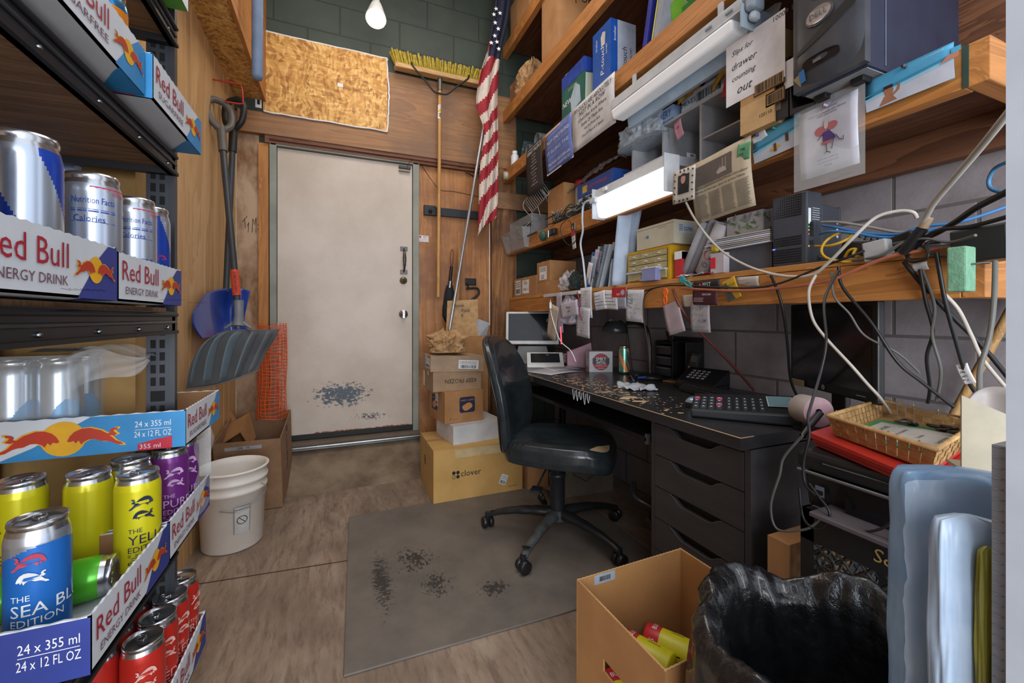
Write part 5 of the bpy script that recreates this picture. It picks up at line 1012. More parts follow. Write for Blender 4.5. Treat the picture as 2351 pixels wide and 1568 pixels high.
def film(q, w, h, f):
    q.rect(-w*.26, -h*.24, w*.26, h*.32, M('2a3038', .4), .001, f); q.add([f(Vector((.012*math.cos(k*.5), .022+.017*math.sin(k*.5), .002))) for k in range(13)], [tuple(range(13))], M('b08a78', .6)); q.poly([(-w*.2, -h*.22), (w*.2, -h*.22), (w*.16, -.0), (-w*.1, .008)], M('1c1c22', .6), .0018, f); q.add([f(Vector((.014*math.cos(k*.5), .033+.010*math.sin(k*.5), .0025))) for k in range(7)], [tuple(range(7))], M('2b1d18', .6))
    for k in range(5):
        for sx in (-1, 1): q.rect(sx*w*.40-.004, -h*.42+k*h*.2, sx*w*.40+.004, -h*.38+k*h*.2, INK, .001, f)
    for k in range(3):
        for sy in (-1, 1): q.rect(-w*.2+k*w*.18, sy*h*.44-.004, -w*.2+k*w*.18+.007, sy*h*.44+.004, INK, .001, f)
note('white film strip frame holding a small portrait photo', 1570, 425, 1.165, 52, 76, M('bdb9b0', .5), -.06, film, 'photo frame', 'photo_frame', .002)
def beach(fig):
    def f_(q, w, h, f0):
        kx, ky = (w/.27, h/.108) if fig else (w/.17, h/.092); f = lambda p: f0(Vector((p.x*kx if abs(p.x) < w*.4999 or True else p.x, p.y*ky, p.z)))
        w, h = (.27, .108) if fig else (.17, .092)
        q.poly([(-w/2, -h/2), (w/2, -h/2), (w/2, -h*.0), (-w/2, -h*.2)], M('b9bfcc', .3), .0008, f); q.poly([(-w/2, -h*.2), (w/2, -h*.0), (w/2, h*.08), (-w/2, -h*.12)], M('8fbfd6', .3), .001, f); q.poly([(-w/2, -h*.06), (w/2, h*.12), (w/2, h*.17), (-w/2, -h*.01)], M('2f87ac', .3), .001, f)
        if fig == 1:
            SK = M('9a6a50', .5); q.add([f(Vector((-.055+.016*math.cos(k*.5), -.012+.017*math.sin(k*.5), .002))) for k in range(13)], [tuple(range(13))], SK); q.poly([(-.09, -h*.48), (-.03, -h*.44), (-.045, -.028), (-.07, -.025)], SK, .002, f); q.poly([(-.045, -.035), (-.02, -.02), (-.015, .0), (-.022, .0), (-.03, -.018), (-.05, -.028)], SK, .0022, f); q.rect(-.07, -.004, -.04, .006, M('2a2326', .5), .0026, f)
            q.poly([(.10, .0), (.15, .005), (.15, .02), (.12, .018)], M('b07a6a', .5), .002, f); q.rect(.13, .02, .155, .035, M('3f9cc0', .4), .002, f)
        else:
            q.poly([(-.02, -.03), (.015, -.025), (.015, -.018), (-.02, -.022)], M('d8b02a', .5), .002, f); q.poly([(-.008, -.035), (.002, -.035), (.002, -.01), (-.006, -.01)], M('6b4030', .5), .0025, f); q.poly([(.035, -.02), (.045, -.02), (.046, .005), (.036, .005)], M('4c3630', .5), .002, f)
    return f_
note('small beach picture with a yellow surfboard pinned beside the newspaper', 1784, 320, 1.226, 112, 66, M('58a5c6', .25), .05, beach(0), 'picture', 'beach_photo', .003, pin=M('2f8a80', .4))
note('long beach picture with a waving swimmer pinned under the tower computer', 2088, 180, 1.222, 205, 76, M('4f9cc2', .25), .0, beach(1), 'picture', 'beach_photo', .004, pin=M('4a4f55', .4))
def cartoon(q, w, h, f0):
    kx, ky = w/.205, h/.245; f = lambda p: f0(Vector((p.x*kx, p.y*ky, p.z))); w, h = .205, .245
    for i, y in enumerate((.44, .39, .35)): q.text(('One day, a long time ago,', 'there was a woman who did not', 'complain about anything.')[i], 0, h*y-.006, .007, M('4c4c58', .7), fn=f, z=.001)
    PK, PU, SKN, DK = M('b0656b', .6), M('4f3a78', .6), M('cbb9b4', .6), M('3a3038', .6)
    q.add([f(Vector((.022*math.cos(k*.5)-.022, .03+.016*math.sin(k*.5), .001))) for k in range(13)], [tuple(range(13))], PK); q.add([f(Vector((.02*math.cos(k*.5)+.02, .036+.014*math.sin(k*.5), .001))) for k in range(13)], [tuple(range(13))], PK)
    q.add([f(Vector((.008*math.cos(k*.5), .046+.017*math.sin(k*.5), .002))) for k in range(13)], [tuple(range(13))], SKN); q.poly([(-.012, .02), (.01, .024), (.03, .0), (.034, -.012), (-.012, -.012)], PU, .002, f); q.poly([(-.02, -.012), (.02, -.012), (.012, -.022), (-.016, -.022)], PK, .0018, f)
    for pts in ([(.03, -.004), (.022, -.03), (.018, -.045)], [(.034, -.002), (.045, -.022), (.058, -.028), (.06, -.015)], [(0, -.022), (0, -.048), (-.01, -.055)], [(0, -.048), (.012, -.056)], [(-.03, .0), (-.02, .012), (-.008, .014)]): q.tube([f(Vector((x, y, .002))) for x, y in pts], .0009, DK, 4)
    q.text('but this was a long time ago', 0, -h*.30, .006, DK, fn=f, z=.001); q.text('and it was just that one day', .002, -h*.35, .006, DK, fn=f, z=.001); q.text('The End', 0, -h*.40, .006, DK, fn=f, z=.001)
t = note('laminated cartoon sheet of a woman on an office chair hanging from the second shelf', 1902, 314, 1.210, 138, 160, M('b9bac6', .3), 0, cartoon, 'sheet', 'laminated_sheet', .006, pin=M('b9a3c9', .4))
q = MB(frame(P(1902, 314, X=1.211), (0, -1, 0), (0, 0, 1))); q.rect(-.092, -.125, .085, .11, CLEARM, 0); part(t, 'laminate_edge', q)
note('green sticky note pinned over the newspaper corner', 1707, 347, 1.195, 32, 38, M('5f9c74', .6), -.15, lambda q, w, h, f: scribble(q, -w*.3, -h*.3, w*.6, h*.6, 2, INKB, 3, .0005, .002), 'sticky note', 'sticky_note')
note('small white label pinned above the beach picture with the surfboard', 1742, 314, 1.224, 34, 20, WHITE, .3, None, 'label', 'paper_label', pin=M('2a4fa0', .4))
# ---------------------------------------------------------------- things on the lowest shelf (z 1.22)
zl = LV['low'][2]
c = SB('cardboard_box', 'brown box with two white number labels at the far end of the lowest shelf', 'box', 1232, 1180, 1.272, zl, 631, .2, CARD); c.done()
c.sticker('left', -.12, -.0, .10, .11, shiplabel); c.sticker('left', .02, .0, .12, .10, lambda q, w, h: (q.text('1013', -.0, .015, .022, INK), q.text('97461-1', 0, -.03, .02, INK)))
c = SB('cardboard_box', 'plain brown box under the labelled box on the lowest shelf', 'box', 1285, 1234, 1.272, zl, 641, .2, CARD); zz = c.h; c.done()
c = SB('cardboard_box', 'brown box with a white packing list stacked on the plain brown box', 'box', 1262, 1233, 1.275, zl+zz+.002, 597, .2, CARD); c.done(); c.sticker('left', .0, -.01, .11, .09, lambda q, w, h: (lines(q, -.045, .01, .09, .03, 3), lines(q, -.03, -.04, .05, .03, 3)), rot=0)
b = bag('', '', (1.31, YX(1303, 1.29), zl+.002), .09, .16, .12, 15, M('b7b2b6', .5, c2='8d888c', sc=30), 0, .45, n=22); tag(b.build('tissue_bundle'), 'crumpled white tissue stuffed beside the plain brown box', 'tissue')
b = bag('', '', (1.285, YX(1318, 1.28), zl+.002), .05, .10, .11, 18, M('2c3a38', .8, c2='1e2a28', sc=60), 0, .4, n=20); tag(b.build('work_glove'), 'dark green balled up cloth glove on the lowest shelf', 'glove')
r = random.Random(8)
BK_ = [('2f6aa8', 'blue cover booklet leaning first from the left', .012, .21), ('b9c4cf', 'pale grey booklet leaning beside the blue booklet', .010, .235), ('8da0b4', 'spiral bound notebook with a black coil leaning on the lowest shelf', .018, .24), ('c3ccd4', 'white booklet leaning right of the spiral notebook', .008, .235), ('2b4658', 'dark teal booklet with a jar picture on its cover', .012, .20), ('b3c0c9', 'thin pale booklet at the right of the leaning booklets', .008, .225), ('c0ccd4', 'tall white booklet at the right end of the leaning booklets', .01, .25)]
px = 1345
for i, (col, lab, th_, hh) in enumerate(BK_):
    y = YX(px, 1.28); px += 10.5; ln = .33+.02*i if i < 5 else .18
    t = thing('booklet', lab, 'book', (1.278, y, zl+.001), Matrix.Rotation(ln, 4, 'X'), 'booklets leaning on the lowest shelf'); q = L(t); q.box((0, -th_, 0), (.17, 0, hh), PAPER); q.box((-.001, -th_-.001, -.0), (.172, -th_, hh+.001), M(col, .4)); q.box((-.001, 0, 0), (.172, .001, hh+.001), M(col, .4)); q.box((-.002, -th_, 0), (0, 0, hh+.001), M(col, .4)) if i != 2 else None
    part(t, 'cover', q)
    if i == 2:
        q = L(t); k = .01
        while k < hh: q.tube([(-.012+.012*math.cos(a), -th_/2+.012*math.sin(a), k) for a in [j*.7 for j in range(10)]], .0012, BLACK, 4); k += .0085
        part(t, 'coil', q, 'black coil binding')
    if i == 4: q = L(t); q.T = t['_w'] @ frame((.07, -th_-.002, .08), (1, 0, 0), (0, 0, 1)); q.poly([(-.03, -.05), (.03, -.05), (.035, .0), (.02, .02), (-.02, .02), (-.035, 0)], M('55646a', .4)); q.rect(-.02, .02, .02, .04, M('a08058', .5)); part(t, 'cover_picture', q)
for k in range(3): note(['white card', 'folded leaflet', 'pale blue leaflet'][k]+' tucked among the leaning booklets', 1352+9*k, 628-14*k, 1.272, .05+.01*k, .12, [PAPER, M('9db0c8', .5), M('c3b9d4', .5)][k], -.3, None, 'leaflet', 'leaflet')
t = thing('envelope_roll', 'tall white rolled envelopes standing left of the yellow drawer cabinet', 'envelope', (1.30, YX(1428, 1.30), zl+.001), Matrix.Rotation(.10, 4, 'X')); q = L(t); WB_ = M('a9b8cc', .5, c2='93a4ba', sc=8)
q.grid(lambda u, v: Vector((.0-.028+.03*math.cos(u*5+.5), .05*(u-.5)*1.3-.02*v*v, .39*v+.008*math.sin(u*7)*v)), 24, 14, WB_); q.grid(lambda u, v: Vector((.02+.02*math.cos(u*4), .05*(u-.5)-.05*v*v, .42*v+.014*math.sin(u*17)*v)), 24, 14, WB_); part(t, 'sheets', q, solid=.002)
YLW = M('c79a1c', .45)
c_ = SB('drawer_cabinet', 'yellow small parts cabinet with clear drawers on the lowest shelf', 'drawer cabinet', 1538, 1441, 1.275, zl, 561, .125, YLW, tape=False)
w_, h_ = c_.d, c_.h; b = c_.face('left'); b.rect(-w_/2+.012, -h_/2+.008, w_/2-.012, h_/2-.012, M('4e4326', .6), .0005); c_.done(); T = c_.B @ Carton.FACES['left'](c_.w, c_.d, c_.h)
CLD = M('a89e78', .2, c2='948a66', sc=30)
for r_ in range(5):
    if r_ < 4:
        for k in range(3):
            q = MB(T); x0 = -w_/2+.014+k*(w_-.028)/3; y1 = h_/2-.014-r_*.027; x1 = x0+(w_-.028)/3-.003; q.box((x0, y1-.024, .0), (x1, y1, .004), CLD); h_p = part(c_.t, 'drawer', q); q = MB(T); q.box(((x0+x1)/2-.006, y1-.015, .004), ((x0+x1)/2+.006, y1-.011, .012), M('d8d3bd', .3)); part(h_p, 'drawer_pull', q) if r_ < 3 else None
q = MB(T); q.box((-w_/2+.014, -h_/2+.01, 0), (w_/2-.014, -h_/2+.045, .01), CLD); h_p = part(c_.t, 'drawer', q); q = MB(T); q.box((-w_/2+.013, -h_/2+.044, 0), (w_/2-.013, -h_/2+.052, .018), M('b5bfc6', .2)); part(h_p, 'drawer_lip', q)
zc = c_.h+zl
c = SB('cardboard_box', 'off white shoebox with number label on top of the yellow drawer cabinet', 'box', 1547, 1462, 1.272, zc+.001, 503, .13, M('bdb8a4', .6, c2='aaa592', sc=5), tape=False); b = c.face('left'); b.rect(-c.d/2, c.h/2-.012, c.d/2, c.h/2-.010, M('8d8876', .6)); b.rect(-.05, -.005, -.035, .008, M('3c78b4', .4)); b.text('hp', -.06, -.003, .008, M('3c78b4', .4)); b.text('SAMPLE', .05, .025, .01, M('9fae9f', .6)); c.done()
c.sticker('front', .0, .015, .08, .04, lambda q, w, h: (q.text('22782', .012, -.008, .014, INK), lines(q, -.037, -.012, .02, .028, 4, INK)), M('a9b7c2', .5))
t = thing('clear_box', 'small violet tinted clear box in front of the yellow drawer cabinet', 'box', P(1495, 652, X=1.255)); c0 = t['_w'].translation; q = MB(); q.box((1.24, c0.y-.045, zl+.001), (1.272, c0.y+.045, zl+.055), M('7f86b8', .2, al=.8, c2='8f95c2')); part(t, 'body', q, bevel=.003)
q = MB(); q.box((1.239, c0.y-.046, zl+.055), (1.273, c0.y+.046, zl+.06), M('c6cbd6', .3)); part(t, 'lid', q)
def roll(label, pa, pb, X_, r_, m_, fn=None):
    a, b_ = P(*pa, X=X_), P(*pb, X=X_); a.z = max(a.z, zl+.002+r_*.3); d_ = (b_-a); T = TR(*a) @ d_.to_track_quat('Z', 'Y').to_matrix().to_4x4(); t = thing('paper_roll', label, 'paper roll', a, T.to_3x3().to_4x4()); q = L(t); l_ = d_.length
    q.lathe([(0, 0), (r_, 0), (r_, l_), (r_-.003, l_), (r_-.003, l_-.05), (0, l_-.05)], m_, 30); part(t, 'roll', q)
    if fn: fn(t, l_, T)
    return t
roll('slim grey paper roll leaning beside the yellow drawer cabinet', (1566, 645), (1618, 510), 1.30, .015, M('9a9ca4', .5)); roll('second slim grey paper roll leaning against the logo roll', (1580, 648), (1640, 506), 1.315, .017, M('8e9098', .5))
def lg(t, l_, T):
    q = MB(T); best = max(range(36), key=lambda k: -(T.to_3x3() @ Vector((math.cos(k*.1745), math.sin(k*.1745), 0))).x-.35*(T.to_3x3() @ Vector((math.cos(k*.1745), math.sin(k*.1745), 0))).y); fn = cyl(.036, best*.1745)
    q.add([fn(Vector((.02*math.cos(k*.3), .085+.024*math.sin(k*.3), .0008))) for k in range(21)], [tuple(range(21))], M('a8363c', .5)); q.text('N', 0, .078, .014, WHITE, fn=fn, z=.0016); q.text('ID', 0.0, .03, .018, M('50505a', .6), fn=fn, z=.001); part(t, 'logo_print', q)
roll('fat white roll with a round red logo leaning right of the grey rolls', (1618, 648), (1665, 515), 1.315, .036, M('b5b0b3', .5), lg)
c = SB('storage_bin', 'dark grey plastic bin filled with folders on the lowest shelf', 'bin', 1772, 1668, 1.285, zl, 556, .2, M('4b4f58', .4, c2='41454e'), tape=False); bz_ = c.h+zl; c.done()
for k in range(7):
    t = thing('folder', 'paper folder in the fanned pile on top of the grey bin', 'folder', (1.27, YX(1775, 1.285), bz_+.001+.006*k), RZ(.02*k), 'folders piled on the grey bin'); q = L(t); q.box((0, 0, 0), (.2, .24-.008*k+(.03 if k % 2 else 0), .004), [PAPER, M('9aa4b4', .6), M('b5aa9c', .6), M('c9c5ca', .6)][k % 4]); part(t, 'sheets', q)
t = thing('binder_clip', 'yellow plastic tab at the end of the fanned folders', 'clip', P(1640, 568, X=1.265)); c0 = t['_w'].translation; q = MB(); q.cbox((1.27, c0.y, bz_+.012), (.02, .03, .03), M('c9b222', .4)); part(t, 'clip', q, bevel=.008); t['_o'].name = 'yellow_clip'
def leafy(b, w, h):
    r = random.Random(3)
    for k in range(22):
        x, y, a = r.uniform(-w*.45, w*.45), r.uniform(-h*.4, h*.4), r.uniform(0, 3.1); l_ = .014; s_ = .004; ca, sa = math.cos(a), math.sin(a)
        b.poly([(x+l_*ca, y+l_*sa), (x-s_*sa, y+s_*ca), (x-l_*ca, y-l_*sa), (x+s_*sa, y-s_*ca)], M(['6f8f6a', '8c8088', '4f7048'][k % 3], .6), .0005+.0001*k)
c = SB('tissue_box', 'tissue box with a leaf pattern on the folder pile', 'tissue box', 1751, 1669, 1.29, bz_+.046, 480, .12, M('a9a6a6', .6), tape=False); b = c.face('left'); leafy(b, c.d, c.h); b = c.face('front'); leafy(b, c.w, c.h); c.done()
c = SB('packaged_box', 'plain white box between the tissue box and the modem', 'box', 1776, 1757, 1.33, bz_+.046, 478, .1, M('a5a6ac', .6), tape=False); c.done()
# modem and router
DKG = M('363a42', .4, c2='3c4048'); PORT = M('15161a', .4)
Ya, Yb_ = YX(1850, 1.27), YX(1777, 1.27); t = thing('modem', 'tall dark modem with lit ports and cables on the lowest shelf', 'modem', (1.31, (Ya+Yb_)/2, zl+.001)); hm = P(1850, 436, X=1.27).z-zl
q = L(t); dy = (Yb_-Ya)/2; q.hexa([(-.035, -dy, 0), (.035, -dy, 0), (.035, dy, 0), (-.045, dy, 0), (-.035, -dy, hm), (.035, -dy, hm), (.035, dy, hm-.005), (-.05, dy, hm-.005)], DKG); part(t, 'housing', q, bevel=.004)
q = L(t)
for (z0, z1) in ((.0+.008, .05), (.06, .085), (hm-.07, hm-.008)):
    z = z0; q = L(t)
    while z < z1:
        for k in range(13):
            y = dy*.85-k*dy*.13; xx = -.0358-.011*(y+dy)/(2*dy); q.box((xx-.002, y, z), (xx+.001, y+.0028, z+.0045), PORT)
        z += .0075
    part(t, 'vent_holes', q)
T = t['_w'] @ frame((0, -dy, 0), (1, 0, 0), (0, 0, 1)); q = MB(T); q.rect(-.03, .12, -.018, .165, WHITE, .001); lines(q, -.012, .13, .035, .04, 6, M('b8bcc4', .5), .001)
for k, (z, m_) in enumerate(((.118, M('4fd04a', .5, em=3)), (.108, M('4fd04a', .5, em=3)), (.098, M('e0a030', .5, em=3)), (.086, M('e06a30', .5, em=2)))):
    q.rect(-.029, z, -.026, z+.003, m_, .0012); q.rect(-.022, z-.004, -.006, z+.007, PORT, .001)
q.rect(-.022, .058, -.006, .07, PORT, .001); q.rect(-.029, .05, -.026, .054, M('f09030', .5, em=3), .0012); q.tube([(.01, .02, .002), (.02, .02, .002)], .006, STEEL, 10); part(t, 'port_panel', q); q = L(t); q.box((-.047, dy-.008, .052), (-.0455, dy-.0, .055), M('4060f0', .5, em=4)); part(t, 'status_light', q)
t = thing('router', 'second black router standing behind the tall modem', 'router', (1.44, .86, zl+.001), RZ(.1)); q = L(t); q.box((-.055, -.02, 0), (.055, .02, .195), DKG); q.box((.0575, -.018, 0), (.07, .018, .2), DKG); part(t, 'housing', q, bevel=.004); q = L(t); q.T = t['_w'] @ frame((0, -.0205, .1), (1, 0, 0), (0, 0, 1))
for k in range(3): q.add([(.035+.007*math.cos(j*.6), .045-.022*k+.006*math.sin(j*.6), .001) for j in range(11)], [tuple(range(11))], M('c9ccd2', .5))
part(t, 'symbols', q)
t = thing('desk_phone', 'low dark telephone lying among cables at the near end of the lowest shelf', 'phone', (1.36, .64, zl+.001), RZ(-.5)); q = L(t); q.hexa([(-.1, -.07, 0), (.1, -.07, 0), (.1, .07, 0), (-.1, .07, 0), (-.09, -.06, .02), (.09, -.06, .02), (.09, .06, .055), (-.09, .06, .055)], BLKPL); part(t, 'base', q, bevel=.006); q = L(t)
for i in range(6):
    for j in range(4): q.cbox((-.06+.016*i, -.03+.02*j, .032+.01*j), (.008, .008, .005), M('3c4046', .5))
part(t, 'speaker_holes', q)
# adapters and plugs along the front
def blk(name, label, px, py, X_, sz, mat_, rot=0, cat='adapter', bev=.004):
    c0 = P(px, py, X=X_); t = thing(name, label, cat, c0, frame((0, 0, 0), (0, -1, 0), (0, 0, 1)) @ RZ(rot)); q = L(t); q.cbox((0, 0, -sz[2]/2), sz, mat_); part(t, 'body', q, bevel=bev); return t
blk('power_adapter', 'white square power adapter on the lowest shelf edge', 2007, 575, 1.235, (.052, .05, .035), M('a3a5a6', .4), .12)
t_ = blk('power_adapter', 'large black power adapter overhanging the near end of the lowest shelf', 2245, 560, 1.20, (.085, .07, .06), M('1d2020', .4), .05)
blk('power_adapter', 'small black adapter behind the white square adapter', 2060, 553, 1.262, (.06, .03, .04), BLACK, .3)
t = thing('power_strip', 'black power strip lying lengthwise at the back of the lowest shelf', 'power strip', (1.50, .66, zl+.001), RZ(.2)); q = L(t); q.box((-.03, -.16, 0), (.03, .16, .035), BLACK); part(t, 'housing', q, bevel=.006); q = L(t)
for k in range(5): q.box((-.015, -.13+.055*k, .035), (.015, -.1+.055*k, .0365), M('3a3a3c', .5))
part(t, 'sockets', q)
t = thing('foam_block', 'flat green foam block hung on the near end of the lowest shelf', 'foam block', P(2186, 668, Y=.430)); c0 = P(2186, 622, Y=.432); q = MB(); q.box((c0.x-.018, .405, c0.z-.042), (c0.x+.02, .4335, c0.z+.045), M('6f9b80', .8, c2='5f8a70', sc=60, bmp=.4)); part(t, 'block', q, bevel=.003); q = MB(); q.tube([(c0.x+.002, .38, c0.z+.01), (c0.x, .405, c0.z+.01)], .002, STEEL, 6); part(t, 'nail', q)
# pieces of paper pinned along the front edge
XE = 1.252; G_ = 'papers pinned along the lowest shelf'
def card_lines(seed, n=4): return lambda q, w, h, f: lines(q, -w*.4, -h*.35, w*.8, h*.7, n, M('50525c', .7), .0012, seed, .18)
note('white index card pinned at the left of the red calendar card', 1376, 690, XE, 28, 42, PAPER, .08, card_lines(1))
note('white receipt tucked behind the red calendar card', 1402, 688, XE, 32, 44, PAPER, -.05, card_lines(2))
def cal(q, w, h, f): q.rect(-w/2, .003, w/2, h/2, M('b0252e', .5), .001, f); q.text('NEW', 0, .012, .01, WHITE, fn=f, z=.002); [q.rect(-w*.42+k*w*.12, -h*.42+j*.008, -w*.42+k*w*.12+.003, -h*.42+j*.008+.004, M('3a4a66', .6), .001, f) for k in range(7) for j in range(5)]
note('small red and white pocket calendar card pinned at the shelf edge', 1421, 684, XE-.004, 34, 48, M('a3abbb', .5), -.04, cal, 'calendar', 'calendar_card')
note('greenish slip pinned tilted right of the calendar card', 1443, 690, XE, 28, 40, M('a4b2ae', .6), -.4, card_lines(5))
note('long handwritten paper slip hanging below the yellow drawer cabinet', 1457, 702, XE-.003, 42, 74, M('c3c6cf', .6), -.06, script_note(5, 6))
note('pale slip with writing hanging below the shelf in shadow', 1546, 730, XE-.01, 40, 72, M('a99ba2', .6), .25, None)
note('small white card pinned behind the slips on the beam', 1592, 690, XE, 56, 28, M('b3a69c', .6), 0, None)
note('large torn slip hanging below the dark red business card', 1607, 728, XE, 46, 70, M('a3a0a6', .6), 0, script_note(9, 4))
note('yellow and grey card pinned tilted at the shelf edge', 1678, 664, 1.235, 34, 50, M('c09a2c', .5), .35, lambda q, w, h, f: (q.poly([(-w/2, -h/2), (w*.1, -h/2), (-w*.2, h*.4), (-w/2, h*.3)], M('50504c', .5), .001, f), q.text('GAS LLC', .004, .01, .008, INK, fn=f)), 'card', 'business_card')
note('dark red business card hanging at the shelf edge', 1618, 683, 1.238, 58, 34, M('4c2730', .4), -.05, lambda q, w, h, f: (q.text('BERGNER', .012, .008, .007, WHITE, fn=f, z=.001), lines(q, -w*.42, -h*.3, w*.4, h*.3, 3, WHITE, .001, 4, .2)), 'card', 'business_card')
note('black card printed pest lying at the shelf edge above the dark red card', 1622, 655, 1.24, 62, 22, M('26242a', .5), .0, lambda q, w, h, f: (q.text('PEST', .004, -.004, .014, WHITE, fn=f, z=.001), q.add([f(Vector((-.028+.008*math.cos(k*.5), .002+.008*math.sin(k*.5), .001))) for k in range(13)], [tuple(range(13))], RED), q.text('A', -.028, -.003, .009, WHITE, fn=f, z=.002)), 'card', 'business_card')
note('white label pinned on the beam under the grey bin', 1716, 646, 1.255, 52, 22, M('c9c4bd', .6), -.04, lambda q, w, h, f: scribble(q, -w*.4, -h*.35, w*.8, h*.7, 2, M('6a5a5a', .7), 4, .0004, .002), 'label', 'paper_label')
note('curled white price sticker hanging at the right of the beam', 2111, 612, 1.24, .03, .018, WHITE, .1, None, 'label', 'paper_label')
note('yellow slip hanging behind the black organizer', 1532, 745, 1.30, .02, .06, M('b39c4a', .6), 0, None)
# wall strip with hanging receipts at the left end, plastic bag labelled
t = thing('charging_shelf', 'narrow white ledge fixed at the lowest shelf edge by the dark glove', 'ledge', P(1308, 680, X=1.23)); a, b_ = P(1262, 684, X=1.235), P(1345, 680, X=1.235); q = MB(); q.box((1.19, b_.y, zl-.03), (1.258, a.y, zl-.012), M('b8b8bc', .4)); part(t, 'ledge', q, bevel=.002)
note('long white receipt hanging from the white ledge', 1345, 695, 1.20, 28, 70, M('c9c9d0', .6), 0, script_note(3, 9)); note('second long receipt hanging lower under the first receipt', 1338, 740, 1.198, 32, 68, M('c4c4cc', .6), -.08, script_note(7, 9))
note('narrow beige paper hanging in front of the white screen', 1268, 740, 1.19, 22, 80, M('b3a797', .6), -.25, None); note('narrow lilac paper strip hanging beside the labelled bag', 1284, 718, 1.188, 14, 92, M('a6a0b4', .6), .05, None)
b = bag('', '', (1.215, YX(1308, 1.215), 1.02), .06, .16, .17, 30, M('b0adba', .5, c2='8f8c9a', sc=30), 0, .3, n=24); h_ = b.build('plastic_bag'); tag(h_, 'white bag with handwriting hanging from the white ledge', 'plastic bag')
note('handwritten note on the hanging white bag', 1306, 710, 1.165, 42, 34, M('b8b4c0', .6), .1, lambda q, w, h, f: (q.text('Moser', 0, .004, .014, INKB, fn=f, slant=.3, z=.002), q.text('out', 0, -.016, .012, INKB, fn=f, slant=.3, z=.002)))
mb = MB(); mb.tube([P(x, y, X=1.17) for x, y in ((1325, 672), (1332, 695), (1330, 715), (1336, 735))], .004, M('7a2530', .5), 6, smooth=6); tag(mb.build('red_cord'), 'dark red cord hanging between the white bag and the receipts', 'cord')
mb = MB(); mb.tube([P(x, y, X=1.185) for x, y in ((1264, 688), (1264, 705), (1268, 730), (1285, 780), (1310, 805), (1322, 830))], .0028, WHITE, 6, smooth=6); mb.tube([P(1264, 694, X=1.183), P(1264, 708, X=1.183)], .008, WHITE, 8); tag(mb.build('cable'), 'thin white charging cord hanging from the white ledge', 'cord')
mb = MB(); mb.tube([P(x, y, X=1.16) for x, y in ((1287, 750), (1289, 790))], .004, M('ff5060', .5, em=1.2), 6); tag(mb.build('indicator_light'), 'thin glowing red light strip hanging before the screen', 'light')
OR2 = M('d8601c', .45); TEAL = M('2c8c90', .45)
def clipthing(label, px, py, m_, rot, name='hanging_clip'):
    c0 = P(px, py, X=1.215); t = thing(name, label, 'clip', c0, frame((0, 0, 0), (0, -1, 0), (0, 0, 1)) @ RZ(rot)); q = L(t)
    for sg in (-1, 1): q.tube([(sg*.002, -.03, 0), (sg*.008, -.01, 0), (sg*.003, .005, 0), (sg*.010, .02, 0), (sg*.004, .032, 0), (-sg*.004, .028, 0), (0, .012, 0)], .0042, m_, 8, smooth=5)
    part(t, 'jaws', q); return t
clipthing('orange plastic clip scissors hanging from the shelf edge', 1528, 682, OR2, -.05); clipthing('teal plastic clip hanging on the black cable', 1575, 648, TEAL, 1.0)
t = thing('packet', 'white and red medicine packet standing at the shelf front', 'packet', (1.262, YX(1648, 1.262), zl+.001)); q = MB(); y_ = YX(1648, 1.262); q.box((1.258, y_-.03, zl+.001), (1.285, y_+.03, zl+.075), M('b9b2b8', .5)); q.box((1.256, y_+.005, zl+.02), (1.26, y_+.028, zl+.06), M('c93440', .4)); part(t, 'body', q, bevel=.002)
t = thing('packet', 'upright white and red carton behind the slim grey rolls', 'packet', (1.285, YX(1562, 1.285), zl+.001)); q = MB(); y_ = YX(1560, 1.285); q.box((1.278, y_-.02, zl+.001), (1.31, y_+.02, zl+.11), M('b53036', .5)); q.box((1.277, y_-.02, zl+.08), (1.311, y_+.02, zl+.112), WHITE); part(t, 'body', q)
for k, (px, w2, m_) in enumerate(((1565, .05, WHITE), (1600, .07, M('b9aeb2', .6)), (1625, .04, M('b63a48', .5)), (1478, .05, M('9a9c98', .6)))):
    y_ = YX(px, 1.25); t = thing('scrap_paper', ['white oval eraser', 'crumpled receipt', 'red wrapper', 'grey wrapper'][k]+' lying on the shelf edge below the paper rolls', 'scrap', (1.262, y_, zl+.001)); q = MB(); r = random.Random(k)
    q.grid(lambda u, v: Vector((1.245+.04*v, y_-w2/2+w2*u, zl+.004+.012*abs(noise.noise(Vector((u*3+k, v*3, 0)))))), 8, 6, m_); part(t, 'paper', q, solid=.002)
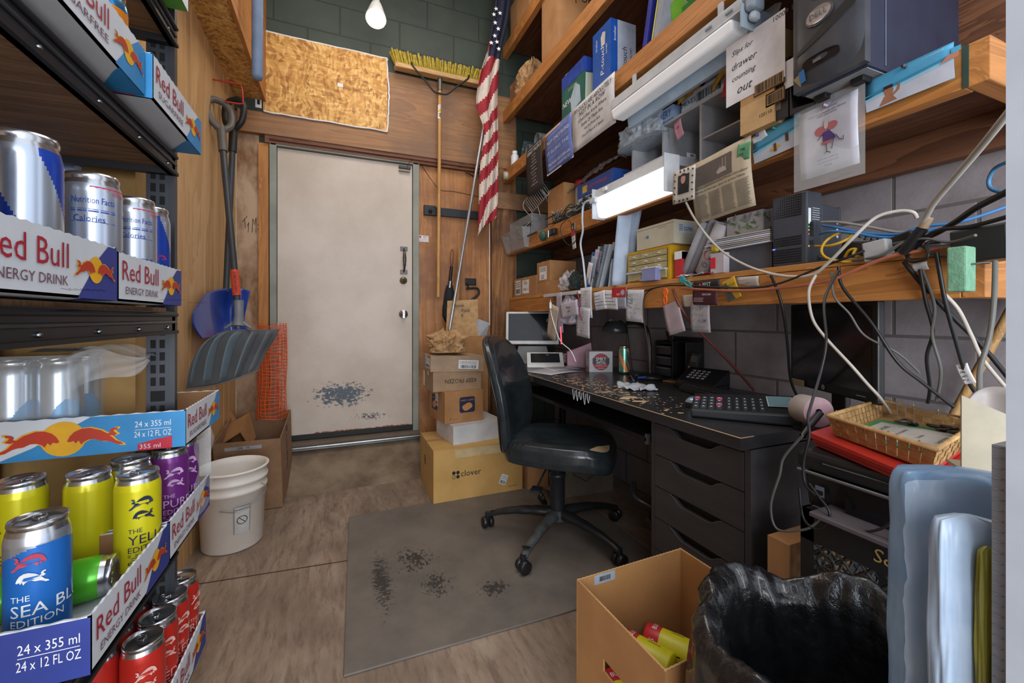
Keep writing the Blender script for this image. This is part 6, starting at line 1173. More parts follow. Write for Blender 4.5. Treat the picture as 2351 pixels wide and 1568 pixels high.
# cables
BLC, GRC, WHC, ORC, BLUC, YEC = M('1d1f21', .4), M('5c5c58', .45), M('b5afa6', .45), M('b0664a', .45), M('3a78b4', .4), M('c9a01c', .4)
CB = [('long cream cable sagging from the film frame across the shelf front to the router', WHC, .0042, [(1575, 465, 1.21), (1600, 510, 1.21), (1650, 570, 1.22), (1715, 610, 1.225), (1790, 632, 1.225), (1860, 632, 1.225), (1900, 605, 1.22), (1960, 545, 1.22), (2010, 500, 1.24), (2060, 485, 1.26), (2095, 487, 1.27), (2105, 500, 1.28)]),
      ('coral orange cable running along the lowest shelf beam', ORC, .0045, [(1565, 662, 1.235), (1700, 668, 1.235), (1800, 660, 1.23), (1900, 645, 1.23), (2000, 605, 1.23), (2060, 585, 1.23), (2160, 570, 1.24)]),
      ('black cable sagging below the cream cable', BLC, .0032, [(1480, 668, 1.24), (1540, 655, 1.225), (1690, 661, 1.22), (1780, 653, 1.22), (1880, 615, 1.225), (1950, 590, 1.225), (1985, 575, 1.235)]),
      ('thin black cable dropping behind the desk left of the monitor', BLC, .0042, [(1770, 632, 1.245), (1795, 700, 1.25), (1808, 790, 1.32), (1815, 870, 1.4), (1833, 915, 1.45)]),
      ('cream cable curving down in front of the monitor', WHC, .0038, [(1873, 632, 1.22), (1857, 670, 1.2), (1865, 730, 1.2), (1895, 775, 1.2), (1955, 840, 1.2), (1990, 880, 1.24), (2022, 915, 1.30), (2045, 950, 1.42)]),
      ('black cable falling past the paper roll to the printer', BLC, .0034, [(1925, 622, 1.22), (1893, 690, 1.15), (1897, 780, 1.1), (1885, 850, 1.08), (1862, 930, 1.02), (1855, 960, 1.0), (1858, 1000, .985), (1845, 1060, .98), (1848, 1110, .98), (1870, 1135, .985)]),
      ('grey cable swinging right across the monitor', GRC, .0028, [(1910, 625, 1.22), (1915, 680, 1.2), (1950, 720, 1.22), (1985, 770, 1.24), (2060, 810, 1.26), (2110, 855, 1.3)]),
      ('black cable drooping from behind the modem to the right', BLC, .0040, [(1925, 612, 1.24), (1935, 660, 1.24), (2000, 740, 1.24), (2060, 830, 1.26), (2120, 880, 1.3), (2190, 935, 1.35)]),
      ('dark cable dropping diagonally at the right behind the green block', BLC, .005, [(2075, 600, 1.24), (2115, 650, 1.25), (2180, 720, 1.3), (2260, 800, 1.36), (2345, 905, 1.42)]),
      ('twisted dark cable hanging right of the monitor', BLC, .004, [(2112, 618, 1.23), (2125, 690, 1.25), (2142, 760, 1.28), (2128, 820, 1.3), (2135, 890, 1.34), (2130, 925, 1.36)]),
      ('grey cable twisted round the dark hanging cable', GRC, .0034, [(2118, 620, 1.24), (2145, 700, 1.26), (2140, 770, 1.28), (2160, 850, 1.3), (2150, 920, 1.34)]),
      ('pale cable hanging beside the green foam block', WHC, .004, [(2165, 672, 1.25), (2200, 710, 1.27), (2230, 770, 1.3), (2260, 830, 1.34), (2345, 930, 1.4)]),
      ('black cable with a white tag hanging at the far right', BLC, .0045, [(2150, 580, 1.22), (2170, 690, 1.24), (2200, 800, 1.28), (2215, 850, 1.3), (2232, 890, 1.32), (2262, 925, 1.34)]),
      ('grey cable hanging in front of everything at the far right', GRC, .004, [(2285, 600, 1.16), (2282, 690, 1.12), (2272, 770, 1.1), (2250, 850, 1.08), (2250, 930, 1.04), (2242, 990, 1.0), (2248, 1030, .98), (2235, 1075, .96)]),
      ('upper blue network cable plugged into the modem', BLUC, .0036, [(1888, 517, 1.30), (1920, 522, 1.28), (1980, 534, 1.28), (2060, 538, 1.28), (2120, 520, 1.29), (2210, 508, 1.30), (2345, 462, 1.34)]),
      ('lower blue network cable plugged into the modem', BLUC, .0036, [(1882, 537, 1.29), (1910, 531, 1.27), (1960, 535, 1.27), (2030, 545, 1.27), (2090, 540, 1.28), (2150, 525, 1.29)]),
      ('grey white network cable plugged in above the blue ones', M('9c9a92', .4), .0036, [(1885, 510, 1.31), (1925, 510, 1.3), (1990, 520, 1.3), (2060, 533, 1.3), (2100, 528, 1.3)]),
      ('looped yellow network cable below the modem ports', YEC, .0036, [(1872, 565, 1.29), (1905, 564, 1.26), (1938, 553, 1.27), (1955, 538, 1.29), (1930, 534, 1.3), (1898, 552, 1.27), (1886, 575, 1.26), (1898, 592, 1.26), (1935, 601, 1.255), (1970, 600, 1.26)]),
      ('short yellow network cable knot beside the white adapter', YEC, .0036, [(1940, 590, 1.27), (1950, 575, 1.26), (1965, 572, 1.26), (1960, 585, 1.25), (1985, 592, 1.27)]),
      ('thick white cable rising to the upper right corner', M('b3b1aa', .4), .006, [(2350, 215, .95), (2308, 268, .98), (2250, 340, 1.05), (2195, 405, 1.12), (2145, 465, 1.18), (2120, 510, 1.22), (2085, 570, 1.25)]),
      ('thick black cable running from the right edge into the cable knot', BLC, .006, [(2350, 420, 1.06), (2304, 445, 1.1), (2240, 478, 1.16), (2190, 512, 1.22), (2140, 540, 1.25), (2080, 560, 1.26)]),
      ('blue cable loop on the block wall at the far right', M('4d83ad', .4), .0045, [(2350, 365, 1.48), (2306, 375, 1.5), (2280, 392, 1.52), (2270, 420, 1.53), (2285, 438, 1.52), (2350, 448, 1.48)]),
      ('dark grey cable arching over the white adapter', GRC, .0042, [(1958, 598, 1.25), (2020, 588, 1.23), (2070, 560, 1.23), (2110, 560, 1.24), (2150, 585, 1.24), (2200, 590, 1.22)]),
      ('black cable looping above the cable knot', BLC, .0045, [(2100, 570, 1.24), (2150, 530, 1.22), (2230, 520, 1.2), (2345, 488, 1.16)]),
      ('thin grey cable crossing the knot to the black adapter', GRC, .003, [(2050, 560, 1.24), (2120, 548, 1.22), (2180, 556, 1.2), (2240, 540, 1.17)]),
      ('short black cable hanging under the knot of cables', BLC, .004, [(2080, 580, 1.24), (2092, 600, 1.23), (2130, 590, 1.22), (2128, 560, 1.23), (2160, 555, 1.24)]),
      ('brown red cable running diagonally from the clips to the desk', M('6b3a32', .45), .0055, [(1545, 664, 1.235), (1560, 700, 1.24), (1590, 745, 1.3), (1640, 795, 1.4), (1690, 848, 1.52), (1732, 896, 1.64)]),
      ('thin brown cord hanging beside the desk lamp', M('46322c', .45), .003, [(1500, 662, 1.24), (1480, 680, 1.24), (1478, 730, 1.25), (1488, 790, 1.28), (1492, 850, 1.3)])]
for lab, m_, r_, pts in CB:
    mb = MB(); mb.tube([P(x, y, X=X_) for x, y, X_ in pts], r_, m_, 8, smooth=7); tag(mb.build('cable'), lab, 'cable')
t = thing('wire_nut_knot', 'black taped bundle where the hanging cables meet', 'cable bundle', P(2092, 560, X=1.23)); t['_o'].name = 'cable_bundle'; q = MB(); q.tube([P(2118, 525, X=1.225), P(2075, 580, X=1.235)], [.011, .014, .010], BLACK, 12, smooth=4); q.tube([P(2132, 500, X=1.22), P(2120, 522, X=1.225)], .009, M('a08a70', .5), 10); part(t, 'taped_wrap', q)
note('white paper tag wrapped on the hanging black cable', 2216, 858, 1.295, .022, .045, WHITE, .3, lambda q, w, h, f: scribble(q, -w*.3, -h*.4, w*.6, h*.8, 4, INKB, 3, .0004, .002), 'tag', 'cable_tag')
a, b_ = P(2300, 750, X=1.64), P(2205, 925, X=1.64); b_ = b_+(b_-a)*((b_.z-.012)/(a.z-b_.z)); mb = MB(); mb.tube([a+(a-b_)*.12, b_], .011, wood('b08c5c', '94703f', 'z', 9), 12); tag(mb.build('wooden_stick'), 'thin wooden stick leaning against the block wall at the far right', 'stick')
# ---------------------------------------------------------------- desk
DT = .74; X0 = .987
m, nt, b = _new('worn_desk'); c = ramp(nt, nz(nt, coord(nt, (1, .2, 1)), 20, 4), [(.3, lin('232325')), (.7, lin('2f2e31'))])
DY0, DY1 = .797, 3.0; oc = Vector(((X0+1.66)/2, (DY0+DY1)/2, .706))
nt.links.new(c, b.inputs['Base Color']); b.inputs['Roughness'].default_value = .28
DTOP = m; DBLK = M('222123', .4, c2='1b1a1c', sc=20)
t = thing('desk', 'black desk with peeled worn top under the timber shelves', 'desk', (oc.x, oc.y, .706)); q = L(t)
q.box((X0-oc.x, DY0-oc.y, .0), (1.66-oc.x, DY1-oc.y, .034), DTOP); 
r = random.Random(14)
CHIP = M('b59b77', .75, c2='c6ad88', sc=60)
for (cx_, cy_, sx_, sy_, n_, big) in ((1.13, 1.90, .05, .15, 120, 1), (1.12, 1.63, .06, .13, 150, 1), (1.08, 1.40, .05, .08, 60, 1.3), (1.15, 1.25, .06, .08, 60, .7), (1.05, 1.15, .02, .03, 8, 1.2), (1.06, 1.75, .03, .2, 60, .8)):
    for k in range(n_):
        x, y = r.gauss(cx_, sx_), r.gauss(cy_, sy_)
        if x < X0+.012 or x > 1.5 or y < DY0+.02: continue
        l_ = r.uniform(.0022, .0085)*big*(2 if r.random() < .06 else 1); w2 = l_*r.uniform(.5, 1.3); m_ = r.randint(5, 7)
        q.add([(x-oc.x+w2*math.cos(6.283*j/m_)*r.uniform(.6, 1.1), y-oc.y+l_*math.sin(6.283*j/m_)*r.uniform(.6, 1.1), .0344) for j in range(m_)], [tuple(range(m_))], CHIP)
for (pts) in ([(1.01, 1.52), (1.05, 1.50), (1.10, 1.515), (1.09, 1.525), (1.04, 1.515), (1.01, 1.53)], [(1.02, 1.36), (1.05, 1.34), (1.07, 1.36), (1.12, 1.34), (1.10, 1.37), (1.06, 1.385), (1.03, 1.375)], [(1.03, 1.30), (1.07, 1.275), (1.10, 1.28), (1.08, 1.30), (1.05, 1.315)]):
    q.add([(x-oc.x, y-oc.y, .0345) for x, y in pts], [tuple(range(len(pts)))], CHIP)
part(t, 'desktop', q)
q = MB(); r = random.Random(4); pts = [(X0-.0005+.001*r.random(), DY0+(DY1-DY0)*k/60, .7395) for k in range(61)]; q.tube(pts, .0016, M('b39a78', .7), 5); q.tube([(X0, DY0, .7395), (X0+.05, DY0, .7395)], .0014, M('9a8568', .7), 5); part(t, 'worn_edge', q, 'beige worn edge where the black finish has rubbed off')
q = MB(); q.tube([(X0+.30, 2.85, .0), (X0+.30, 2.85, .706)], .025, BLACK, 12); part(t, 'leg', q); q = MB(); q.tube([(1.60, 2.85, .0), (1.60, 2.85, .706)], .025, BLACK, 12); part(t, 'leg', q)
q = MB(); q.box((1.05, 1.24, .598), (1.36, 2.45, .618), M('1e1e20', .35)); part(t, 'keyboard_tray', q, bevel=.003)
q = MB(); q.box((1.05, 1.235, .592), (1.065, 1.25, .63), M('6b6d70', .4, .6)); part(t, 'tray_stop', q); q = MB(); q.box((1.18, 1.20, .618), (1.40, 1.235, .70), BLACK); part(t, 'tray_rail', q); q = MB(); q.box((1.04, 1.32, .688), (1.2, 1.50, .705), M('8f7455', .7)); part(t, 'shim_block', q, 'bare wood block under the desktop')
# clear tape drips on the desk edge
q = MB(); r = random.Random(3)
for k in range(5): y = 1.66-.03*k; q.tube([(X0-.002, y, .735), (X0-.004, y-.004, .72-.01*r.random()), (X0-.003, y-.012, .70-.02*r.random()), (X0-.003, y-.02, .73)], .0012, M('cfd4d6', .2), 5, smooth=4)
part(t, 'tape_strands', q)
# drawer unit
CX0, CY0, CY1 = 1.03, .802, 1.193
t = thing('drawer_unit', 'black six drawer unit under the near end of the desk', 'drawer unit', (1.3, 1.0, .001)); DRK = M('3b393a', .42, c2='323132', sc=30, st=(1, .15, 1))
q = MB(); q.box((CX0+.002, CY0, .001), (1.60, CY0+.018, .70), DRK); q.box((CX0+.002, CY1-.018, .001), (1.60, CY1, .70), DRK); q.box((CX0+.02, CY0+.018, .02), (1.59, CY1-.018, .69), M('0e0e0f', .6)); q.box((CX0+.004, CY0+.018, .001), (1.59, CY1-.018, .03), DRK); q.box((CX0+.004, CY0+.018, .69), (1.59, CY1-.018, .70), DRK); part(t, 'carcass', q)
hh = .1105; dw = CY1-CY0-.042; yc = (CY0+CY1)/2
for k in range(6):
    z1 = .688-hh*k; z0 = z1-hh+.0035
    prof = [(-dw/2, z0), (dw/2, z0), (dw/2, z1)]; n = 12
    for j in range(n+1):
        s_ = j/n; x = .105-.21*s_; e = min(1, min(s_, 1-s_)*4.2); prof.append((x, z1-.026*(e*e*(3-2*e))))
    prof.append((-dw/2, z1))
    q = MB(frame((CX0, yc, 0), (0, -1, 0), (0, 0, 1))); q.prism(prof, -.016, 0, DRK); part(t, 'drawer', q)
    q = MB(); q.tube([(CX0-.0004, yc-p[0], p[1]) for p in prof[3:-1]], .0009, M('5c5a58', .4), 4); part(t, 'handle_cutout_edge', q)
# things under the desk
c = Carton('cardboard_box', 'small brown carton on the floor behind the chair column', 'box', (1.065, 2.33, .001), .14, .3, .30, 0, CARD, at='fl'); c.done(); c.sticker('front', -.01, .09, .07, .08, shiplabel, rot=-.4)
c = Carton('cardboard_box', 'grey brown gourmet coffee carton on the floor under the desk', 'box', (1.225, 2.14, .001), .33, .3, .27, 0, M('6f6458', .8), at='fl'); b = c.face('front', -.03, .03); b.poly([(-.09, .06), (.09, .06), (.09, -.03), (0, -.085), (-.09, -.03)], M('3b342f', .7), .0004); b.poly([(-.084, .054), (.084, .054), (.084, -.027), (0, -.078), (-.084, -.027)], M('6f6458', .8), .0008); b.text('Gourmet', 0, .005, .035, M('2e2824', .7), w=.13, slant=.3, z=.0012); b.text('COFFEE', 0, -.03, .02, M('2e2824', .7), w=.10, z=.0012); b.text('EIGHT', -.06, .075, .025, M('2e2824', .7), z=.0012); c.done()
t = thing('computer', 'black computer case in the dark under the desk beside the drawers', 'computer', (1.44, 1.36, .001)); q = L(t); q.box((-.1, -.12, .0), (.1, .12, .42), M('191a1c', .4)); part(t, 'case', q, bevel=.006); q = L(t); q.T = t['_w'] @ frame((-.1, 0, .2), (0, -1, 0), (0, 0, 1)); [q.rect(-.1, -.12+.02*k, .1, -.115+.02*k, M('303236', .4), .001) for k in range(8)]; part(t, 'vent_slots', q)
mb = MB(); mb.tube([(1.20, 1.50, .33), (1.16, 1.44, .30), (1.2, 1.38, .27), (1.14, 1.34, .25)], .012, M('2b2d30', .3), 8, smooth=5); tag(mb.build('black_hose'), 'dark cable bundle in the shadow under the desk', 'cable')
# ---------------------------------------------------------------- office chair
LEA = M('1d2327', .27, c2='252c30', sc=14, coat=.35, lo=.4, hi=.6); PL = M('202225', .38); DUST = M('4a4c4d', .6, c2='26282a', sc=20)
FA = math.radians(-40); cc = Vector((.977, 1.793, .009))
t = thing('office_chair', 'black leather office chair without armrests turned toward the desk', 'chair', cc, RZ(FA))
WF = t['_w']
def sq(a, n): ca, sa = math.cos(a), math.sin(a); return (math.copysign(abs(ca)**(2/n), ca), math.copysign(abs(sa)**(2/n), sa))
q = L(t)
def seat(u, v):   # v 0 bottom centre .. 1 top centre
    a = 2*math.pi*u; x, y = sq(a, 3.6)
    prof = [(0, .388), (.8, .388), (.97, .396), (1.0, .425), (.99, .465), (.94, .487), (.8, .497), (.5, .50), (.2, .498), (0, .497)]
    s_ = v*(len(prof)-1); i = min(int(s_), len(prof)-2); f = s_-i; r_ = prof[i][0]*(1-f)+prof[i+1][0]*f; z = prof[i][1]*(1-f)+prof[i+1][1]*f
    X = x*.262*r_+.018; Y = y*.242*r_*(1-.10*(x < 0)*abs(x)); rim = 1 if .3 < v < .75 else 0
    z += .004*rim*math.sin(a*46)*max(0, math.sin(a*1.5+2.4))-.03*max(0, x*r_-.55)**1.4*2.2; z += .012*abs(y*r_)**3
    return Vector((X, Y, z-.012))
q.grid(seat, 150, 45, LEA); part(t, 'seat', q)
q = L(t)
def worn(u, v): a = -1.02+.98*u; w_ = math.sin(math.pi*u)**.7; s_ = .60+.11*(v-.3)*w_; p = seat((a/(2*math.pi)) % 1, s_); return p+Vector((.0012, -.0012, .0022))
q.grid(worn, 24, 6, M('a48d6c', .8, c2='8f7a5c', sc=40)); part(t, 'torn_patch', q, 'beige torn patch at the front corner of the seat')
q = L(t)
def back(u, v):
    a = 2*math.pi*u; y, z = sq(a, 3.0); prof = [(0, 0), (.7, .0), (.93, .006), (1.0, .025), (.99, .045), (.9, .062), (.7, .068), (.3, .066), (0, .064)]
    s_ = v*(len(prof)-1); i = min(int(s_), len(prof)-2); f = s_-i; r_ = prof[i][0]*(1-f)+prof[i+1][0]*f; d = prof[i][1]*(1-f)+prof[i+1][1]*f
    zz = z*.29*r_; hgt = (zz+.29)/.58; wd = .245*(1-.08*max(0, -z))*(1-.10*max(0, hgt-.6)/.4); yy = y*wd*r_
    x = -.262+d-.062*(hgt)**1.0-.10*max(0, hgt-.35)**1.6+.035*(abs(y*r_)**2.2)+.02*math.sin(hgt*math.pi)
    x += .0022*math.sin(zz*210)*(1 if r_ > .93 and y < -.6 and .45 < hgt < .75 else 0)
    return Vector((x, yy, .675+zz))
q.grid(back, 110, 40, LEA); part(t, 'backrest', q)
q = L(t); q.tube([back((k/80) % 1, .30)+Vector((0, 0, 0)) for k in range(81)], .0045, M('101214', .3), 6); part(t, 'piping', q)
q = L(t); q.tube([(-.28, 0, .60), (-.25, 0, .46), (-.18, 0, .395), (-.03, 0, .392)], [.02, .02, .018, .018], PL, 10, smooth=5, flat=1.0); part(t, 'back_bracket', q)
q = L(t); q.lathe([(.038, .10), (.036, .16), (.036, .28), (.040, .285), (.040, .30), (.027, .302), (.027, .375)], PL, 28); q.box((-.11, -.07, .37), (.10, .07, .394), PL); part(t, 'gas_column', q)
q = L(t); q.tube([(-.02, -.06, .372), (-.04, -.14, .33), (-.05, -.19, .30)], .005, PL, 8, smooth=4); q.box((-.075, -.235, .285), (-.03, -.18, .297), PL); part(t, 'height_lever', q)
q = L(t); q.lathe([(0, .075), (.05, .075), (.058, .09), (.055, .118), (.04, .128)], DUST, 28); part(t, 'hub', q)
for k, ad in enumerate((146, 218, 290, 2, 74)):
    a = math.radians(ad)-FA; ca, sa = math.cos(a), math.sin(a); q = L(t)
    pts = [(.04, .108), (.12, .108), (.22, .098), (.31, .078), (.35, .062)]
    q.tube([(r_*ca, r_*sa, z) for r_, z in pts], [.030, .026, .022, .019, .018], DUST if k in (1,) else PL, 12, smooth=5, flat=.75); h_ = part(t, 'base_leg', q)
    q = L(t); q.tube([(.35*ca, .35*sa, .05), (.35*ca, .35*sa, .075)], .013, PL, 12)
    if k in (0, 1): q.add([(.325*ca+.02*math.cos(j*.6), .325*sa+.012*math.sin(j*.6), .0925-.0) for j in range(10)], [tuple(range(10))], STEEL)
    part(h_, 'caster_stem', q)
    sw = a+[.6, 1.0, -.2, .5, .2][k]; cw = Vector((.35*ca, .35*sa, .0275)); ax = Vector((math.cos(sw), math.sin(sw), 0)); q = L(t)
    for sg in (-1, 1):
        q.T = WF @ frame(cw+ax*sg*.006, ax.cross(Vector((0, 0, 1)))*sg, (0, 0, 1)); sgn = 1 if (q.T.to_3x3() @ Vector((0, 0, 1))).dot(WF.to_3x3() @ (ax*sg)) > 0 else -1
        q.lathe([(0, 0), (.026, 0), (.0275, sgn*.004), (.0275, sgn*.018), (.022, sgn*.022), (0, sgn*.023)], BLKPL, 22)
    part(h_, 'caster', q)
# ---------------------------------------------------------------- on the desk
def D(px, py): return P(px, py, Z=DT)
t = thing('pos_terminal', 'white framed terminal with a dark screen at the far end of the desk', 'terminal', (1.27, 2.70, DT+.001), RZ(-.42)); WP = M('c5c7c9', .35); SCR = M('22262a', .12)
T = t['_w'] @ TR(0, 0, .11) @ Matrix.Rotation(math.radians(-14), 4, 'X'); q = MB(T); q.box((-.19, -.012, .02), (.19, .012, .26), WP); part(t, 'bezel', q, bevel=.006); q = MB(T @ frame((0, -.0125, .14), (1, 0, 0), (0, 0, 1))); q.rect(-.172, -.095, .172, .105, SCR, .0005); q.text('2:43', .1, -.05, .022, M('8d949a', .5), z=.001); q.tube([(.12+.016*math.cos(k*.5), .055+.01*math.sin(k), .001) for k in range(26)], .0012, WHITE, 4); part(t, 'screen', q)
q = L(t); q.hexa([(-.13, -.09, 0), (.13, -.09, 0), (.13, .06, 0), (-.13, .06, 0), (-.1, -.03, .12), (.1, -.03, .12), (.1, .03, .12), (-.1, .03, .12)], M('5b5e61', .4)); q.box((-.18, -.11, 0), (.18, .0, .02), M('85888b', .4)); part(t, 'stand', q, bevel=.004)
t = thing('customer_display', 'smaller white framed device with a dark screen in front of the terminal', 'display', (1.25, 2.46, DT+.001), RZ(-.4)); q = L(t); q.hexa([(-.12, -.07, 0), (.12, -.07, 0), (.12, .06, 0), (-.12, .06, 0), (-.12, -.055, .015), (.12, -.055, .015), (.12, .05, .09), (-.12, .05, .09)], WP); part(t, 'body', q, bevel=.004)
q = MB(t['_w'] @ frame((0, -.002, .0555), (1, 0, 0), (0, .105, .075))); q.rect(-.095, -.045, .095, .045, SCR, .0015); part(t, 'screen', q)
for k, (px, py, rz, lab) in enumerate(((1270, 853, .35, 'large white sheet lying at the left end of the desk'), (1290, 848, .1, 'white form lying on the large white sheet'), (1318, 845, -.25, 'lined receipt on top of the desk papers'))):
    c0 = D(px, py); t = thing('paper_sheet', lab, 'paper', (max(c0.x, X0+.13), c0.y, DT+.002+.003*k), RZ(rz)); q = L(t); w_, h_ = ((.28, .22), (.21, .15), (.12, .09))[k]; q.grid(lambda u, v: Vector((-w_/2+w_*u, -h_/2+h_*v, .002*math.sin(u*4)+.001)), 8, 4, M('b5b3bb', .6)); lines(q, -w_*.4, -h_*.35, w_*.8, h_*.6, 5, M('8a7f8c', .7), .004, k, .1) if k else None; part(t, 'sheet', q, solid=.001)
c0 = D(1268, 838); PINK = M('d99aa6', .6, c2='c2a8b2', sc=8)
mb = bag('', '', (c0.x+.04, c0.y+.02, DT+.012), .2, .13, .06, 41, PINK, 0, .5, top=False, n=24); tag(mb.build('crumpled_tissue'), 'crumpled pink and white tissue on the desk papers', 'tissue')
c0 = D(1338, 805); c0 = Vector((1.42, 2.42, DT)); mb = MB(); mb.hexa([(1.36, 2.36, DT+.001), (1.52, 2.30, DT+.001), (1.56, 2.38, DT+.001), (1.40, 2.44, DT+.001), (1.36, 2.36, DT+.10), (1.50, 2.30, DT+.16), (1.54, 2.38, DT+.15), (1.40, 2.44, DT+.1)], M('b38a98', .6)); tag(mb.build('pink_envelope'), 'pink paper bag standing behind the white and red box', 'paper bag')
c0 = D(1353, 855); c = Carton('coaster_box', 'white cube box with a red round emblem on the desk', 'box', (c0.x, c0.y, DT+.001), .138, .09, .122, -.35, M('b9b9be', .45), at='fl', tape=False)
b = c.face('front', 0, 0); R9 = M('a12a34', .5); b.disc(.05, .001, M('6a6c72', .5), 36); b.disc(.047, .0014, R9, 36); b.rect(-.05, -.012, .05, .022, M('3b3c42', .5), .0018); b.text('SMKY', 0, .006, .02, WHITE, w=.06, z=.0022); b.text('MTN', 0, -.016, .019, WHITE, w=.05, z=.0022); b.text('CAFFEINATED POUCHES', 0, -.027, .006, WHITE, w=.07, z=.0022); b.text('CINNAMON', 0, -.04, .006, WHITE, w=.04, z=.0022)
b = c.face('left'); barcode(b, -.03, -.05, .05, .02, RED); b.text('SMKY', 0, .02, .012, RED); c.done()
c0 = D(1436, 858); can('peach', 'tall peach and mint drink can on the desk beside the lamp', c0.x-.01, c0.y, DT+.001, -1.9)
# desk lamp
c0 = D(1497, 868); lb = Vector((min(c0.x, 1.53), c0.y+.01, DT+.001)); t = thing('desk_lamp', 'black gooseneck desk lamp with a dome shade', 'lamp', lb); q = L(t); q.lathe([(0, 0), (.075, 0), (.075, .012), (.06, .022), (.02, .028), (0, .028)], BLKPL, 36, fn=lambda v: Vector((v.x, v.y, v.z))); part(t, 'base', q)
sh = P(1422, 762, X=lb.x-.0); nb = P(1492, 760, X=lb.x); shw = Vector((sh.x-.03, sh.y, sh.z)); w = t['_w'].inverted()
q = L(t); q.tube([w @ p for p in (lb+Vector((0, 0, .02)), lb+Vector((0, -.0, .12)), P(1491, 790, X=lb.x), P(1484, 755, X=lb.x), P(1462, 742, X=lb.x), P(1440, 742, X=lb.x-.01))], [.0125, .0115, .0115, .0115, .011, .012], BLKPL, 12, smooth=8); part(t, 'gooseneck', q)
q = L(t); q.T = TR(*shw) @ Matrix.Rotation(.1, 4, 'X'); q.lathe([(.072, 0), (.074, .003), (.070, .03), (.056, .055), (.035, .07), (.0, .076)], M('303234', .25), 36); q.lathe([(.069, .002), (.06, .035), (0, .06)], M('7b7d7f', .4), 36); part(t, 'lamp_shade', q)
q = L(t); q.T = TR(*shw) @ Matrix.Rotation(-.9, 4, 'X') @ Matrix.Rotation(.0, 4, 'Y')
q.T = TR(*(shw+Vector((0, 0, .05)))); [q.tube([(.05*math.cos(a), .05*math.sin(a), .006), (.032*math.cos(a), .032*math.sin(a), .023)], .002, M('b5b5b0', .4), 4) for a in (3.0, 3.3, 3.6, 3.9, 4.2, 4.5)]; part(t, 'vent_slots', q)
mb = MB(); mb.tube([lb+Vector((-.02, -.02, .02)), lb+Vector((.0, -.08, .012)), lb+Vector((-.03, -.12, .012)), lb+Vector((-.10, -.06, .008)), lb+Vector((-.1, .04, .006)), lb+Vector((-.04, .09, .006)), lb+Vector((0, .2, .3))], .0032, BLACK, 6, smooth=6); tag(mb.build('lamp_cord'), 'black cord curling round the foot of the desk lamp', 'cord')
# crumpled receipts and pens
c0 = D(1460, 893); t = thing('crumpled_receipt', 'crumpled white receipts on the worn desk top', 'receipt', (c0.x, c0.y, DT+.001)); q = L(t); PB = M('b4bcc8', .5)
for (x, y, w_, h_, a, s_) in ((0, 0, .12, .08, .2, 2), (-.02, .05, .09, .07, 1.0, 3), (.02, -.05, .08, .05, -.3, 5)):
    ca, sa = math.cos(a), math.sin(a); q.grid(lambda u, v: Vector((x+w_*(u-.5)*ca-h_*(v-.5)*sa, y+w_*(u-.5)*sa+h_*(v-.5)*ca, .003+.02*abs(noise.noise(Vector((u*2.2+s_, v*2+s_, s_))))+.014*u*v)), 10, 8, PB)
part(t, 'paper', q, solid=.001)
for i, (pa, pb, m_, lab) in enumerate((((1449, 866), (1455, 877), M('3e6fae', .4), 'blue pen lying near the drink can'), ((1465, 885), (1482, 883), M('2a4a9a', .4), 'blue pen cap lying on the receipts'))):
    a, b_ = D(*pa), D(*pb); z_ = DT+.006+.03*i; t = thing('pen', lab, 'pen', (a.x, a.y, z_)); q = MB(); q.tube([(a.x, a.y, z_), (b_.x, b_.y, z_)], .0045, m_, 8); part(t, 'barrel', q)
c0 = D(1405, 850); c0 = D(1500, 862)
# black desk organizer, cordless phone, phone base, cardboard sheet
OX, OY = 1.60, 1.72; ob = D(1540, 872); t = thing('drawer_organizer', 'black mesh desk organizer with small drawers against the wall', 'organizer', (1.62, 1.67, DT+.001)); q = L(t); q.box((-.06, -.11, 0), (.06, .11, .012), BLACK); q.box((-.06, -.11, .0), (.06, -.105, .20), BLACK); q.box((-.06, .105, .0), (.06, .11, .20), BLACK); q.box((-.06, -.02, 0), (.06, -.015, .20), BLACK); q.box((.055, -.11, 0), (.06, .11, .22), BLACK); q.box((-.06, -.02, .185), (.06, .11, .19), BLACK); part(t, 'frame', q, bevel=.002)
for k in range(3):
    q = L(t); z = .02+.055*k; q.box((-.064, -.012, z), (-.058, .102, z+.045), M('25272a', .3)); q.box((-.066, .0, z+.035), (-.064, .09, z+.042), M('4a4d52', .3)); part(t, 'drawer', q, bevel=.002)
for k in range(5): t2 = thing('pen', 'dark pen standing in the top of the black organizer', 'pen', (1.60+.01*k, 1.70+.015*k, DT+.19), group='pens in the black organizer'); q = L(t2); q.tube([(0, 0, .002), (.01*(k-2), .02*(k-2), .06)], .005, BLACK if k % 2 else M('3a3d42', .4), 8); part(t2, 'barrel', q)
c0 = D(1600, 880); t = thing('cardboard_sheet', 'flat piece of brown cardboard under the phone', 'cardboard', (1.58, 1.55, DT+.001), RZ(.06)); q = L(t); q.box((-.06, -.14, 0), (.09, .12, .004), M('a07a55', .8)); part(t, 'sheet', q)
q_ = Vector((1.56, 1.42, DT+.006)); t = thing('cordless_phone', 'black cordless phone base with keypad on the desk', 'phone', q_, frame((0, 0, 0), (.15, -1, 0), (0, 0, 1)).to_3x3().to_4x4() @ Matrix()); q = L(t)
def kb_face(t, T, keys, kw, kh, m_, z=.001):
    q = MB(T)
    for (x, y) in keys: q.box((x-kw/2, y-kh/2, 0), (x+kw/2, y+kh/2, z+.002), m_)
    part(t, 'keys', q, bevel=.0006)
q.prism([(-.10, 0), (.10, 0), (.10, .02), (-.10, .02)], -.0, .11, BLKPL); part(t, 'base', q, bevel=.004)
TT = t['_w'] @ TR(0, .02, .0) 
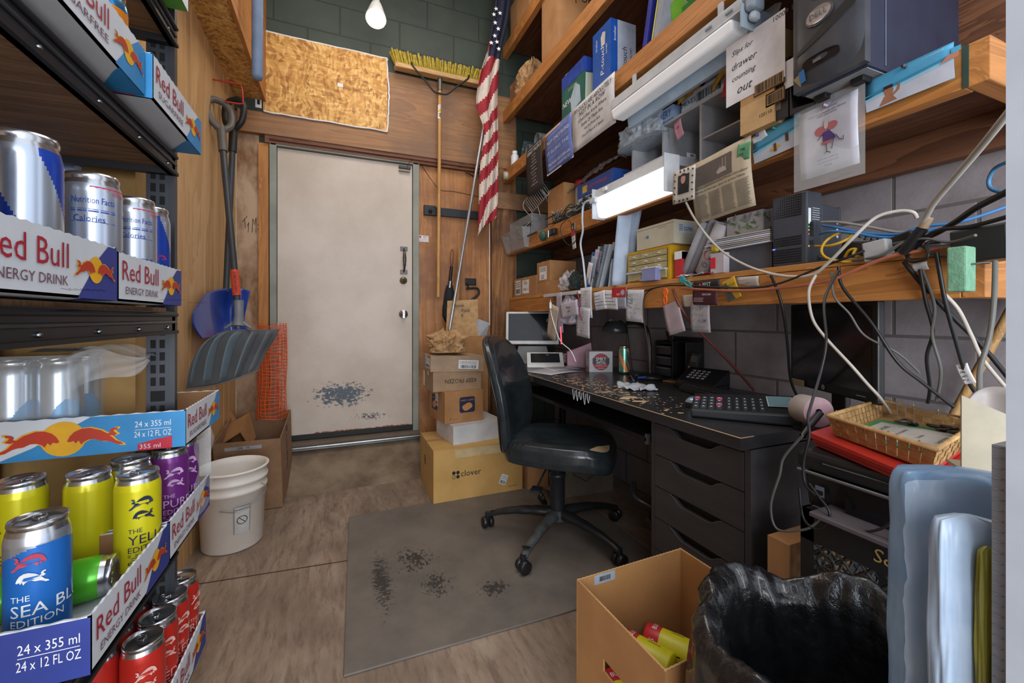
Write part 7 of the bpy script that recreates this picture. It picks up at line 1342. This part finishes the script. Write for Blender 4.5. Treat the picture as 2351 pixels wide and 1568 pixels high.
sl = frame((0, .055, .055), (1, 0, 0), (0, .6, -.8)); q = L(t); q.hexa([(-.10, .02, .0), (.10, .02, .0), (.10, .02, .11), (-.10, .02, .11), (-.10, .085, -.0), (.10, .085, -.0), (.10, .03, .10), (-.10, .03, .10)], BLKPL); part(t, 'wedge', q, bevel=.004)
KEY = M('8d9196', .45)
kb_face(t, t['_w'] @ frame((.0, .061, .052), (1, 0, 0), (0, .48, -.88)), [(-.05+.024*i, -.035+.018*j) for i in range(4) for j in range(4)], .014, .009, KEY)
t = thing('handset', 'black cordless handset standing upright before the organizer', 'handset', (1.54, 1.52, DT+.007), frame((0, 0, 0), (.2, -1, 0), (0, 0, 1)).to_3x3().to_4x4() @ Matrix.Rotation(-.25, 4, 'X') @ Matrix.Rotation(-.12, 4, 'Z')); q = L(t); q.box((-.024, .0, -.012), (.024, .155, .012), BLKPL); part(t, 'body', q, bevel=.007)
q = L(t); q.box((-.016, .105, .012), (.016, .135, .0135), M('3c4650', .2)); part(t, 'display', q); kb_face(t, t['_w'] @ TR(0, 0, .012), [(-.013+.013*i, .02+.014*j) for i in range(3) for j in range(5)], .009, .008, KEY)
# keyboard, mouse, large desk phone with display
kc = D(1665, 912); kc = Vector((1.42, 1.20, DT+.002)); t = thing('keyboard', 'black computer keyboard lying on the desk', 'keyboard', kc, RZ(math.radians(83))); q = L(t); q.hexa([(-.21, -.07, 0), (.21, -.07, 0), (.21, .07, 0), (-.21, .07, 0), (-.21, -.07, .012), (.21, -.07, .012), (.21, .07, .022), (-.21, .07, .022)], BLKPL); part(t, 'base', q, bevel=.003)
T = t['_w'] @ frame((0, 0, .0175), (1, 0, 0), (0, .14, .010)); q = MB(T)
for j in range(6):
    for i in range(20): x = -.2+.02*i+.004*(j % 3); (q.box((x, -.062+.021*j, 0), (x+.016, -.046+.021*j, .006), M('262729', .4)), q.rect(x+.003, -.052+.021*j, x+.007, -.048+.021*j, M('9a9da0', .5), .0064)) if x < .19 else None
part(t, 'keys', q)
mc = D(1602, 938); t = thing('computer_mouse', 'black and silver computer mouse beside the keyboard', 'mouse', (1.20, 1.13, DT+.001), RZ(math.radians(-20))); q = L(t)
q.grid(lambda u, v: Vector((.058*math.cos(2*math.pi*u)*math.sin(v*math.pi/2)**.8, .034*math.sin(2*math.pi*u)*math.sin(v*math.pi/2)**.8, .036*math.cos(v*math.pi/2)**.8*(1-.25*math.cos(2*math.pi*u)*math.sin(v*math.pi/2)))), 36, 14, BLKPL, mf=lambda u, v: M('7f97ac', .3, .4) if v < .72 and abs(math.cos(2*math.pi*u)) > .35 else BLKPL); part(t, 'shell', q); q = L(t); q.tube([(.03, 0, .028), (.045, 0, .024)], .004, BLACK, 8); part(t, 'scroll_wheel', q)
pa, pb, pc = D(1592, 960), D(1800, 992), D(1720, 922)
t = thing('card_terminal', 'large black desk calculator phone with a grey display at the desk corner', 'terminal', (1.205, .965, DT+.002), RZ(math.radians(-50))); q = L(t)
Lw, Dw = .37, .19; DK2 = M('24272b', .35); q.hexa([(-.15, -.085, 0), (.15, -.085, 0), (.15, .085, 0), (-.15, .085, 0), (-.15, -.085, .024), (.15, -.085, .036), (.15, .085, .066), (-.15, .085, .05)], DK2); part(t, 'housing', q, bevel=.006)
T = t['_w'] @ frame((0, 0, .0445), (1, 0, 0.047), (0, .17, .028)); KW = M('c4c6c9', .5); q = MB(T)
for i in range(9):
    for j in range(4):
        x, y = -.135+.0225*i+(.006 if i > 3 else 0), -.065+.028*j; k_ = .85 if i < 4 else .55
        if x > .055: continue
        q.box((x-.010*k_, y-.008*k_, -.002), (x+.010*k_, y+.008*k_, .006), M('b04a6c', .5) if (i, j) in ((0, 3), (3, 1), (3, 3)) else M('3a3d42', .4)); q.rect(x-.004*k_, y-.003, x+.004*k_, y+.003, KW, .0066)
part(t, 'keypad', q)
q = MB(T); q.rect(.068, -.035, .138, .06, M('bfc7cc', .3), .0035); q.rect(.071, -.032, .135, .057, M('6f8f98', .15), .004); part(t, 'display', q, 'grey blue display')
t = thing('tape_scrap', 'clear tape scrap and white label on the desk behind the calculator', 'tape', (1.33, 1.0, DT+.001)); q = L(t); q.box((-.04, -.03, 0), (.02, .03, .004), CLEARM); q.box((.02, -.05, 0), (.05, -.01, .006), WHITE); part(t, 'pieces', q)
a = P(1848, 948, X=1.27); t = thing('receipt_roll', 'big white receipt paper roll with pinkish end held on a black arm', 'paper roll', (1.27, .76, .80)); T = TR(*P(1848, 942, Y=.80)) @ frame((0, 0, 0), (0, 0, 1), (1, 0, 0)).to_3x3().to_4x4(); cR = P(1862, 942, Y=.76)
ax = Vector((-.42, -.88, .05)).normalized(); T = TR(*(cR-ax*.04)) @ ax.to_track_quat('Z', 'Y').to_matrix().to_4x4(); q = MB(T); q.lathe([(0, 0), (.038, 0), (.04, .002), (.04, .072)], M('b9b2b0', .6), 40); q.lathe([(.04, .072), (.009, .0722)], M('b2939a', .7, c2='a88a92', sc=60), 40); q.lathe([(.009, .0722), (.008, .06), (0, .06)], BLACK, 20); part(t, 'paper', q)
q = MB(); e = cR+ax*.04; q.tube([e, e+Vector((-.05, -.0, -.035)), e+Vector((-.075, .0, -.055))], .008, BLKPL, 8); q.box((1.2, .74, DT), (1.3, .8, DT+.012), BLKPL); part(t, 'holder_arm', q)
# monitor
ma, mb_ = Vector((1.516, 1.019, 0)), Vector((1.346, .668, 0)); md = (mb_-ma).normalized(); mc = (ma+mb_)/2
t = thing('monitor', 'black computer monitor with a dark screen standing at the near end of the desk', 'monitor', (mc.x+.03, mc.y, DT+.001), frame((0, 0, 0), md, (0, 0, 1)).to_3x3().to_4x4())
T = TR(mc.x, mc.y, .965) @ frame((0, 0, 0), md, (0, 0, 1)); wM = (mb_-ma).length; hM = .285; q = MB(T)
q.box((-wM/2, -hM/2, -.02), (wM/2, hM/2, 0), M('1d1e20', .35)); part(t, 'frame', q, bevel=.004); q = MB(T); q.rect(-wM/2+.014, -hM/2+.03, wM/2-.02, hM/2-.014, M('111113', .15), .001); part(t, 'screen', q)
q = MB(T); q.disc(.008, .0015, M('9aa0a4', .4), 20, (-.02, -hM/2+.015)); q.text('hp', -.02, -hM/2+.011, .008, BLACK, z=.002); q.rect(.12, -hM/2+.014, .155, -hM/2+.017, M('8a8d90', .4), .0015); part(t, 'logo', q)
q = MB(T); q.rect(-wM/2+.0, -hM/2-.002, -wM/2+.085, -hM/2+.022, M('a9a58c', .6), .004); lines(q, -wM/2+.005, -hM/2+.002, .075, .015, 3, M('77745f', .6), .005, 2, .2); part(t, 'sticky_strip', q)
q = MB(T @ TR(0, 0, -.03)); q.box((-.03, -hM/2-.07, -.02), (.03, 0, .0), BLKPL); q.box((-.12, -hM/2-.081, -.09), (.12, -hM/2-.07, .05), BLKPL); part(t, 'stand', q, bevel=.004)
# ---------------------------------------------------------------- printer, crates, folders, basket
Xp = 1.01
for k, (z0, lab) in enumerate(((.001, 'black milk crate on the floor under the other crate'), (.308, 'upper black milk crate with cream lettering carrying the printer'))):
    t = thing('milk_crate', lab, 'crate', (Xp+.17, .50, z0), group=None); CR = M('232426', .4); y0, y1, x0, x1, h_ = .33, .655, Xp, Xp+.33, .305; q = MB()
    for za, zb_ in ((0, .03), (.235, h_)):
        q.box((x0, y0, z0+za), (x0+.006, y1, z0+zb_), CR); q.box((x1-.006, y0, z0+za), (x1, y1, z0+zb_), CR); q.box((x0, y0, z0+za), (x1, y0+.006, z0+zb_), CR); q.box((x0, y1-.006, z0+za), (x1, y1, z0+zb_), CR)
    for x, y in ((x0, y0), (x1-.03, y0), (x0, y1-.03), (x1-.03, y1-.03)): q.box((x, y, z0), (x+.03, y+.03, z0+h_), CR)
    q.box((x0, y0, z0), (x1, y1, z0+.006), CR); part(t, 'frame', q)
    q = MB()
    for i in range(-3, 9):
        for s_ in (1, -1):
            ya_ = y0+.045*i; 
            p0 = [ya_, z0+.03]; p1 = [ya_+.205, z0+.235]
            if s_ < 0: p0, p1 = [ya_+.205, z0+.03], [ya_, z0+.235]
            def cl(p, o):
                f = 0
                if p[0] < y0+.02: f = (y0+.02-p[0])/(o[0]-p[0]) if o[0] != p[0] else 0
                if p[0] > y1-.02: f = (y1-.02-p[0])/(o[0]-p[0]) if o[0] != p[0] else 0
                return [p[0]+(o[0]-p[0])*f, p[1]+(o[1]-p[1])*f]
            if max(p0[0], p1[0]) < y0+.03 or min(p0[0], p1[0]) > y1-.03: continue
            a, b_ = cl(p0, p1), cl(p1, p0); q.tube([(x0+.004, a[0], a[1]), (x0+.004, b_[0], b_[1])], .0042, M('34322f', .4), 4); q.tube([(a[0]-y0+x0, y1-.004, a[1]), (b_[0]-y0+x0, y1-.004, b_[1])], .0042, CR, 4)
    for z_ in (.06, .10): q.tube([(x0+.003, y1-.055+.018*math.cos(j*.5), z0+.13+z_*.7-.0+.018*math.sin(j*.5)) for j in range(14)], .004, M('34322f', .4), 5)
    part(t, 'lattice', q)
    q = MB(frame((x0-.0005, y0+.13, z0+.262), (0, 1, 0), (0, 0, -1))); q.T = frame((x0-.001, y0+.12, z0+.27), (0, -1, 0), (0, 0, 1)) @ RZ(math.pi); q.text('KEMPS', 0, -.014, .028, M('b59a5c', .5), w=.11, slant=.15); part(t, 'lettering', q)
t = thing('printer', 'black multifunction printer sitting on the upper milk crate', 'printer', (Xp+.19, .49, .615)); y0, y1 = .315, .655; q = MB(); DKP = M('202225', .3)
q.hexa([(Xp+.03, y0, .615), (Xp+.36, y0, .615), (Xp+.36, y1, .615), (Xp+.03, y1, .615), (Xp+.015, y0, .70), (Xp+.36, y0, .70), (Xp+.36, y1, .70), (Xp+.015, y1, .70)], DKP); part(t, 'body', q, bevel=.004)
q = MB(); q.box((Xp, y0-.005, .706), (Xp+.37, y1+.01, .748), DKP); part(t, 'scanner_lid', q, bevel=.01); q = MB(); q.tube([(Xp-.002, y0, .702), (Xp-.002, y1+.005, .702)], .004, M('6b6e72', .3, .5), 8); q.tube([(Xp-.002, y0, .73), (Xp-.002, y1-.05, .73)], .002, M('4b4e52', .3, .5), 6); part(t, 'trim_line', q)
q = MB(); q.box((Xp+.008, y0+.03, .635), (Xp+.02, y1-.09, .695), M('0f1116', .15)); part(t, 'front_opening', q)
q = MB(); q.hexa([(Xp-.05, y0+.04, .622), (Xp+.06, y0+.04, .622), (Xp+.06, y1-.05, .622), (Xp-.05, y1-.05, .622), (Xp-.05, y0+.04, .632), (Xp+.06, y0+.04, .636), (Xp+.06, y1-.05, .636), (Xp-.05, y1-.05, .632)], M('5a5458', .4)); q.box((Xp-.045, y0+.045, .634), (Xp+.03, y0+.14, .642), M('b0a6a4', .5)); part(t, 'paper_tray', q, bevel=.002)
q = MB(frame((Xp+.014, y1-.035, .66), (0, -1, 0), (0, 0, 1))); q.rect(-.01, -.012, .01, .012, M('6a7280', .4), .001); q.rect(-.007, -.008, .007, .002, BLACK, .0015); part(t, 'badge', q)
yaw = math.atan2(.236, .097)
ux = Vector((math.cos(.19), math.sin(.19), 0)); uy = Vector((-.10, -.24, 0)).normalized()
for k in range(3):
    t = thing('folder', ['lowest red plastic folder on the printer', 'middle red plastic folder with papers poking out', 'top red plastic folder right under the wicker basket'][k], 'folder', (1.07-.004*k, .66+.004*k, .750+.009*k), group=None); q = L(t); A = Vector((0, 0, 0)); B = ux*.36; C_ = B+uy*(.30-.01*k); D_ = uy*(.30-.01*k)
    up_ = Vector((0, 0, .0065)); tip = Vector((0, 0, .006)) if k else Vector((0, 0, 0))
    q.hexa([D_, C_, B, A, D_+up_, C_+up_, B+up_, A+up_+tip], M('c2332b', .35)); part(t, 'cover', q, bevel=.001)
q = MB(); q.box((1.07, .625, .757), (1.09, .655, .7605), M('b9a0b0', .5)); tag(q.build('folded_note'), 'small folded note poking out between the red folders', 'paper')
WK = M('b08a58', .7, c2='8f6c40', sc=30, bmp=.3); WK2 = M('bb9865', .7, c2='9b7748', sc=30)
t = thing('wicker_basket', 'shallow rectangular bamboo basket on the red folders', 'basket', (1.07, .645, .779)); q = L(t); a0 = ux*.02+uy*.012; lx, ly, hB = .36, .255, .042
def bp(x, y, z): f = .012*(1-z/hB); return a0+ux*(f+x*(lx-2*f))+uy*(f+y*(ly-2*f))+Vector((0, 0, z))
for s_, (P0, P1, n) in enumerate((((0, 0), (1, 0), 14), ((1, 0), (1, 1), 10), ((1, 1), (0, 1), 14), ((0, 1), (0, 0), 10))):
    for r_ in range(3):
        for k in range(n):
            f0, f1 = k/n, (k+1)/n-.01; z0, z1 = .002+r_*.0135, .0145+r_*.0135; off = .002 if (k+r_) % 2 else 0
            pts = [bp(P0[0]+(P1[0]-P0[0])*f, P0[1]+(P1[1]-P0[1])*f, z) for f, z in ((f0, z0), (f1, z0), (f1, z1), (f0, z1))]
            cen = bp(.5, .5, 0); o_ = [p+(Vector((p.x-cen.x, p.y-cen.y, 0)).normalized()*off) for p in pts]; i_ = [p-(Vector((p.x-cen.x, p.y-cen.y, 0)).normalized()*.003) for p in pts]
            q.add(o_+i_, [(0, 1, 2, 3), (7, 6, 5, 4), (0, 3, 7, 4), (1, 5, 6, 2), (3, 2, 6, 7), (0, 4, 5, 1)], WK if (k+r_) % 2 else WK2)
part(t, 'woven_side', q); q = L(t); q.add([bp(0, 0, .001), bp(1, 0, .001), bp(1, 1, .001), bp(0, 1, .001), bp(0, 0, .004), bp(1, 0, .004), bp(1, 1, .004), bp(0, 1, .004)], [(0, 1, 2, 3), (4, 5, 6, 7), (0, 1, 5, 4), (1, 2, 6, 5), (2, 3, 7, 6), (3, 0, 4, 7)], WK); part(t, 'base', q)
q = L(t); cr = [bp(0, 0, hB+.004), bp(1, 0, hB+.004), bp(1, 1, hB+.004), bp(0, 1, hB+.004), bp(0, 0, hB+.004)]; q.tube(cr, .006, WK2, 8, flat=.8); 
for k in range(16):
    f = (k % 4+.5)/4; a_, b_ = cr[k//4], cr[k//4+1]; p = a_*(1-f)+b_*f; q.tube([p+Vector((0, 0, -.012)), p+Vector((.002, 0, .007)), p+Vector((.004, .003, -.008))], .0016, M('8a6a42', .6), 5)
part(t, 'rim', q)
t = thing('sign_sheet', 'green bordered sheet with printed trip notes lying in the basket', 'sheet', (a0.x, a0.y, .784)); T = frame(Vector((1.07, .645, .7855))+a0+ux*.20+uy*.135, ux*-1, uy) ; 
T = frame(Vector((1.07, .645, .785))+a0+ux*.20+uy*.135, ux*-1, uy)
if (T.to_3x3() @ Vector((0, 0, 1))).z < 0: T = frame(Vector((1.07, .645, .785))+a0+ux*.20+uy*.135, ux, uy*-1)
q = MB(T @ RZ(math.pi)); q.box((-.135, -.09, 0), (.135, .09, .0015), M('2f8a58', .4)); q.rect(-.10, -.085, .10, .075, M('b9b4ac', .5), .002)
for k, s_ in enumerate(('WINTER HOURS', 'Monday Thru Saturday', '7am-6pm', 'Sunday 9am-5pm')): q.text(s_, 0, .045-.036*k, .011, M('3a3c40', .6), z=.0025, maxw=.16)
part(t, 'sheet', q)
t = thing('metal_chain', 'small pile of dark metal chain links in the basket corner', 'chain', Vector((1.07, .645, .787))+a0+ux*.30+uy*.15); c0 = t['_w'].translation; r = random.Random(6); q = MB()
for k in range(9):
    o_ = c0+Vector((r.uniform(-.03, .03), r.uniform(-.06, .06), .006+.004*(k % 3))); a = r.uniform(0, 3); q.tube([o_+Vector((.014*math.cos(a), .014*math.sin(a), 0))*math.cos(j*.6)+Vector((-.007*math.sin(a), .007*math.cos(a), .003))*math.sin(j*.6) for j in range(12)], .0035, M('4a423a', .35, .7), 6)
part(t, 'links', q)
c0 = P(2232, 1015, Y=.30); t = thing('card_holder', 'cream curved card holder standing right of the basket', 'holder', (c0.x, c0.y, .752)); q = MB(); CM = M('b5ad96', .5)
a, b_ = P(2205, 960, X=.86), P(2205, 1075, X=.86)
q.prism([(0, 0), (.07, 0), (.07, .05), (.05, .085), (.0, .11)], 0, .004, CM); q.v = [frame((a.x, a.y, b_.z), (.5, -.6, 0), (0, 0, 1)) @ v for v in q.v]
q2 = MB(frame((a.x, a.y, b_.z), (.5, -.6, 0), (0, 0, 1))); q2.grid(lambda u, v: Vector((.02+.05*u, .10*v+.02*math.sin(u*2), -.03-.02*math.sin(u*3))), 12, 8, M('a69f9c', .5)); part(t, 'front_plate', q); part(t, 'back_plate', q2, solid=.003)
q = MB(frame((a.x, a.y, b_.z), (.5, -.6, 0), (0, 0, 1))); q.box((0, -.004, -.05), (.07, 0, .004), CM); part(t, 'bottom_plate', q)
t = thing('wooden_block', 'brown cardboard end between the drawer unit and the milk crate', 'cardboard', (1.15, .715, .001)); t['_o'].name = 'folded_cardboard'; q = L(t); q.box((-.13, -.025, 0), (.12, .03, .50), CARD); part(t, 'board', q)
for k, (pts, r_) in enumerate((([(1843, 1000), (1800, 1050), (1790, 1090), (1770, 1160), (1785, 1215), (1850, 1215), (1885, 1190)], .0028), ([(1858, 1110), (1880, 1140), (1905, 1180), (1880, 1215), (1845, 1190), (1835, 1120)], .003), ([(1905, 1190), (1960, 1220), (2020, 1215), (2055, 1190)], .003))):
    mb = MB(); mb.tube([P(x, y, X=.975) for x, y in pts], r_, BLC if k else GRC, 6, smooth=7); tag(mb.build('cable'), ['grey cable looping in the gap between desk and printer', 'black cable looped at the printer corner', 'black cable sagging across the crate front'][k], 'cable')
# ---------------------------------------------------------------- foreground: carton, bin, wrapped rolls, post
bx0, by0, bx1, by1, bh = .555, .615, .905, .915, .40
t = thing('cardboard_box', 'tall open brown carton with yellow packets inside in the foreground', 'box', ((bx0+bx1)/2, (by0+by1)/2, .001), RZ(.03)); w_, d_ = bx1-bx0, by1-by0; q = L(t); CF = M('a97b4b', .85, c2='996c40', sc=5); CI = M('b38350', .85, c2='a07345', sc=4); th = .005
q.box((-w_/2, -d_/2, 0), (w_/2, d_/2, th), CI); q.box((-w_/2, -d_/2, th), (w_/2, -d_/2+th, bh), CF); q.box((-w_/2, d_/2-th, th), (w_/2, d_/2, bh), CI); q.box((w_/2-th, -d_/2+th, th), (w_/2, d_/2-th, bh), CI)
sy0, sy1, sz0, sz1 = -.06, .04, .255, .285   # hand hole in the aisle side
q.box((-w_/2, -d_/2+th, th), (-w_/2+th, d_/2-th, sz0), CF); q.box((-w_/2, -d_/2+th, sz1), (-w_/2+th, d_/2-th, bh), CF); q.box((-w_/2, -d_/2+th, sz0), (-w_/2+th, sy0, sz1), CF); q.box((-w_/2, sy1, sz0), (-w_/2+th, d_/2-th, sz1), CF)
part(t, 'body', q)
q = L(t); r = random.Random(5)
for (xa, ya_, xb_, yb_) in ((-w_/2+.0025, -d_/2, -w_/2+.0025, d_/2), (-w_/2, -d_/2+.0025, w_/2, -d_/2+.0025), (-w_/2, d_/2-.0025, w_/2, d_/2-.0025), (w_/2-.0025, -d_/2, w_/2-.0025, d_/2)):
    n = 60; q.tube([(xa+(xb_-xa)*k/n, ya_+(yb_-ya_)*k/n, bh+.0005+.0012*(k % 2)) for k in range(n+1)], .0022, M('b8905e', .9), 5)
part(t, 'corrugated_edge', q); q = L(t); q.T = t['_w'] @ frame((.0-.09, d_/2-.0055, bh-.012), (1, 0, 0), (0, 0, 1)); q.rect(-.035, -.012, .03, .0125, M('a9b7c4', .4)); barcode(q, -.02, -.006, .035, .012); part(t, 'sticker', q)
def pkt(t):
    q = L(t); q.lathe([(0, 0), (.033, 0), (.035, .004), (.035, .085), (.035, .12), (.033, .124), (0, .124)], M('c9c21e', .4), 30, mf=lambda i, k: M('b8262c', .4) if (i >= 3 or (i == 2 and False)) else M('c9c21e', .4)); part(t, 'canister', q)
    q = L(t); f1 = cyl(.035, 0); f2 = cyl(.035, 1.4)
    for a0 in (0, 2.1, 4.2): fA = cyl(.035, a0); q.text('BUGLES', .0, .095, .012, WHITE, w=.05, fn=fA, z=.0012); q.rect(-.012, .03, .012, .06, INK, .0008, fA); q.text('1', 0, .035, .018, WHITE, fn=fA, z=.0014)
    part(t, 'print_band', q)
cb = Vector(((bx0+bx1)/2, (by0+by1)/2, 0))
LB_ = ['yellow canister lying at the left in the foreground carton', 'yellow canister with a red top lying at the right in the foreground carton', 'yellow canister seen through the hand hole of the foreground carton', 'yellow canister lying on top at the far side of the foreground carton']
for k, (x, y, z, d_) in enumerate(((.722, .765, .232, (-.45, .9, 0)), (.85, .76, .163, (-.42, .9, .0)), (.60, .74, .163, (.1, .9, .0)), (.80, .765, .232, (-.5, .86, -.02)))):
    dq = Vector(d_).normalized(); inst('pkt', pkt, 'snack_canister', LB_[k], 'canister', (x, y, z), dq.to_track_quat('Z', 'Y').to_matrix().to_4x4())
for i in range(4):
    for j in range(3): inst('pkt', pkt, 'snack_canister', 'yellow canister standing in the bottom layer of the foreground carton', 'canister', (.615+.078*i, .665+.088*j, .007), RZ(i*2.0+j), 'canisters in the bottom of the carton')
# bin with black bag
BG = M('101112', .24, c2='1a1b1d', sc=34, coat=.45, bmp=.6); bc = Vector((.712, .408, .001))
t = thing('trash_bin', 'rubbish bin lined with a black plastic bag in the foreground', 'bin', bc); q = L(t); q.lathe([(0, 0), (.14, 0), (.178, .515), (.174, .52), (.135, .01), (0, .01)], M('3a3b3d', .5), 40); part(t, 'bin_body', q)
q = L(t)
def wr(a, z, k): return noise.noise(Vector((math.cos(a)*2.2, math.sin(a)*2.2, z*5+k)))*.5+noise.noise(Vector((math.cos(a)*6, math.sin(a)*6, z*9+k)))*.35+abs(noise.noise(Vector((math.cos(a)*12, math.sin(a)*12, z*6+k))))*.35
def bagf(u, v):
    a = 2*math.pi*u
    if v < .45: f = v/.45; R_ = .02+.098*min(1, f*1.6)**.5+.035*f; z = .10+.43*f; amp = .032*(1-.3*f)
    elif v < .6: f = (v-.45)/.15; R_ = .16+.042*f; z = .53+.03*math.sin(f*math.pi)+.0*f; amp = .02
    else: f = (v-.6)/.4; R_ = .202+.010*f; z = .53-.30*f; amp = .022
    w_ = wr(a, z, 3 if v < .5 else 8); R2 = R_+amp*w_*1.2
    if v >= .45: z += .035*noise.noise(Vector((math.cos(a)*1.5, math.sin(a)*1.5, 2)))+.02*wr(a, 0, 5)
    return Vector((R2*math.cos(a), R2*math.sin(a), z+.02*w_*(1 if v < .4 else .2)))
q.grid(bagf, 150, 70, BG); part(t, 'bin_bag', q, 'glossy black bin bag folded over the rim')
# wrapped rolls and post at the right edge
BW = M('8fb0d2', .25, c2='6f97c4', sc=6); LBW = M('aebfd2', .3, c2='93a8c0', sc=10)
def slab(label, pa, pb, th, ztop, m_, lump, seed, name='wrapped_bundle'):
    pa, pb = Vector(pa), Vector(pb); d_ = (pb-pa); n_ = Vector((-d_.y, d_.x, 0)).normalized(); l_ = d_.length; d_.normalize(); mid = (pa+pb)/2
    t = thing(name, label, 'bundle', (mid.x, mid.y, .001)); q = MB()
    def f(u, v):
        a = 2*math.pi*u; cx, cy = sq(a, 3.2); k = 1 if v < .93 else 1-((v-.93)/.07)**2.5*.98
        w_ = noise.noise(Vector((cx*3+seed, cy*3, v*9)))*lump+noise.noise(Vector((cx*9+seed, cy*9, v*22)))*lump*.5
        zt_ = ztop if v < .93 else ztop+.012*math.sin((v-.93)/.07*1.5); z = .001+(zt_-.02)*min(v/.93, 1)+(.02 if v >= .93 else 0)*math.sin((v-.93)/.07*1.57)
        p = mid+d_*(cx*(l_/2+w_)*(k*.3+.7 if v >= .93 else 1)*(k if v > .985 else 1))+n_*(cy*(th/2+w_)*k); p.z = z; return p
    q.grid(f, 60, 80, m_); part(t, 'bundle', q)
    return t
t = slab('tall pale blue bundle wrapped in clear plastic at the right edge', (.572, .268, 0), (.66, .205, 0), .05, .885, BW, .004, 1)
q = MB(); r = random.Random(2)
def film_(u, v):
    p0 = Vector((.550, .262, 0)); p1 = Vector((.65, .180, 0)); p = p0.lerp(p1, u); n_ = Vector((-.6, -.75, 0)).normalized(); return Vector((p.x, p.y, .05+.84*v+.01*math.sin(u*5)))+n_*(.026+.006*noise.noise(Vector((u*7, v*24, 1)))+.004*noise.noise(Vector((u*20, v*60, 4))))
q.grid(film_, 30, 90, M('dde8f2', .07, al=.2, c2='eef4fa', sc=22, bmp=.7)); part(t, 'plastic_film', q, 'clear crinkled film')
slab('shorter pale wrapped bundle in front of the tall blue one', (.515, .212, 0), (.560, .186, 0), .022, .865, LBW, .003, 6)
slab('narrow olive yellow pack beside the white post', (.525, .186, 0), (.537, .178, 0), .006, .845, M('96923c', .4, c2='7d7a30', sc=8), .002, 9)
t = thing('spiral_pad', 'tall spiral bound pad edge beside the white post', 'pad', (.521, .1745, .001)); q = L(t); q.box((-.001, -.008, 0), (.05, .001, .95), M('a9b2bf', .4)); part(t, 'pages', q); q = L(t); z = .4
while z < .95: q.tube([(-.001+.003*math.cos(a), -.003+.003*math.sin(a), z) for a in [j*.7 for j in range(10)]], .0006, M('8d95a0', .4), 4); z += .009
part(t, 'coil', q)
struct(MB().box((.507, .03, .0), (.68, .163, 3.6), M('b3bac4', .45, c2='a9b0ba')).build('trim_12', kind='world'))
